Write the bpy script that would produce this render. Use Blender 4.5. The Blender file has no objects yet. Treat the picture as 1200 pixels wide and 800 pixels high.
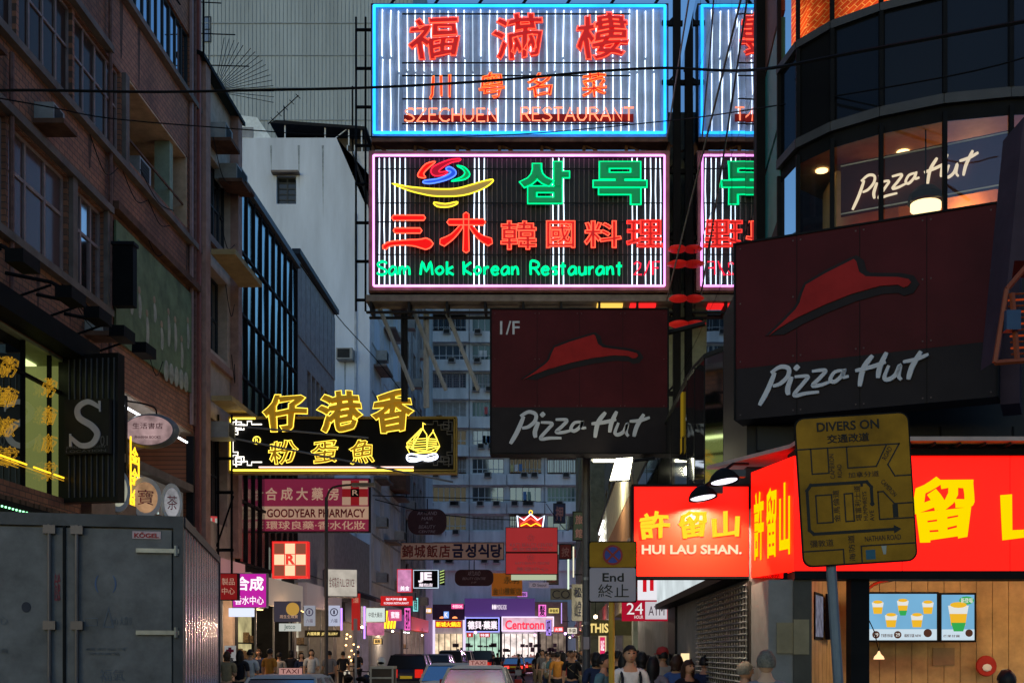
import bpy, bmesh, math, random
from mathutils import Vector, Matrix
R = math.radians
random.seed(7)
sc = bpy.context.scene
COL = sc.collection
# ------------------------------------------------------------------ camera
EYE, F, VX, HY = 1.75, 1300.0, 650.0, 765.0      # eye height, focal length, street vanishing point in a 1200 x 800 frame
cam_d = bpy.data.cameras.new('camera'); cam_d.sensor_width = 36; cam_d.lens = 36*F/1200
cam_d.shift_x = (600-VX)/1200; cam_d.shift_y = (HY-400)/1200
cam_d.clip_start = .1; cam_d.clip_end = 2000
cam = bpy.data.objects.new('camera', cam_d); COL.objects.link(cam)
cam.location = (0, 0, EYE); cam.rotation_euler = (R(90), 0, 0); sc.camera = cam
# ------------------------------------------------------------------ sky, sun, exposure (dusk)
SUN_EL, SUN_ROT = R(9), R(200)
w = bpy.data.worlds.new('World'); sc.world = w; w.use_nodes = True
nt = w.node_tree; nt.nodes.clear()
sky = nt.nodes.new('ShaderNodeTexSky'); sky.sky_type = 'NISHITA'; sky.sun_disc = False
sky.sun_elevation = SUN_EL; sky.sun_rotation = SUN_ROT; sky.ozone_density = 2.2; sky.air_density = 1.3
bg = nt.nodes.new('ShaderNodeBackground'); bg.inputs['Strength'].default_value = 0.15
ow = nt.nodes.new('ShaderNodeOutputWorld')
tint = nt.nodes.new('ShaderNodeVectorMath'); tint.operation = 'MULTIPLY'; tint.inputs[1].default_value = (.64, .94, 1.38)     # blue hour: everything leans blue
nt.links.new(sky.outputs[0], tint.inputs[0]); nt.links.new(tint.outputs[0], bg.inputs[0]); nt.links.new(bg.outputs[0], ow.inputs[0])
sl = bpy.data.lights.new('sun', 'SUN'); sl.energy = .02; sl.angle = R(25); sl.color = (.8, .85, 1)
so = bpy.data.objects.new('sun', sl); COL.objects.link(so)
so.rotation_euler = (R(62), 0, R(20)); so.location = (0, -20, 60)
sc.view_settings.view_transform = 'Standard'; sc.view_settings.look = 'None'
sc.view_settings.exposure = 0; sc.view_settings.gamma = 1
sc.cycles.use_denoising = True; sc.cycles.max_bounces = 7; sc.cycles.diffuse_bounces = 3
sc.cycles.glossy_bounces = 4; sc.cycles.transparent_max_bounces = 12; sc.cycles.caustics_reflective = False
sc.cycles.caustics_refractive = False; sc.cycles.sample_clamp_indirect = 3
# ------------------------------------------------------------------ materials
MATS = {}
def M(name, col=(.5,.5,.5), rough=.6, metal=0, emit=None, es=1.0, var=.25, vs=3.0, spec=.2, bump=0, bs=60, streak=False):
    if name in MATS: return MATS[name]
    m = bpy.data.materials.new(name); MATS[name] = m; m.use_nodes = True
    n = m.node_tree; b = n.nodes['Principled BSDF']
    b.inputs['Base Color'].default_value = (*col, 1); b.inputs['Roughness'].default_value = rough
    b.inputs['Metallic'].default_value = metal; b.inputs['Specular IOR Level'].default_value = spec
    if emit:
        b.inputs['Emission Color'].default_value = (*emit, 1); b.inputs['Emission Strength'].default_value = es
    if var and not emit:
        tc = n.nodes.new('ShaderNodeTexCoord'); no = n.nodes.new('ShaderNodeTexNoise')
        mp = n.nodes.new('ShaderNodeMapping'); mp.inputs['Scale'].default_value = (1, .15, 1) if streak else (1, 1, 1)
        no.inputs['Scale'].default_value = vs; no.inputs['Detail'].default_value = 7; no.inputs['Roughness'].default_value = .65
        cr = n.nodes.new('ShaderNodeValToRGB'); e = cr.color_ramp.elements
        e[0].position = .3; e[1].position = .7
        e[0].color = (*[c*(1-var) for c in col], 1); e[1].color = (*[min(1, c*(1+var*.6)) for c in col], 1)
        n.links.new(tc.outputs['Object'], mp.inputs[0]); n.links.new(mp.outputs[0], no.inputs[0])
        n.links.new(no.outputs[0], cr.inputs[0]); n.links.new(cr.outputs[0], b.inputs['Base Color'])
        if bump:
            n2 = n.nodes.new('ShaderNodeTexNoise'); n2.inputs['Scale'].default_value = bs; n2.inputs['Detail'].default_value = 3
            bp = n.nodes.new('ShaderNodeBump'); bp.inputs['Strength'].default_value = bump; bp.inputs['Distance'].default_value = .01
            n.links.new(tc.outputs['Object'], n2.inputs[0]); n.links.new(n2.outputs[0], bp.inputs['Height']); n.links.new(bp.outputs[0], b.inputs['Normal'])
    return m
def E(name, col=None, s=1.0, vary=0, vs=6):      # something that gives off light
    if name in MATS: return MATS[name]
    m = bpy.data.materials.new(name); MATS[name] = m; m.use_nodes = True
    n = m.node_tree; n.nodes.clear(); o = n.nodes.new('ShaderNodeOutputMaterial'); e = n.nodes.new('ShaderNodeEmission')
    e.inputs[0].default_value = (*col, 1); e.inputs[1].default_value = s; n.links.new(e.outputs[0], o.inputs[0])
    if vary:
        tc = n.nodes.new('ShaderNodeTexCoord'); no = n.nodes.new('ShaderNodeTexNoise'); no.inputs['Scale'].default_value = vs
        no.inputs['Detail'].default_value = 3
        mr = n.nodes.new('ShaderNodeMapRange'); mr.inputs[1].default_value = .3; mr.inputs[2].default_value = .7
        mr.inputs[3].default_value = s*(1-vary); mr.inputs[4].default_value = s*(1+vary)
        n.links.new(tc.outputs['Object'], no.inputs[0]); n.links.new(no.outputs[0], mr.inputs[0]); n.links.new(mr.outputs[0], e.inputs[1])
    return m
def glass(name, tint=(1,1,1), ior=1.5, rough=.02, dark=None, wave=0, boost=0):
    """pane: mirror-like by angle; see-through, or with a dark body behind it"""
    if name in MATS: return MATS[name]
    m = bpy.data.materials.new(name); MATS[name] = m; m.use_nodes = True
    n = m.node_tree; n.nodes.clear(); o = n.nodes.new('ShaderNodeOutputMaterial')
    fr = n.nodes.new('ShaderNodeFresnel'); fr.inputs[0].default_value = ior
    g = n.nodes.new('ShaderNodeBsdfGlossy'); g.inputs['Roughness'].default_value = rough; g.inputs[0].default_value = (*tint, 1)
    if dark: t = n.nodes.new('ShaderNodeBsdfDiffuse'); t.inputs[0].default_value = (*dark, 1)
    else: t = n.nodes.new('ShaderNodeBsdfTransparent'); t.inputs[0].default_value = (.85, .87, .86, 1)
    mx = n.nodes.new('ShaderNodeMixShader'); fac = fr.outputs[0]
    if boost:
        a = n.nodes.new('ShaderNodeMath'); a.operation = 'ADD'; a.use_clamp = True; a.inputs[1].default_value = boost
        n.links.new(fac, a.inputs[0]); fac = a.outputs[0]
    n.links.new(fac, mx.inputs[0]); n.links.new(t.outputs[0], mx.inputs[1]); n.links.new(g.outputs[0], mx.inputs[2])
    n.links.new(mx.outputs[0], o.inputs[0])
    if wave:
        tc = n.nodes.new('ShaderNodeTexCoord'); no = n.nodes.new('ShaderNodeTexNoise'); no.inputs['Scale'].default_value = .55; no.inputs['Detail'].default_value = 1
        bp = n.nodes.new('ShaderNodeBump'); bp.inputs['Strength'].default_value = 1; bp.inputs['Distance'].default_value = wave
        n.links.new(tc.outputs['Object'], no.inputs[0]); n.links.new(no.outputs[0], bp.inputs['Height'])
        n.links.new(bp.outputs[0], g.inputs['Normal'])
    return m
def brick_mat(name, c1, c2, cm, bw, bh, mort=.01, var=.5):
    if name in MATS: return MATS[name]
    m = bpy.data.materials.new(name); MATS[name] = m; m.use_nodes = True
    n = m.node_tree; b = n.nodes['Principled BSDF']; b.inputs['Roughness'].default_value = .8
    tc = n.nodes.new('ShaderNodeTexCoord'); br = n.nodes.new('ShaderNodeTexBrick')
    br.inputs['Scale'].default_value = 1; br.inputs['Brick Width'].default_value = bw; br.inputs['Row Height'].default_value = bh
    br.inputs['Mortar Size'].default_value = mort; br.inputs['Mortar Smooth'].default_value = .3
    for k, c in (('Color1', c1), ('Color2', c2), ('Mortar', cm)): br.inputs[k].default_value = (*c, 1)
    no = n.nodes.new('ShaderNodeTexNoise'); no.inputs['Scale'].default_value = .7; no.inputs['Detail'].default_value = 8
    mp = n.nodes.new('ShaderNodeMapping'); mp.inputs['Scale'].default_value = (1, .3, 1)
    mr = n.nodes.new('ShaderNodeMapRange'); mr.inputs[1].default_value = .3; mr.inputs[2].default_value = .7; mr.inputs[3].default_value = 1-var; mr.inputs[4].default_value = 1.1
    mx = n.nodes.new('ShaderNodeVectorMath'); mx.operation = 'SCALE'
    n.links.new(tc.outputs['Object'], br.inputs[0]); n.links.new(tc.outputs['Object'], mp.inputs[0]); n.links.new(mp.outputs[0], no.inputs[0])
    n.links.new(no.outputs[0], mr.inputs[0]); n.links.new(br.outputs[0], mx.inputs[0]); n.links.new(mr.outputs[0], mx.inputs['Scale'])
    n.links.new(mx.outputs[0], b.inputs['Base Color'])
    bp = n.nodes.new('ShaderNodeBump'); bp.inputs['Strength'].default_value = .5; bp.inputs['Distance'].default_value = .01; bp.invert = True
    n.links.new(br.outputs['Fac'], bp.inputs['Height']); n.links.new(bp.outputs[0], b.inputs['Normal'])
    return m
# ------------------------------------------------------------------ mesh builder
def wx(px, Y): return (px-VX)*Y/F
def wz(py, Y): return EYE+(HY-py)*Y/F
class MB:
    def __init__(s): s.v = []; s.f = []
    def add(s, vs, fs):
        b = len(s.v); s.v += [tuple(q) for q in vs]; s.f += [tuple(b+i for i in f) for f in fs]; return s
    def box(s, x0, x1, y0, y1, z0, z1, m=None):
        vs = [Vector(p) for p in ((x0,y0,z0),(x1,y0,z0),(x1,y1,z0),(x0,y1,z0),(x0,y0,z1),(x1,y0,z1),(x1,y1,z1),(x0,y1,z1))]
        if m: vs = [m @ p for p in vs]
        return s.add(vs, [(0,3,2,1),(4,5,6,7),(0,1,5,4),(1,2,6,5),(2,3,7,6),(3,0,4,7)])
    def quad(s, *p): return s.add(p, [tuple(range(len(p)))])
    def prism(s, poly, z0, z1, ax='z'):       # polygon in the plane, extruded between z0 and z1 along an axis
        n = len(poly)
        def P(a, b, c): return (a,b,c) if ax == 'z' else (a,c,b) if ax == 'y' else (c,a,b)
        return s.add([P(a,b,z0) for a,b in poly]+[P(a,b,z1) for a,b in poly],
            [tuple(range(n))[::-1], tuple(range(n,2*n))]+[(i,(i+1)%n,n+(i+1)%n,n+i) for i in range(n)])
    def tube(s, pts, r, k=6, closed=False, r2=None):
        pts = [Vector(p) for p in pts]; n = len(pts)
        if n < 2: return s
        rings = []; up = None
        for i in range(n):
            if closed: t = pts[(i+1)%n]-pts[i-1]
            else: t = pts[min(i+1,n-1)]-pts[max(i-1,0)]
            if t.length < 1e-9: t = Vector((0,0,1))
            t.normalize()
            if up is None or abs(up.dot(t)) > .98: up = Vector((0,0,1)) if abs(t.z) < .9 else Vector((1,0,0))
            a = t.cross(up).normalized(); b = a.cross(t).normalized(); up = b
            rr = r if r2 is None else r+(r2-r)*i/(n-1)
            rings.append([pts[i]+(a*math.cos(2*math.pi*j/k)+b*math.sin(2*math.pi*j/k))*rr for j in range(k)])
        vs = [p for q in rings for p in q]; fs = []
        for i in range(n if closed else n-1):
            for j in range(k):
                a, b2 = i*k+j, i*k+(j+1)%k; c, d = ((i+1)%n)*k+(j+1)%k, ((i+1)%n)*k+j
                fs.append((a,b2,c,d))
        if not closed: fs += [tuple(range(k)), tuple((n-1)*k+j for j in range(k))[::-1]]
        return s.add(vs, fs)
    def lathe(s, prof, k=16, m=None, cap=True):     # profile of (radius, z)
        vs = []; fs = []
        for r, z in prof:
            for j in range(k):
                p = Vector((r*math.cos(2*math.pi*j/k), r*math.sin(2*math.pi*j/k), z)); vs.append(m @ p if m else p)
        for i in range(len(prof)-1):
            for j in range(k): fs.append((i*k+j, i*k+(j+1)%k, (i+1)*k+(j+1)%k, (i+1)*k+j))
        if cap and prof[0][0] > 1e-4: fs.append(tuple(range(k))[::-1])
        if cap and prof[-1][0] > 1e-4: fs.append(tuple((len(prof)-1)*k+j for j in range(k)))
        return s.add(vs, fs)
    def ball(s, c, r, k=12, sc_=(1,1,1)):
        c = Vector(c); n = k//2
        vs = []; fs = []
        for i in range(n+1):
            a = math.pi*i/n
            for j in range(k):
                b = 2*math.pi*j/k; vs.append(c+Vector((math.sin(a)*math.cos(b)*r*sc_[0], math.sin(a)*math.sin(b)*r*sc_[1], math.cos(a)*r*sc_[2])))
        for i in range(n):
            for j in range(k): fs.append((i*k+j, (i+1)*k+j, (i+1)*k+(j+1)%k, i*k+(j+1)%k))
        return s.add(vs, fs)
    def mesh(s, name, mat, smooth=False):
        me = bpy.data.meshes.new(name); me.from_pydata(s.v, [], s.f)
        bm = bmesh.new(); bm.from_mesh(me); bmesh.ops.recalc_face_normals(bm, faces=bm.faces); bm.to_mesh(me); bm.free()
        if mat: me.materials.append(mat)
        if smooth: me.shade_smooth()
        return me
    def build(s, name, mat, parent=None, smooth=False, loc=None, **kw):
        return link(name, s.mesh(name, mat, smooth), parent, loc, **kw)
def link(name, me, parent=None, loc=None, label=None, cat=None, group=None, kind=None, mat=None, rot=None):
    o = bpy.data.objects.new(name, me); COL.objects.link(o)
    if loc is not None: o.location = loc
    if rot is not None: o.rotation_euler = rot
    if parent is not None: o.parent = parent
    for k, v in (('label', label), ('category', cat), ('group', group), ('kind', kind)):
        if v: o[k] = v
    if mat is not None:
        o.material_slots[0].link = 'OBJECT'; o.material_slots[0].material = mat
    return o
def thing(name, label, cat, loc=(0,0,0), m=None, rz=0, group=None):
    o = bpy.data.objects.new(name, None); COL.objects.link(o)
    mt = Matrix.Translation(Vector(loc)) @ ((m or Matrix.Identity(3)).to_4x4() @ Matrix.Rotation(rz, 4, 'Z'))
    o.matrix_world = mt; o.empty_display_size = .3
    o['label'] = label; o['category'] = cat
    if group: o['group'] = group
    return o
def copy_tree(o, parent=None):
    c = o.copy(); COL.objects.link(c); c.parent = parent
    for ch in o.children: copy_tree(ch, c)
    return c
def basis(x, y, z): return Matrix((x, y, z)).transposed()
FRONT = basis((1,0,0),(0,0,1),(0,-1,0))        # local x to the right, y up, z towards the viewer
LEFTW = basis((0,1,0),(0,0,1),(1,0,0))         # facade of the buildings on the left, facing +X
RIGHTW = basis((0,-1,0),(0,0,1),(-1,0,0))      # facade of the buildings on the right, facing -X
def facing(ang): return Matrix.Rotation(ang, 3, 'Z') @ FRONT
# ------------------------------------------------------------------ lettering
_tx = {}
def text_mesh(s, r=0, depth=.01, bold=0, res=3, shear=0):
    k = (s, r, depth, bold, res, shear)
    if k in _tx: return _tx[k].copy()
    c = bpy.data.curves.new('lettering', 'FONT'); c.body = s; c.resolution_u = res; c.shear = shear
    if r: c.fill_mode = 'NONE'; c.bevel_depth = r; c.bevel_resolution = 0; c.offset = bold
    else: c.fill_mode = 'BOTH'; c.extrude = depth; c.bevel_depth = bold; c.bevel_resolution = 0
    o = bpy.data.objects.new('lettering', c); me = bpy.data.meshes.new_from_object(o)
    bpy.data.objects.remove(o); bpy.data.curves.remove(c); _tx[k] = me
    return me.copy()
def text(s, box, mat, parent, z=.01, r=0, depth=.004, bold=0, name='lettering', keep=False, shear=0, rot=0, smooth_r=None, dist=None):
    """lettering s stretched into box (x0,y0,x1,y1) of the parent's front plane"""
    x0, y0, x1, y1 = box; h = y1-y0; wd = x1-x0
    if rot in (90, -90): h, wd = wd, h       # other angles: the box is that of the level text
    nominal = .8
    rr = r/(h/nominal) if r else 0
    me = text_mesh(s, rr, depth/(h/nominal), bold, 3, shear)
    xs = [v.co.x for v in me.vertices]; ys = [v.co.y for v in me.vertices]
    if not xs: return None
    a0, a1, b0, b1 = min(xs), max(xs), min(ys), max(ys)
    sx = wd/max(a1-a0, 1e-6); sy = h/max(b1-b0, 1e-6)
    if keep: sx = sy = min(sx, sy)
    cx, cy = (x0+x1)/2, (y0+y1)/2; ca, sa = math.cos(R(rot)), math.sin(R(rot))
    for v in me.vertices:
        px = (v.co.x-(a0+a1)/2)*sx; py = (v.co.y-(b0+b1)/2)*sy
        if dist: px, py = dist(px/max(wd,h), py/max(wd,h)); px *= max(wd,h); py *= max(wd,h)
        zz = v.co.z*(h/nominal)
        v.co = Vector((cx+px*ca-py*sa, cy+px*sa+py*ca, z+zz))
    me.materials.clear(); me.materials.append(mat)
    return link(name, me, parent)
def spline(pts, n=5, closed=False):
    P = [Vector((*p, 0)[:3]) if len(p) == 2 else Vector(p) for p in pts]; out = []; m = len(P)
    for i in range(m if closed else m-1):
        if closed: a, b, c, d = P[i-1], P[i], P[(i+1)%m], P[(i+2)%m]
        else: a, b, c, d = P[max(i-1,0)], P[i], P[i+1], P[min(i+2,m-1)]
        for k in range(n):
            t = k/n; out.append(.5*((2*b)+(c-a)*t+(2*a-5*b+4*c-d)*t*t+(3*b-a-3*c+d)*t**3))
    if not closed: out.append(P[-1])
    return out
def ribbon(mb, pts, w, z, d=.01, taper=.35, n=6):     # a brush stroke with thickness
    s = spline(pts, n); k = len(s); L = []; Rr = []
    for i, p in enumerate(s):
        t = (s[min(i+1,k-1)]-s[max(i-1,0)]); t.normalize(); nn = Vector((-t.y, t.x, 0))
        u = i/(k-1); ww = w*(1-taper*abs(2*u-1)**3)/2
        L.append(p+nn*ww); Rr.append(p-nn*ww)
    for i in range(k-1):
        a, b, c, e = L[i], L[i+1], Rr[i+1], Rr[i]
        for zz in (z, z+d): mb.quad(*[(q.x,q.y,zz) for q in (a,b,c,e)])
        mb.quad((a.x,a.y,z),(b.x,b.y,z),(b.x,b.y,z+d),(a.x,a.y,z+d)); mb.quad((e.x,e.y,z),(c.x,c.y,z),(c.x,c.y,z+d),(e.x,e.y,z+d))
    for i in (0, k-1): mb.quad((L[i].x,L[i].y,z),(Rr[i].x,Rr[i].y,z),(Rr[i].x,Rr[i].y,z+d),(L[i].x,L[i].y,z+d))
    return mb
def kai(x, y):      # brush-hand warp: horizontals rise to the right, strokes sway a little
    return (x*(1+.05*math.sin(5*y+1))+.018*math.sin(9*y+4*x), y*.93+.11*x+.02*math.sin(8*x+3*y)-.06*x*x)
def brush(parent, pts, ws, fill, tube, z0, z1, r, nm):
    s = spline(pts, 5); k = len(s); L_ = []; R_ = []
    for i, p in enumerate(s):
        t = (s[min(i+1,k-1)]-s[max(i-1,0)]); t.normalize(); nn = Vector((-t.y,t.x,0)); u = i/(k-1)*(len(ws)-1); j = min(int(u), len(ws)-2); w_ = (ws[j]+(ws[j+1]-ws[j])*(u-j))/2
        L_.append((p+nn*w_)[:2]); R_.append((p-nn*w_)[:2])
    t0 = (s[0]-s[1]).normalized()*ws[0]*.35; t1 = (s[-1]-s[-2]).normalized()*ws[-1]*.35
    poly = L_+[(s[-1]+t1)[:2]]+R_[::-1]+[(s[0]+t0)[:2]]
    MB().prism(poly, z0, z0+.03).build(nm, fill, parent); MB().tube([(x,y,z1) for x, y in poly], r, 5, closed=True).build('neon_outline', tube, parent)
# single-stroke tube letters on a unit cell
G = {
'S':(.8,[[(.78,.86),(.6,1),(.3,.98),(.1,.8),(.25,.58),(.6,.45),(.78,.24),(.6,.03),(.25,0),(.04,.14)]]),
'Z':(.8,[[(.05,1),(.75,1),(.05,0),(.78,0)]]), 'E':(.7,[[(.7,1),(.08,1),(.08,0),(.7,0)],[(.08,.52),(.58,.52)]]),
'C':(.85,[[(.82,.84),(.6,1),(.3,.96),(.08,.7),(.08,.3),(.3,.04),(.6,0),(.82,.16)]]),
'H':(.8,[[(.08,1),(.08,0)],[(.75,1),(.75,0)],[(.08,.52),(.75,.52)]]),
'U':(.85,[[(.08,1),(.08,.3),(.25,.04),(.55,.04),(.75,.3),(.75,1)]]), 'N':(.8,[[(.08,0),(.08,1),(.75,0),(.75,1)]]),
'R':(.8,[[(.08,0),(.08,1),(.55,1),(.75,.78),(.55,.52),(.08,.52)],[(.4,.52),(.78,0)]]),
'T':(.8,[[(.02,1),(.8,1)],[(.41,1),(.41,0)]]), 'A':(.85,[[(.02,0),(.42,1),(.82,0)],[(.16,.36),(.68,.36)]]),
'M':(1.0,[[(.05,0),(.2,1),(.5,.25),(.8,1),(.95,0)]]), 'K':(.75,[[(.08,1),(.1,0)],[(.68,.95),(.12,.45),(.72,.02)]]),
'a':(.72,[[(.62,.55),(.35,.62),(.08,.35),(.15,.03),(.4,.05),(.6,.35),(.62,.58),(.68,.02)]]),
'm':(1.0,[[(.08,.62),(.08,0)],[(.08,.3),(.25,.58),(.42,.5),(.46,.02)],[(.46,.3),(.65,.58),(.84,.48),(.88,0)]]),
'o':(.7,[[(.35,.62),(.08,.35),(.3,.02),(.6,.25),(.52,.55),(.35,.62)]]),
'k':(.6,[[(.08,1),(.08,0)],[(.52,.62),(.1,.3),(.56,0)]]),
'r':(.5,[[(.08,.62),(.1,0)],[(.1,.34),(.25,.56),(.46,.56)]]),
'e':(.7,[[(.08,.34),(.58,.36),(.5,.58),(.28,.6),(.07,.36),(.2,.04),(.45,.02),(.62,.14)]]),
'n':(.68,[[(.08,.62),(.1,0)],[(.1,.32),(.3,.58),(.52,.5),(.58,0)]]),
's':(.58,[[(.5,.55),(.25,.6),(.12,.45),(.45,.26),(.42,.05),(.08,.05)]]),
't':(.55,[[(.28,.95),(.26,.1),(.32,.0)],[(.02,.66),(.5,.66)]]), 'u':(.68,[[(.08,.62),(.1,.15),(.28,.0),(.52,.15),(.58,.62)],[(.58,.62),(.62,0)]]),
'2':(.7,[[(.08,.8),(.3,1),(.6,.85),(.55,.55),(.08,0),(.68,0)]]), '/':(.5,[[(.05,-.05),(.45,1.05)]]), 'F':(.65,[[(.65,1),(.08,1),(.08,0)],[(.08,.52),(.5,.52)]]),
' ':(.55,[]),
}
def stroke_text(s, box, mat, parent, z, r, sharp=False, name='neon_letter', k=5, gap=.12):
    x0, y0, x1, y1 = box; tot = sum(G[c][0]+gap for c in s)-gap; ux = (x1-x0)/tot; uy = y1-y0; x = x0
    for c in s:
        wd, st = G[c]
        if st:
            mb = MB()
            for p in st:
                q = [(x+a*ux, y0+b*uy, z) for a, b in p]
                if not sharp: q = [tuple(v) for v in spline(q, 3)]
                mb.tube(q, r, k)
            mb.build(name, mat, parent)
        x += (wd+gap)*ux
def rect_pts(x0, y0, x1, y1, z): return [(x0,y0,z),(x1,y0,z),(x1,y1,z),(x0,y1,z)]
PIZZA = [  # brush strokes of the script on a 0..10 by 0..4 field: (points, width)
 ([(.15,0),(.75,1.3),(1.3,2.9)],.42), ([(1.0,2.9),(1.7,3.35),(2.3,3.1),(2.25,2.4),(1.7,1.8),(1.15,1.65)],.36),
 ([(2.55,2.3),(2.25,1.3),(2.3,.65)],.42), ([(2.75,2.9),(3.05,3.25)],.42),
 ([(2.75,2.25),(3.7,2.15),(3.4,1.6),(2.75,.7),(2.9,.5),(3.5,.6),(4.5,.6)],.32),
 ([(4.0,2.55),(4.95,2.5),(4.6,1.9),(4.05,1.25),(4.6,1.2),(5.3,1.4)],.32),
 ([(6.15,2.3),(5.6,2.2),(5.3,1.6),(5.6,1.35),(6.1,1.8),(6.3,2.35),(6.2,1.7),(6.6,1.7)],.32),
 ([(8.25,3.3),(7.6,2.2),(7.35,.65)],.42), ([(9.2,3.4),(8.75,2.2),(8.6,1.2)],.4), ([(7.05,2.1),(8.1,2.25),(9.15,2.55)],.34),
 ([(9.35,2.2),(9.05,1.2),(9.3,.95),(9.8,1.3),(10.1,2.1),(10.0,1.2),(10.2,.8)],.34),
 ([(11.5,3.1),(10.9,1.8),(10.65,.75)],.4), ([(10.3,2.35),(11.2,2.45),(12.0,2.75)],.3)]
def script_logo(box, mat, parent, z, d=.02, tubes=0, thick=1.0, slope=0):
    x0, y0, x1, y1 = box; sx = (x1-x0)/12.2; sy = (y1-y0)/3.5; wsc = (sx+sy)/2
    for k_i, (pts, wd) in enumerate(PIZZA):
        q = [(x0+a*sx, y0+b*sy+slope*a*sx) for a, b in pts]
        mb = MB(); ribbon(mb, q, wd*wsc*thick, z, d+.0015*k_i); mb.build('script_stroke', mat, parent)
HAT = [((x-185)/523*1.5, (505-y)/277*1.1) for x, y in ((185,505),(240,455),(290,405),(305,380),(314,345),(328,308),(400,272),(488,236),(505,229),(514,240),(524,285),(548,308),(600,318),(660,328),(700,343),(708,357),(698,371),(682,375),(662,360),(600,355),(500,372),(400,402),(300,440),(230,475))]
def hat(box, matr, matk, parent, z):
    x0, y0, x1, y1 = box
    def P(k, dx, dy): return [(x0+(a/1.5)*(x1-x0)*k+dx, y0+(b/1.1)*(y1-y0)*k+dy) for a, b in HAT]
    o = P(1, 0, 0); c = (sum(a for a,_ in o)/len(o), sum(b for _,b in o)/len(o)); g = (y1-y0)*.09
    big = []
    n = len(o)
    for i in range(n):
        p, q, r_ = Vector(o[i-1]), Vector(o[i]), Vector(o[(i+1)%n]); t = (r_-p).normalized(); nn = Vector((-t.y,t.x)); big.append((q.x+nn.x*g, q.y+nn.y*g))
    big = [(x+g*.3, y-g*.35) for x, y in big]; MB().prism(big, z, z+.008).build('hat_outline', matk, parent); MB().prism(o, z+.008, z+.02).build('hat_emblem', matr, parent)
# ------------------------------------------------------------------ walls and windows
def wall_mb(w, h, holes, d=.3, back=None, x0=0, y0=0, side=True, top=True):
    """front sheet of a wall with reveals round its openings, plus the building's body behind it"""
    mb = MB(); xs = sorted({x0, w}|{a for q in holes for a in (q[0], q[2]) if x0 < a < w}); ys = sorted({y0, h}|{a for q in holes for a in (q[1], q[3]) if y0 < a < h})
    for j in range(len(ys)-1):
        run = None
        for i in range(len(xs)-1):
            cx, cy = (xs[i]+xs[i+1])/2, (ys[j]+ys[j+1])/2
            solid = not any(q[0] < cx < q[2] and q[1] < cy < q[3] for q in holes)
            if solid: run = xs[i] if run is None else run
            if run is not None and (not solid or i == len(xs)-2):
                e = xs[i+1] if solid else xs[i]
                mb.quad((run,ys[j],0),(e,ys[j],0),(e,ys[j+1],0),(run,ys[j+1],0)); run = None
    for q in holes:
        a, b, c, e = q[:4]; dd = q[4] if len(q) > 4 else d
        mb.quad((a,b,0),(c,b,0),(c,b,-dd),(a,b,-dd)); mb.quad((a,e,0),(c,e,0),(c,e,-dd),(a,e,-dd))
        mb.quad((a,b,0),(a,e,0),(a,e,-dd),(a,b,-dd)); mb.quad((c,b,0),(c,e,0),(c,e,-dd),(c,b,-dd))
    if back:
        mb.quad((x0,y0,0),(x0,h,0),(x0,h,-back),(x0,y0,-back)); mb.quad((w,y0,0),(w,h,0),(w,h,-back),(w,y0,-back))
        mb.quad((x0,h,0),(w,h,0),(w,h,-back),(x0,h,-back)); mb.quad((x0,y0,-back),(w,y0,-back),(w,h,-back),(x0,h,-back))
    return mb
_wm = {}
def window(parent, x0, y0, x1, y1, nx, ny, d, fm, gm, fw=.05, name='window', label=None, rows=None, ft=.06):
    w, h = round(x1-x0, 3), round(y1-y0, 3); k = (w, h, nx, ny, fm.name, fw, tuple(rows) if rows is not None else None, ft)
    if k not in _wm:
        mb = MB()
        mb.box(0,w,0,fw,0,ft); mb.box(0,w,h-fw,h,0,ft); mb.box(0,fw,fw,h-fw,0,ft); mb.box(w-fw,w,fw,h-fw,0,ft)
        for i in range(1, nx): mb.box(w*i/nx-fw/2, w*i/nx+fw/2, fw, h-fw, .002, ft-.004)
        for y in ([h*j/ny for j in range(1, ny)] if rows is None else [h*r for r in rows]): mb.box(fw, w-fw, y-fw/2, y+fw/2, .004, ft-.008)
        _wm[k] = mb.mesh(name, fm)
    k2 = (w, h, 'pane')
    if k2 not in _wm: _wm[k2] = MB().quad((fw/2,fw/2,.02),(w-fw/2,fw/2,.02),(w-fw/2,h-fw/2,.02),(fw/2,h-fw/2,.02)).mesh('pane', gm)
    o = link(name, _wm[k], parent, (x0, y0, -d), label=label)
    link('pane', _wm[k2], o, None, mat=gm)
    return o
def strip(parent, name, mat, x0, x1, y0, y1, z0, z1, **kw): return MB().box(x0,x1,y0,y1,z0,z1).build(name, mat, parent, **kw)
def structure(mb, name, mat, **kw): return mb.build(name, mat, None, kind='structure', **kw)
# ------------------------------------------------------------------ palette
DARK = M('dark_metal', (.02,.02,.023), .6, spec=.05); BLACK = M('black_paint', (.009,.009,.01), .6, spec=.05); STEEL = M('galvanised_steel', (.22,.23,.25), .5, .6, var=.3)
WHITE = M('white_paint', (.75,.75,.74), .5, var=.12); CREAM = M('cream_paint', (.55,.5,.4), .7); GREY = M('grey_paint', (.3,.31,.33), .6)
RUST = M('rusty_steel', (.16,.08,.05), .8, .2, var=.5)
G_DARK = glass('dark_glass', (.9,.93,1), 1.45, .03, dark=(.012,.015,.018)); G_SEE = glass('clear_glass', ior=1.28)
G_MIRROR = glass('mirror_glass', (.78,.8,.84), 1.6, .01, dark=(.01,.012,.014), wave=.0035, boost=.45)
G_SKY = glass('window_glass', (.8,.85,.9), 1.6, .05, dark=(.03,.035,.04), boost=.12)
E_WARM = E('warm_lamp', (1,.62,.25), 3); E_WHITE = E('white_lamp', (1,.95,.85), 5); E_TUBE = E('fluorescent_tube', (.9,.95,1), 5)
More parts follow.
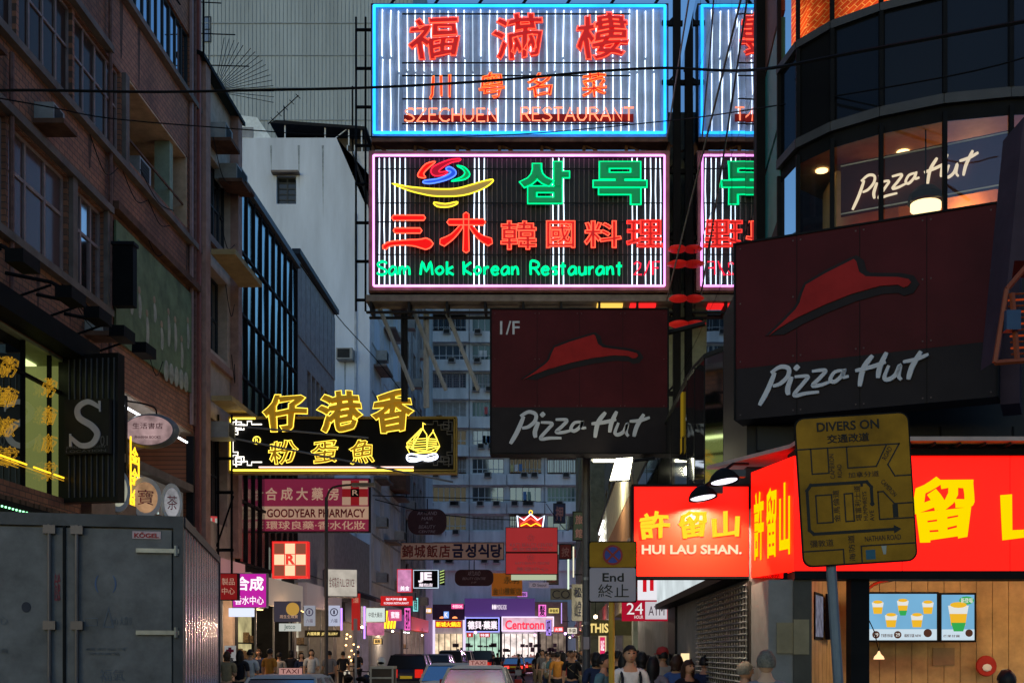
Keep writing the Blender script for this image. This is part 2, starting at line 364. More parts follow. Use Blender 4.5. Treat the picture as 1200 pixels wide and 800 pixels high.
# =================================================================== ground
asphalt = M('asphalt', (.045,.046,.05), .55, var=.35, vs=2, bump=.4, bs=80); pave = M('paving', (.16,.15,.145), .65, var=.3, vs=4)
structure(MB().quad((-400,-60,0),(400,-60,0),(400,700,0),(-400,700,0)), 'road', asphalt)
kerbm = M('kerb_stone', (.25,.25,.25), .7)
for nm, a, b, c, d in (('pavement_left', -10, -6.9, -8, 92), ('pavement_right', -.9, 2.1, -8, 92), ('pavement_far', -40, 30, 113, 118.2)):
    p = structure(MB().box(a, b, c, d, -.05, .13), nm, pave)
    if nm != 'pavement_far':
        e = b if nm == 'pavement_left' else a
        MB().box(e-.09, e+.09, c, d, -.05, .133).build('kerb', kerbm, p)
structure(MB().quad(*[(x, y, .004) for x, y in ((-4.0,20),(-3.88,20),(-3.88,92),(-4.0,92))]), 'road_marking', M('road_paint', (.55,.55,.5), .6, var=.4, vs=9))
# =================================================================== buildings on the left
ac_case = M('air_conditioner_casing', (.36,.35,.33), .5, var=.25); ac_grille = M('air_conditioner_grille', (.03,.03,.03), .7)
_ac = {}
def ac_unit(parent, x, y, z=0, s=1, name='air_conditioner'):
    if s not in _ac:
        a = MB().box(0,.62*s,0,.42*s,-.2,.42*s).mesh(name, ac_case)
        b = MB()
        for i in range(5): b.box(.06*s,.5*s,(.06+i*.065)*s,(.1+i*.065)*s,.42*s,.43*s)
        b.box(.05*s,.52*s,.04*s,.38*s,.421*s,.424*s); c = b.mesh('grille', ac_grille); _ac[s] = (a, c)
    o = link(name, _ac[s][0], parent, (x, y, z)); link('grille', _ac[s][1], o); return o
BR = brick_mat('red_brick', (.46,.19,.1), (.32,.13,.075), (.12,.07,.05), .24, .12, .012)
frm_pink = M('painted_window_frame', (.34,.25,.24), .6); frm_dk = M('dark_window_frame', (.04,.045,.05), .5)
conc = M('concrete', (.2,.16,.14), .8, var=.35, vs=2, streak=False); pinkp = M('pink_render', (.42,.24,.19), .75, var=.3)
# --- A: brick block
A = thing('brick_building', 'dark red brick building with long window bands above the shop with glowing yellow window writing', 'building', (-10,14,0), LEFTW)
hA = [(1,9.4,3.5,11.5),(3.6,9.4,6.2,11.5),(6.3,9.4,8.75,11.5),(9.1,9.4,10.6,11.5),(0.6,13.05,3.6,15.1),(3.7,13.05,6.6,15.1),(6.7,13.05,9,15.1),(9.1,13.05,11.55,15.1),
      (11.9,13.3,16.2,15.25,1.6),(8,16.95,16.4,18.65),(1,4.9,9,7.75,1.2),(9.4,3.2,16.7,7.85,2.2)]
wall_mb(17, 24, hA, .22, back=9).build('wall', BR, A)
for q in hA[:4]:
    window(A, *q[:4], 3, 1, .14, frm_pink, glass('curtained_glass', (.7,.65,.65), 1.4, .15, dark=(.13,.085,.085)), .07, rows=[.62])
for q in hA[4:8]:
    window(A, *q[:4], 4, 1, .14, frm_pink, glass('brown_glass', (.5,.45,.42), 1.4, .1, dark=(.06,.04,.035)), .05, rows=[.6])
for i in range(6): window(A, 8+i*1.4, 16.95, 9.4+i*1.4, 18.65, 3, 1, .12, frm_dk, glass('sky_glass', (.8,.9,1), 1.9, .04, dark=(.02,.025,.03), boost=.35), .05)
for y in (9.25, 12.9, 16.8, 11.55, 15.15): strip(A, 'ledge', conc, 0, 17.0 if y in (12.9, 16.8) else 10.8, y, y+.15, .004, .16)
strip(A, 'ledge', RUST, 10.9, 16.7, 11.72, 11.9, .004, .22)
for x in (8.92, 10.68, 11.72): strip(A, 'pilaster', conc, x-.1, x+.12, 9.4 if x < 11.5 else 13.05, 11.55 if x < 11.5 else 15.15, .003, .1)
# balcony recess
recess = M('balcony_plaster', (.6,.4,.26), .8, var=.3)
MB().box(11.92,16.18,13.32,15.23,-1.62,-1.58).build('balcony_wall', recess, A); MB().box(16.12,16.19,13.31,15.22,-1.57,-.01).build('balcony_wall', recess, A); MB().box(11.92,16.11,15.19,15.245,-1.57,-.01).build('balcony_soffit', recess, A); MB().box(15.1,15.35,13.3,15.18,-.5,-.1).build('balcony_pier', M('pale_green_pier', (.3,.36,.26), .7), A)
window(A, 13.9, 13.4, 15.9, 14.9, 3, 1, 1.52, M('green_frame', (.16,.2,.16), .6), G_SKY, .06)
ac_unit(A, 12.3, 13.5, -1.2, 1.5); ac_unit(A, 13.0, 13.35, -.6, 1.2)
strip(A, 'balcony_rail', RUST, 11.92, 16.18, 13.9, 13.95, -.12, -.08)
strip(A, 'corner_pipe', M('red_pipe', (.3,.1,.08), .5), 16.72, 16.86, 3, 24, .03, .17)
strip(A, 'corner_pipe', M('pale_pipe', (.4,.25,.24), .5), 16.3, 16.38, 8, 22, .03, .11)
# hanging laundry frame
ld = thing('laundry_rack', 'black metal drying rack under the topmost window band of the brick building', 'rack', (-9.95, 26.5, 18.6), LEFTW)
mb = MB()
for i in range(5): mb.tube([(.35*i,0,0),(.35*i,-.25,.9)], .02)
mb.tube([(-.1,-.25,.9),(1.6,-.25,.9)], .025); mb.tube([(-.1,-.12,.45),(1.6,-.12,.45)], .02); mb.tube([(0,0,.05),(1.5,-.5,.5)], .02)
mb.build('rod_frame', BLACK, ld)
# mural panel
mur = thing('mural_board', 'faded green painted mural board with pale figures on the brick building', 'mural', (-9.97,25.1,8.85), LEFTW)
gm = M('mural_green', (.17,.23,.12), .7, var=.5, vs=1.3)
MB().box(0,5.3,0,2.7,0,.05).build('board', gm, mur)
pal = M('mural_pale', (.42,.42,.34), .8, var=.4); rng = random.Random(3)
for i in range(9):
    x = .9+i*.5; h = .45+rng.random()*.35; y = .35+rng.random()*.9
    mb = MB(); ribbon(mb, [(x,y),(x+.04,y+h*.5),(x-.02,y+h)], .2, .052, .004, .6); mb.build('painted_figure', pal, mur)
    MB().ball((x-.02,y+h+.09,.056), .09, 8, (1,1,.1)).build('painted_head', M('mural_skin', (.4,.3,.2), .8), mur)
mb = MB(); [mb.box(.1+.16*i,.16+.16*i,1.2,1.75,.052,.056) for i in range(6)]; mb.build('painted_stripe', M('mural_red', (.3,.09,.08), .8), mur)
MB().box(.1,1.1,1.85,2.3,.052,.056).build('painted_panel', M('mural_teal', (.06,.16,.17), .8), mur)
for i in range(5): MB().ball((3.2+i*.38,.1+.02*i,.06), .22, 10, (.8,1.3,.12)).build('painted_oval', pal, mur)
# cylinder light sign box beside the windows
cyl = thing('roller_sign_box', 'thin black upright box lamp bracketed beside the mural', 'lamp box', (-9.9,24.85,9.5), LEFTW)
MB().box(-.12,.12,0,1.35,.05,.5).build('box', BLACK, cyl); MB().box(-.15,.15,1.35,1.42,.02,.53).build('lid', DARK, cyl); MB().tube([(0,.6,-.1),(0,.6,.06)], .03).build('bracket', DARK, cyl)
# --- shop with neon yellow writing (inside A)
shop = thing('corner_restaurant_front', 'dark glazed shopfront with two columns of yellow neon writing beneath the brick wall', 'shopfront', (-10,15,4.9), LEFTW)
MB().box(0,8,0,2.85,-1.3,-1.25).build('back_wall', M('olive_wall', (.1,.11,.045), .7, emit=(.3,.33,.1), es=.55), shop)  # wall glows on its own in place of room light
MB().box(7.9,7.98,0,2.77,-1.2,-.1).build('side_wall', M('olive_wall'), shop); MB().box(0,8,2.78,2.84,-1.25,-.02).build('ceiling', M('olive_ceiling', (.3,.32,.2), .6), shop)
mb = MB(); mb.box(.2,7.8,2.74,2.77,-.95,-.65); mb.build('ceiling_light', E('greenish_light', (.75,.85,.35), 2.2), shop)
for x in (0,1.6,3.2,4.8,6.0,7.1): MB().box(x,x+.05,0,2.85,-.12,-.04).build('mullion', BLACK, shop)
MB().box(0,8,2.12,2.18,-.121,-.039).build('transom', BLACK, shop)
for a, b in ((0,1.6),(1.6,3.2),(3.2,4.8),(4.8,6.0),(6.0,7.1),(7.1,8)): MB().quad((a+.05,0,-.08),(b,0,-.08),(b,2.85,-.08),(a+.05,2.85,-.08)).build('pane', glass('shop_glass', (.8,.85,.8), 1.5, .02, boost=.05), shop)
YN = E('yellow_neon', (1,.55,.02), 2.2); YN2 = E('yellow_neon_dim', (1,.5,.03), .5)
rng = random.Random(11)
def scrawl(parent, cx, cy, s, z, mat, r=.016):
    for k in range(2):
        pts = [(cx+(rng.random()-.5)*s, cy+(rng.random()-.5)*s*.8) for _ in range(5)]
        MB().tube([(p.x,p.y,z) for p in spline(pts, 4)], r, 5).build('neon_stroke', mat, parent)
for x in (5.35, 6.95):
    for i, ch in enumerate('粥麵飯菜'):
        text(ch, (x-.36, 1.9-i*.55, x+.36, 2.3-i*.55), YN2, shop, z=.0, r=.006, name='neon_character', shear=.35, dist=kai)
for a, b in ((4.9,6.0),(6.3,7.0),(7.15,7.9)): MB().tube([(a,.42,0),(b,.42,0)], .018).build('neon_tube', YN, shop)
for a, b in ((4.9,6.0),(6.3,7.0),(7.15,7.9)): MB().tube([(a,.36,0),(b,.36,0)], .012).build('neon_tube', YN2, shop)
lan = M('red_lantern', (.5,.02,.01), .5, emit=(1,.03,.01), es=.5)
for x, y in ((5.5,2.45),(5.0,2.3),(5.2,1.75)): MB().ball((x,y,-.5), .13, 12).build('ceiling_lantern', lan, shop)
for x, y in ((5.3,2.15),(6.0,1.95)): MB().ball((x,y,-.6), .05, 8).build('spot_lamp', E_WHITE, shop)
# slatted skirt with a string of green lamps, header, awning arms
wood = M('brown_timber', (.13,.075,.045), .6, var=.4, vs=6)
sk = thing('timber_skirt', 'brown slatted timber skirt with tiny green lamps below the yellow neon window', 'cladding', (-9.97,15,2.6), LEFTW)
for i in range(44): MB().box(i*.18,i*.18+.14,0,2.0,0,.06+.015*(i%3)).build('slat', wood, sk)
MB().box(0,7.9,1.55,1.85,.1,.3).build('lamp_channel', BLACK, sk)
mb = MB()
for i in range(60): mb.ball((.1+i*.13,1.72,.31), .022, 6)
o = mb.build('green_lamp', E('green_lamps', (.3,1,.45), 3), sk); o['kind'] = 'stuff'
strip(A, 'fascia', BLACK, .5, 9.3, 7.75, 8.15, .004, .45)
for i, x in enumerate((2.2,4.2,6.0,7.2,8.4,9.6)):
    t = thing('awning_spotlight', ['black spotlight on an arm over the yellow neon window, first of the row', 'second black spotlight along the brick wall', 'third black spotlight along the brick wall',
        'fourth black spotlight over the yellow neon window', 'fifth black spotlight over the yellow neon window', 'black spotlight arm just above the striped black panel'][i], 'spotlight', (-10,14+x,8.1), LEFTW, group='spotlights along the brick wall')
    MB().tube([(0,.5,.1),(.05,.35,.9),(.1,.15,1.25)], .035).build('arm', BLACK, t)
    MB().tube([(0,0,.1),(.05,.3,.9)], .025).build('brace', BLACK, t)
    MB().box(-.25,.35,-.02,.2,1.1,1.4).build('lamp_head', BLACK, t)
# --- S sign panel
sp = thing('striped_sign_panel', 'tall black ribbed panel carrying a big grey letter S', 'sign', (wx(103,22.5),22.5,wz(588,22.5)), facing(R(-10)))
H = 3.0
MB().box(-.66,.66,0,H,-.25,0).build('panel', M('black_gloss', (.012,.012,.013), .3), sp)
rib = M('grey_rib', (.1,.1,.11), .4)
for i in range(9): MB().box(-.42+i*.125,-.40+i*.125,.1,H-.1,.002,.03).build('rib', rib, sp)
MB().box(-.42,.56,.95,2.05,.035,.16).build('letter_board', M('black_board', (.02,.019,.02), .45), sp)
lg = M('grey_letter', (.6,.54,.57), .5, var=.1)
mb = MB(); ribbon(mb, [(.38,1.86),(.12,1.99),(-.1,1.88),(-.08,1.68),(.2,1.5),(.32,1.33),(.2,1.14),(-.05,1.12),(-.28,1.3)], .13, .162, .02, .5, 6)
mb.prism([(.34,2.0),(.39,2.0),(.39,1.78),(.36,1.78)], .162, .18); mb.prism([(-.3,1.36),(-.26,1.36),(-.24,1.1),(-.3,1.1)], .162, .18); mb.build('letter', lg, sp)
text('01', (.38,1.1,.54,1.3), M('dim_letter', (.14,.13,.13), .5), sp, .163, name='lettering')
text('JEWELLERY GALLERY', (-.38,1.17-.12,.5,1.13-.02), M('dim_letter'), sp, .163); text('LOCATION', (-.38,.98,.5,1.03), M('dim_letter'), sp, .163)
# --- second shop: white light line, oval lamp, round lamps
s2 = thing('lit_shopfront', 'shopfront with white ceiling light line and glowing white window figures under the mural', 'shopfront', (-10,23.4,3.2), LEFTW)
cw = M('beige_panel', (.34,.24,.18), .6)
MB().box(0,7.3,0,4.6,-2.2,-2.15).build('back_wall', cw, s2); MB().prism([(4.6,-.05),(4.0,-2.1),(4.1,-2.1),(4.7,-.05)], 0, 7.3, 'x').build('soffit', M('pale_soffit', (.5,.42,.36), .6), s2)
MB().tube([(2.1,4.25,.05),(6.6,4.25,.05)], .03).build('light_tube', E_TUBE, s2)
MB().tube([(1.0,3.5,-1.5),(7.0,3.5,-1.5)], .04).build('light_tube', E('pink_tube', (1,.7,.6), 2.5), s2)
MB().box(.2,7.1,2.95,3.15,-.4,.1).build('beam', conc, s2); MB().box(.2,7.1,1.45,2.0,-.3,.15).build('beam', cw, s2)
win = M('display_window', (.05,.05,.05), .3, emit=(.5,.45,.4), es=.12)
MB().box(3.2,6.9,2.02,2.93,-.2,-.15).build('display_window', win, s2)
text('品', (3.4,2.3,4.2,2.85), E('white_glow', (.75,.95,.9), .75), s2, -.14, name='glowing_character'); mb = MB()
ribbon(mb, [(4.9,2.75),(5.1,2.5),(5.6,2.4),(6.0,2.42)], .16, -.14, .01); mb.build('glowing_shoe', E('white_glow', (.7,.95,.9), .8), s2)
text('SHOES  BAGS', (3.4,2.1,6.7,2.22), E('white_glow', (.7,.95,.9), .8), s2, -.14)
for x in (2.2,7.0): MB().box(x,x+.12,0,4.5,-.1,.1).build('post', DARK, s2)
for i, ch in enumerate('金行'): pass
MB().tube([(2.45,1.2,.12),(2.45,3.6,.12)], .02).build('neon_tube', YN, s2); MB().tube([(2.95,1.6,.12),(2.95,3.2,.12)], .02).build('neon_tube', YN, s2)
for y in (2.0,2.5,3.0): text('金', (2.5,y,2.9,y+.4), YN, s2, .12, r=.012, name='neon_character')
ov = thing('oval_lamp_sign', 'oval pink and white glowing sign on a curved black bracket', 'sign', (wx(176,26),26,wz(525,26)), FRONT)
tr = Matrix.Diagonal((.66,.4,.16,1)); c0 = Matrix.Translation((0,.4,0))
MB().lathe([(1.0,-.6),(1.03,0),(.9,.7),(.0,.95)], 32, c0 @ tr).build('casing', M('grey_casing', (.2,.2,.2), .4), ov)
m = E('oval_face', (.5,.33,.33), .62, .5, 3); MB().lathe([(.86,.78),(.5,.95),(0,1.02)], 32, c0 @ tr).build('lamp_face', m, ov)
MB().tube(spline([(-.75,1.15,-.1),(-.2,1.05,0),(.1,.95,0),(.15,.8,0)], 5), .02).build('bracket', BLACK, ov)
text('生活書店', (-.35,.42,.35,.56), M('dim_red', (.3,.06,.08), .5), ov, .165); text('PHARMA BOOKS', (-.3,.2,.3,.26), M('dim_red'), ov, .16)
for i, (px, py, rx, lab, cc) in enumerate(((138,576,.26,'tall cream round lamp sign nearest the ribbed panel',(.5,.5,.38)),(170,583,.36,'wide round lamp sign with orange face',(.6,.34,.18)),(201,588,.24,'small round pale lamp sign beside the corner pipe',(.42,.42,.45)))):
    Y = 25+i*1.3
    t = thing('round_lamp_sign', lab, 'sign', (wx(px,Y),Y,wz(py+24,Y)), facing(R(25)), group='round lamp signs over the shop')
    mm = Matrix.Translation((0,.48,0)) @ Matrix.Diagonal((rx,.48,.2,1))
    MB().lathe([(1,-.6),(1.04,0),(1,.55)], 28, mm).build('rim', WHITE, t)
    MB().lathe([(.95,.5),(.5,.62),(0,.66)], 28, mm).build('lamp_face', E('round_face_%d' % i, cc, .55, .4, 4), t)
    text('藥寶茶'[i], (-rx*.5,.3,rx*.5,.66), M('dim_red'), t, .14)
# --- B: narrow pink block
B = thing('pink_building', 'narrow pink and beige block with a yellow window hood beside the brick building', 'building', (-10,31,0), LEFTW)
beige = M('beige_render', (.56,.42,.33), .75, var=.25)
wall_mb(3.7, 18.3, [(.7,10.6,2.9,13.0,.4),(.6,13.9,3.2,16.2),(.7,5.6,2.9,8.6,.4),(.3,0,3.4,4.6,2)], .3, back=9).build('wall', beige, B)
window(B, .7,10.6,2.9,13.0, 4, 2, .35, frm_dk, G_SKY, .05); window(B, .6,13.9,3.2,16.2, 5, 2, .25, frm_dk, G_SKY, .05); window(B, .7,5.6,2.9,8.6, 4, 2, .35, frm_dk, G_DARK, .05)
for x in (.02,3.2): strip(B, 'pilaster', pinkp, x, x+.42, 4.7, 18.3, .003, .25)
strip(B, 'window_hood', M('ochre_hood', (.42,.3,.14), .7), .45, 3.3, 13.05, 13.2, .26, .95); strip(B, 'window_hood', M('ochre_hood'), .45, 3.3, 8.9, 9.05, .26, .85)
strip(B, 'floor_band', pinkp, .45, 3.19, 10.2, 10.4, .003, .12); strip(B, 'floor_band', pinkp, .45, 3.19, 13.6, 13.8, .003, .12)
MB().prism([(18.55,-.5),(18.67,-.5),(18.37,.3),(18.25,.3)], -.3, 3.8, 'x').build('roof_canopy', BLACK, B)
for x, y in ((1.0,16.6),(2.1,15.9),(2.6,16.0)): ac_unit(B, x, y, .05, 1.1); strip(B, 'air_conditioner_tray', RUST, x-.1, x+.8, y-.12, y-.02, 0, .7)
ac_unit(B, 1.1, 8.0, .1, 1.1)
# fan of bamboo rods on the roof
fan = thing('anti_climb_fan', 'fan of thin rods spreading from the roof edge of the pink building', 'rod fan', (-10.3,33.6,wz(107,33.6)))
for i in range(17):
    a = R(-8+i*5.6); MB().tube([(0,0,0),(math.cos(a)*1.75*(1 if i < 12 else .9),.2,math.sin(a)*1.75)], .01, 4).build('rod', M('rod_grey', (.05,.055,.06), .6), fan)
an = thing('roof_antenna', 'black television aerial on a mast at the corner of the brick building', 'antenna', (-10.0,31.6,18.1))
MB().tube([(0,0,0),(0,0,3.2)], .03).build('mast', BLACK, an)
for i, z in enumerate((.4,1.3,2.2)): MB().tube([(-.5,0,z),(1.3-.4*i,0,z-.05)], .018, 4).build('crossbar', BLACK, an)
for x in (-.45,-.25,.15): MB().tube([(x,0,.2),(x,0,2.6)], .014, 4).build('rod', BLACK, an)
# --- C: dark glass block
C_ = thing('dark_glass_building', 'dark green-black curtain-glass block between the pink building and the grey block', 'building', (-10,34.75,0), LEFTW)
wall_mb(7.85, 16.45, [(.3,0,7.5,4.3,2)], .3, back=9).build('wall', DARK, C_)
GC = glass('curtain_glass', (.5,.6,.6), 1.35, .15, dark=(.01,.016,.015))
GD = glass('curtain_glass_pale', (.5,.58,.56), 1.4, .2, dark=(.05,.06,.06))
rng = random.Random(5)
for j in range(6):
    for i in range(9):
        MB().quad((i*.865+.06,4.6+j*1.97+.06,.05),(i*.865+.82,4.6+j*1.97+.06,.05+.02*rng.random()),(i*.865+.82,4.6+j*1.97+1.9,.05+.03*rng.random()),(i*.865+.06,4.6+j*1.97+1.9,.05)).build('glass_panel', GD if rng.random() < .22 else GC, C_)
for i in range(10): strip(C_, 'mullion', DARK, i*.865-.02+.02, i*.865+.06, 4.6, 16.5, .01, .14)
for j in range(7): strip(C_, 'transom', DARK, 0, 7.84, 4.57+j*1.97, 4.65+j*1.97, .012, .12)
strip(C_, 'parapet', M('blue_grey_coping', (.1,.11,.12), .5), 0, 7.85, 16.5, 16.72, -.1, .25)
# --- D: grey panel block
D_ = thing('grey_panel_building', 'grey panelled block with tall narrow windows in front of the white gable', 'building', (-10,42.65,0), LEFTW)
gp = M('grey_panel', (.38,.35,.34), .7, var=.25)
hD = [(.5+i*.85,7.0,1.15+i*.85,13.2) for i in range(2,7)]
wall_mb(7.75, 17.1, hD+[(.3,0,7.4,4.5,2)], .25, back=9).build('wall', gp, D_)
for q in hD: window(D_, *q, 1, 4, .2, frm_dk, G_DARK, .05)
for i in range(4): strip(D_, 'panel_joint', frm_dk, 0, 7.7, 4.9+i*3.1, 4.94+i*3.1, .003, .02)
for i in range(9): strip(D_, 'cladding_panel', gp, .06+i*.85, .83+i*.85, 14.1, 16.9, .02, .05)
strip(D_, 'coping', frm_dk, 0, 7.7, 17.1, 17.3, -.1, .22)
# --- low shops between D and E
LW = thing('low_shop_block', 'low shop block with pale fascia below the white gable wall', 'building', (-10,50.5,0), LEFTW)
wall_mb(9.4, 7.6, [(.4,0,4.4,3.3,2),(4.9,0,9.1,3.3,2)], .3, back=7).build('wall', M('pale_stone', (.3,.29,.3), .7), LW)
# --- E: white gable building
WG = M('white_gable', (.64,.69,.78), .75, var=.2, vs=.8, streak=True)
Eb = thing('white_gable_building', 'tall white building with one small barred window in its blank gable', 'building', (-18,60,0), FRONT)
mb = MB(); T = 29.6
poly = [(0,0),(8,0),(8,26.0),(7.75,26.0),(6.2,29.6),(0,29.6)]
wx0, wx1, wz0, wz1 = wx(324,60)+18, wx(347,60)+18, wz(239,60), wz(206,60)
for a, b, c, d in ((0,0,8,wz0),(0,wz0,wx0,wz1),(wx1,wz0,8,wz1)): mb.quad((a,b,0),(c,b,0),(c,d,0),(a,d,0))
mb.quad((0,wz1,0),(8,wz1,0),(8,26,0),(7.75,26,0),(6.2,29.6,0),(0,29.6,0))
mb.quad((8,0,0),(8,0,-12),(8,26,-12),(8,26,0)); mb.quad((0,0,0),(0,0,-12),(0,T,-12),(0,T,0)); mb.quad((0,T,0),(6.2,T,0),(6.2,T,-12),(0,T,-12)); mb.quad((6.2,T,0),(7.75,26,0),(7.75,26,-12),(6.2,T,-12))
mb.quad((0,0,-12),(8,0,-12),(8,26,-12),(7.75,26,-12),(6.2,T,-12),(0,T,-12))
for a, b, c, d in ((wx0,wz0,wx1,wz0),(wx0,wz1,wx1,wz1),(wx0,wz0,wx0,wz1),(wx1,wz0,wx1,wz1)): mb.quad((a,b,0),(c,d,0),(c,d,-.4),(a,b,-.4))
mb.build('wall', WG, Eb)
window(Eb, wx0, wz0, wx1, wz1, 2, 5, .3, frm_dk, G_DARK, .07); strip(Eb, 'window_hood', conc, wx0-.2, wx1+.2, wz1+.02, wz1+.14, .002, .4)
for i in range(9):
    for j in range(1): strip(Eb, 'side_rail', GREY, 8.01, 8.06, 3+i*2.6, 3.1+i*2.6, -11.5, -.5)
# upper side recess with balcony clutter
MB().prism([(6.9,29.3),(7.4,28),(8.3,25.6),(8.3,24.6)], -.6, .25).build('stair_edge', DARK, Eb)
MB().box(7.5,8.6,24.6,25.7,-2,-.4).build('balcony_box', M('balcony_green', (.08,.14,.1), .6), Eb)
for k in range(3): MB().box(6.6+k*.4,6.65+k*.4,28.6-k*.9,29.6,-.9,-.85).build('rail_post', WHITE, Eb)
rf = thing('rooftop_shed', 'dark open shed with thin posts on the roof of the white gable building', 'shed', (-17.2,61,29.6), FRONT)
mb = MB().prism([(1.6,1.15),(1.95,1.3),(6.9,.95),(6.9,.8)], -5, .3); mb.build('roof', DARK, rf)
MB().box(2.0,6.7,0,.95,-4.8,-1).build('back_wall', M('shed_wall', (.1,.09,.085), .8), rf)
for x in (2.4,4.6,5.9,6.6): MB().tube([(x,0,.1),(x,1.1,.1)], .04).build('post', WHITE, rf)
for a, b in ((4.7,5.8),): MB().tube([(a,.05,.1),(b,.9,.1)], .03).build('brace', WHITE, rf)
wr = thing('white_lean_to', 'pale sloping tin roof beside the dark rooftop shed', 'roof shed', (-17.8,60.6,29.6), FRONT)
MB().prism([(0,.1),(0,1.5),(1.6,1.3),(2.4,.1)], -4, .2).build('tin_roof', M('pale_tin', (.8,.86,.9), .5), wr); MB().box(.5,1.4,.2,.75,.21,.24).build('hatch', GREY, wr)
ya = thing('roof_aerial', 'small tilted rooftop aerial above the shed', 'antenna', (wx(333,62),62,31), FRONT)
MB().tube([(0,0,0),(0,1.3,0)], .03, 4).build('mast', BLACK, ya); MB().tube([(-.9,.3,0),(.8,1.9,0)], .03, 4).build('boom', BLACK, ya)
for k in range(5): MB().tube([(-.75+k*.35,.65+k*.33,0),(-.5+k*.35,.4+k*.33,0)], .02, 4).build('element', BLACK, ya)
mp_ = thing('roof_mast', 'tall thin pole standing near the blue neon sign edge on the gable roof', 'mast', (wx(413,62),62,25.8), FRONT)
MB().tube([(0,0,0),(0,7.6,0)], .05).build('pole', BLACK, mp_); MB().box(-.1,.1,3,3.6,-.1,.1).build('junction_box', BLACK, mp_)
# side facade of E towards the street
Es = thing('side_facade_block', 'weathered side facade with air conditioners running down the street past the white gable', 'building', (-10.02+.05,60.3,0), LEFTW)
sf = M('weathered_render', (.66,.65,.66), .8, var=.3, vs=.8)
hE = [(1.0+i*3.6,6.4+j*3.1,3.2+i*3.6,8.2+j*3.1) for j in range(7) for i in range(3)]
wall_mb(11.5, 29, hE+[(.4,0,11,3.4,2)], .25, back=1.6).build('wall', sf, Es)
for k, q in enumerate(hE):
    window(Es, *q, 3, 2, .2, frm_dk, G_SKY, .06)
    if k % 3 != 1: ac_unit(Es, q[0]+.6, q[1]-.7, .05, 1.3)
    if k % 2: strip(Es, 'sun_shade', conc, q[0]-.2, q[2]+.2, q[3]+.05, q[3]+.17, .004, .7)
for k in (3, 8): MB().box(6.5,8.5,5+k*2.2,6.8+k*2.2,.05,1.0).build('balcony_cage', RUST, Es)
# L5 further block
L5 = thing('dark_tenement', 'shadowy tenement with clustered pipes and cages at the far end of the terrace', 'building', (-9.9,72.2,0), LEFTW)
hL = [(.8+i*3.7,6+j*3,3.2+i*3.7,7.8+j*3) for j in range(8) for i in range(3)]
wall_mb(12, 30, hL+[(.4,0,11.5,3.4,2)], .3, back=4).build('wall', M('soot_render', (.36,.35,.36), .85, var=.4, vs=.9), L5)
for k, q in enumerate(hL): window(L5, *q, 3, 2, .2, frm_dk, G_SKY, .07); (k % 2) or ac_unit(L5, q[0]+.4, q[1]-.75, .05, 1.4)
for x in (.3,4.2,7.9,11.6): strip(L5, 'drain_pipe', GREY, x, x+.12, 3.5, 29, .03, .15)
# --- F: ribbed tower behind
Fb = thing('ribbed_tower', 'enormous windowless grey tower clad in fine vertical ribs', 'building', (-32,86,0), FRONT)
fm = M('ribbed_cladding', (.44,.5,.53), .7, var=.28, vs=.3, streak=True)
MB().box(0,21,0,58,-14,0).build('wall', fm, Fb)
mb = MB(); 
for i in range(70): mb.box(.15+i*.3,.18+i*.3,2,58,.002,.05)
mb.build('cladding_rib', M('rib_dark', (.3,.35,.39), .7), Fb)['kind'] = 'stuff'
for j in range(20): strip(Fb, 'joint_line', M('rib_dark'), 0, 21, 8+j*2.5, 8.07+j*2.5, .004, .06)
window(Fb, wx(238,86)+32.0, wz(50,86), wx(243,86)+32.3, wz(20,86), 1, 2, -.02, frm_dk, G_SKY, .07)
# --- G: far block closing the street
Gb = thing('blue_apartment_block', 'long pale blue apartment block with projecting floor bands closing the street', 'building', (-17,118,0), FRONT)
bl = M('pale_blue_render', (.68,.71,.73), .75, var=.35, vs=.6, streak=True)
hG = []; FL = 3.02
zb = wz(423, 118)      # top of one band
floors = [zb+FL*k for k in range(-7, 5)]
for j, z in enumerate(floors):
    for (a, b) in ((1.6,3.4),(4.0,7.6),(8.2,11.6),(12.2,15.6),(16.2,19.6),(20.0,23.2)):
        hG.append((a, z+.15, b, z+1.75, j))
wall_mb(24, 47, [h[:4] for h in hG], .3, back=12).build('wall', bl, Gb)
rng = random.Random(9)
GL = E('lit_pane', (.5,.46,.32), .12); GT = glass('teal_glass', (.6,.8,.8), 1.6, .1, dark=(.05,.08,.08)); CUR = M('curtain_pane', (.3,.3,.3), .6); YL = E('yellow_pane', (.55,.38,.1), .25)
for q in hG:
    r = rng.random(); gmm = GL if r < .07 else YL if r < .074 else CUR if r < .3 else GT if r < .5 else G_SKY
    window(Gb, *q[:4], rng.choice((5,6,8)), 1, .22, M('white_frame', (.5,.52,.54), .5), gmm, .08, rows=[.3] if rng.random() < .4 else [])
    for _k in range(rng.choice((0,1,1,2,3))): ac_unit(Gb, q[0]+rng.random()*(q[2]-q[0]-1), q[1]-.55, .55, 1.25)
for j, z in enumerate(floors):
    for (a, b, d) in ((.2,3.6,.35),(3.7,7.9,.7),(8.0,11.9,.5),(12,15.9,.7),(16,19.9,.5),(19.95,23.8,.7)):
        strip(Gb, 'balcony_band', bl, a, b, z-1.15, z-.02, .003, d)
for x in (3.65, 7.95, 15.95): strip(Gb, 'drain_pipe', GREY, x-.1, x+.05, 9, 46, .01, .16)
lat = MB()
for i in range(24): lat.box(4.05+i*.15,4.1+i*.15,floors[7-0]+0,floors[7]+.01,.0,.01)
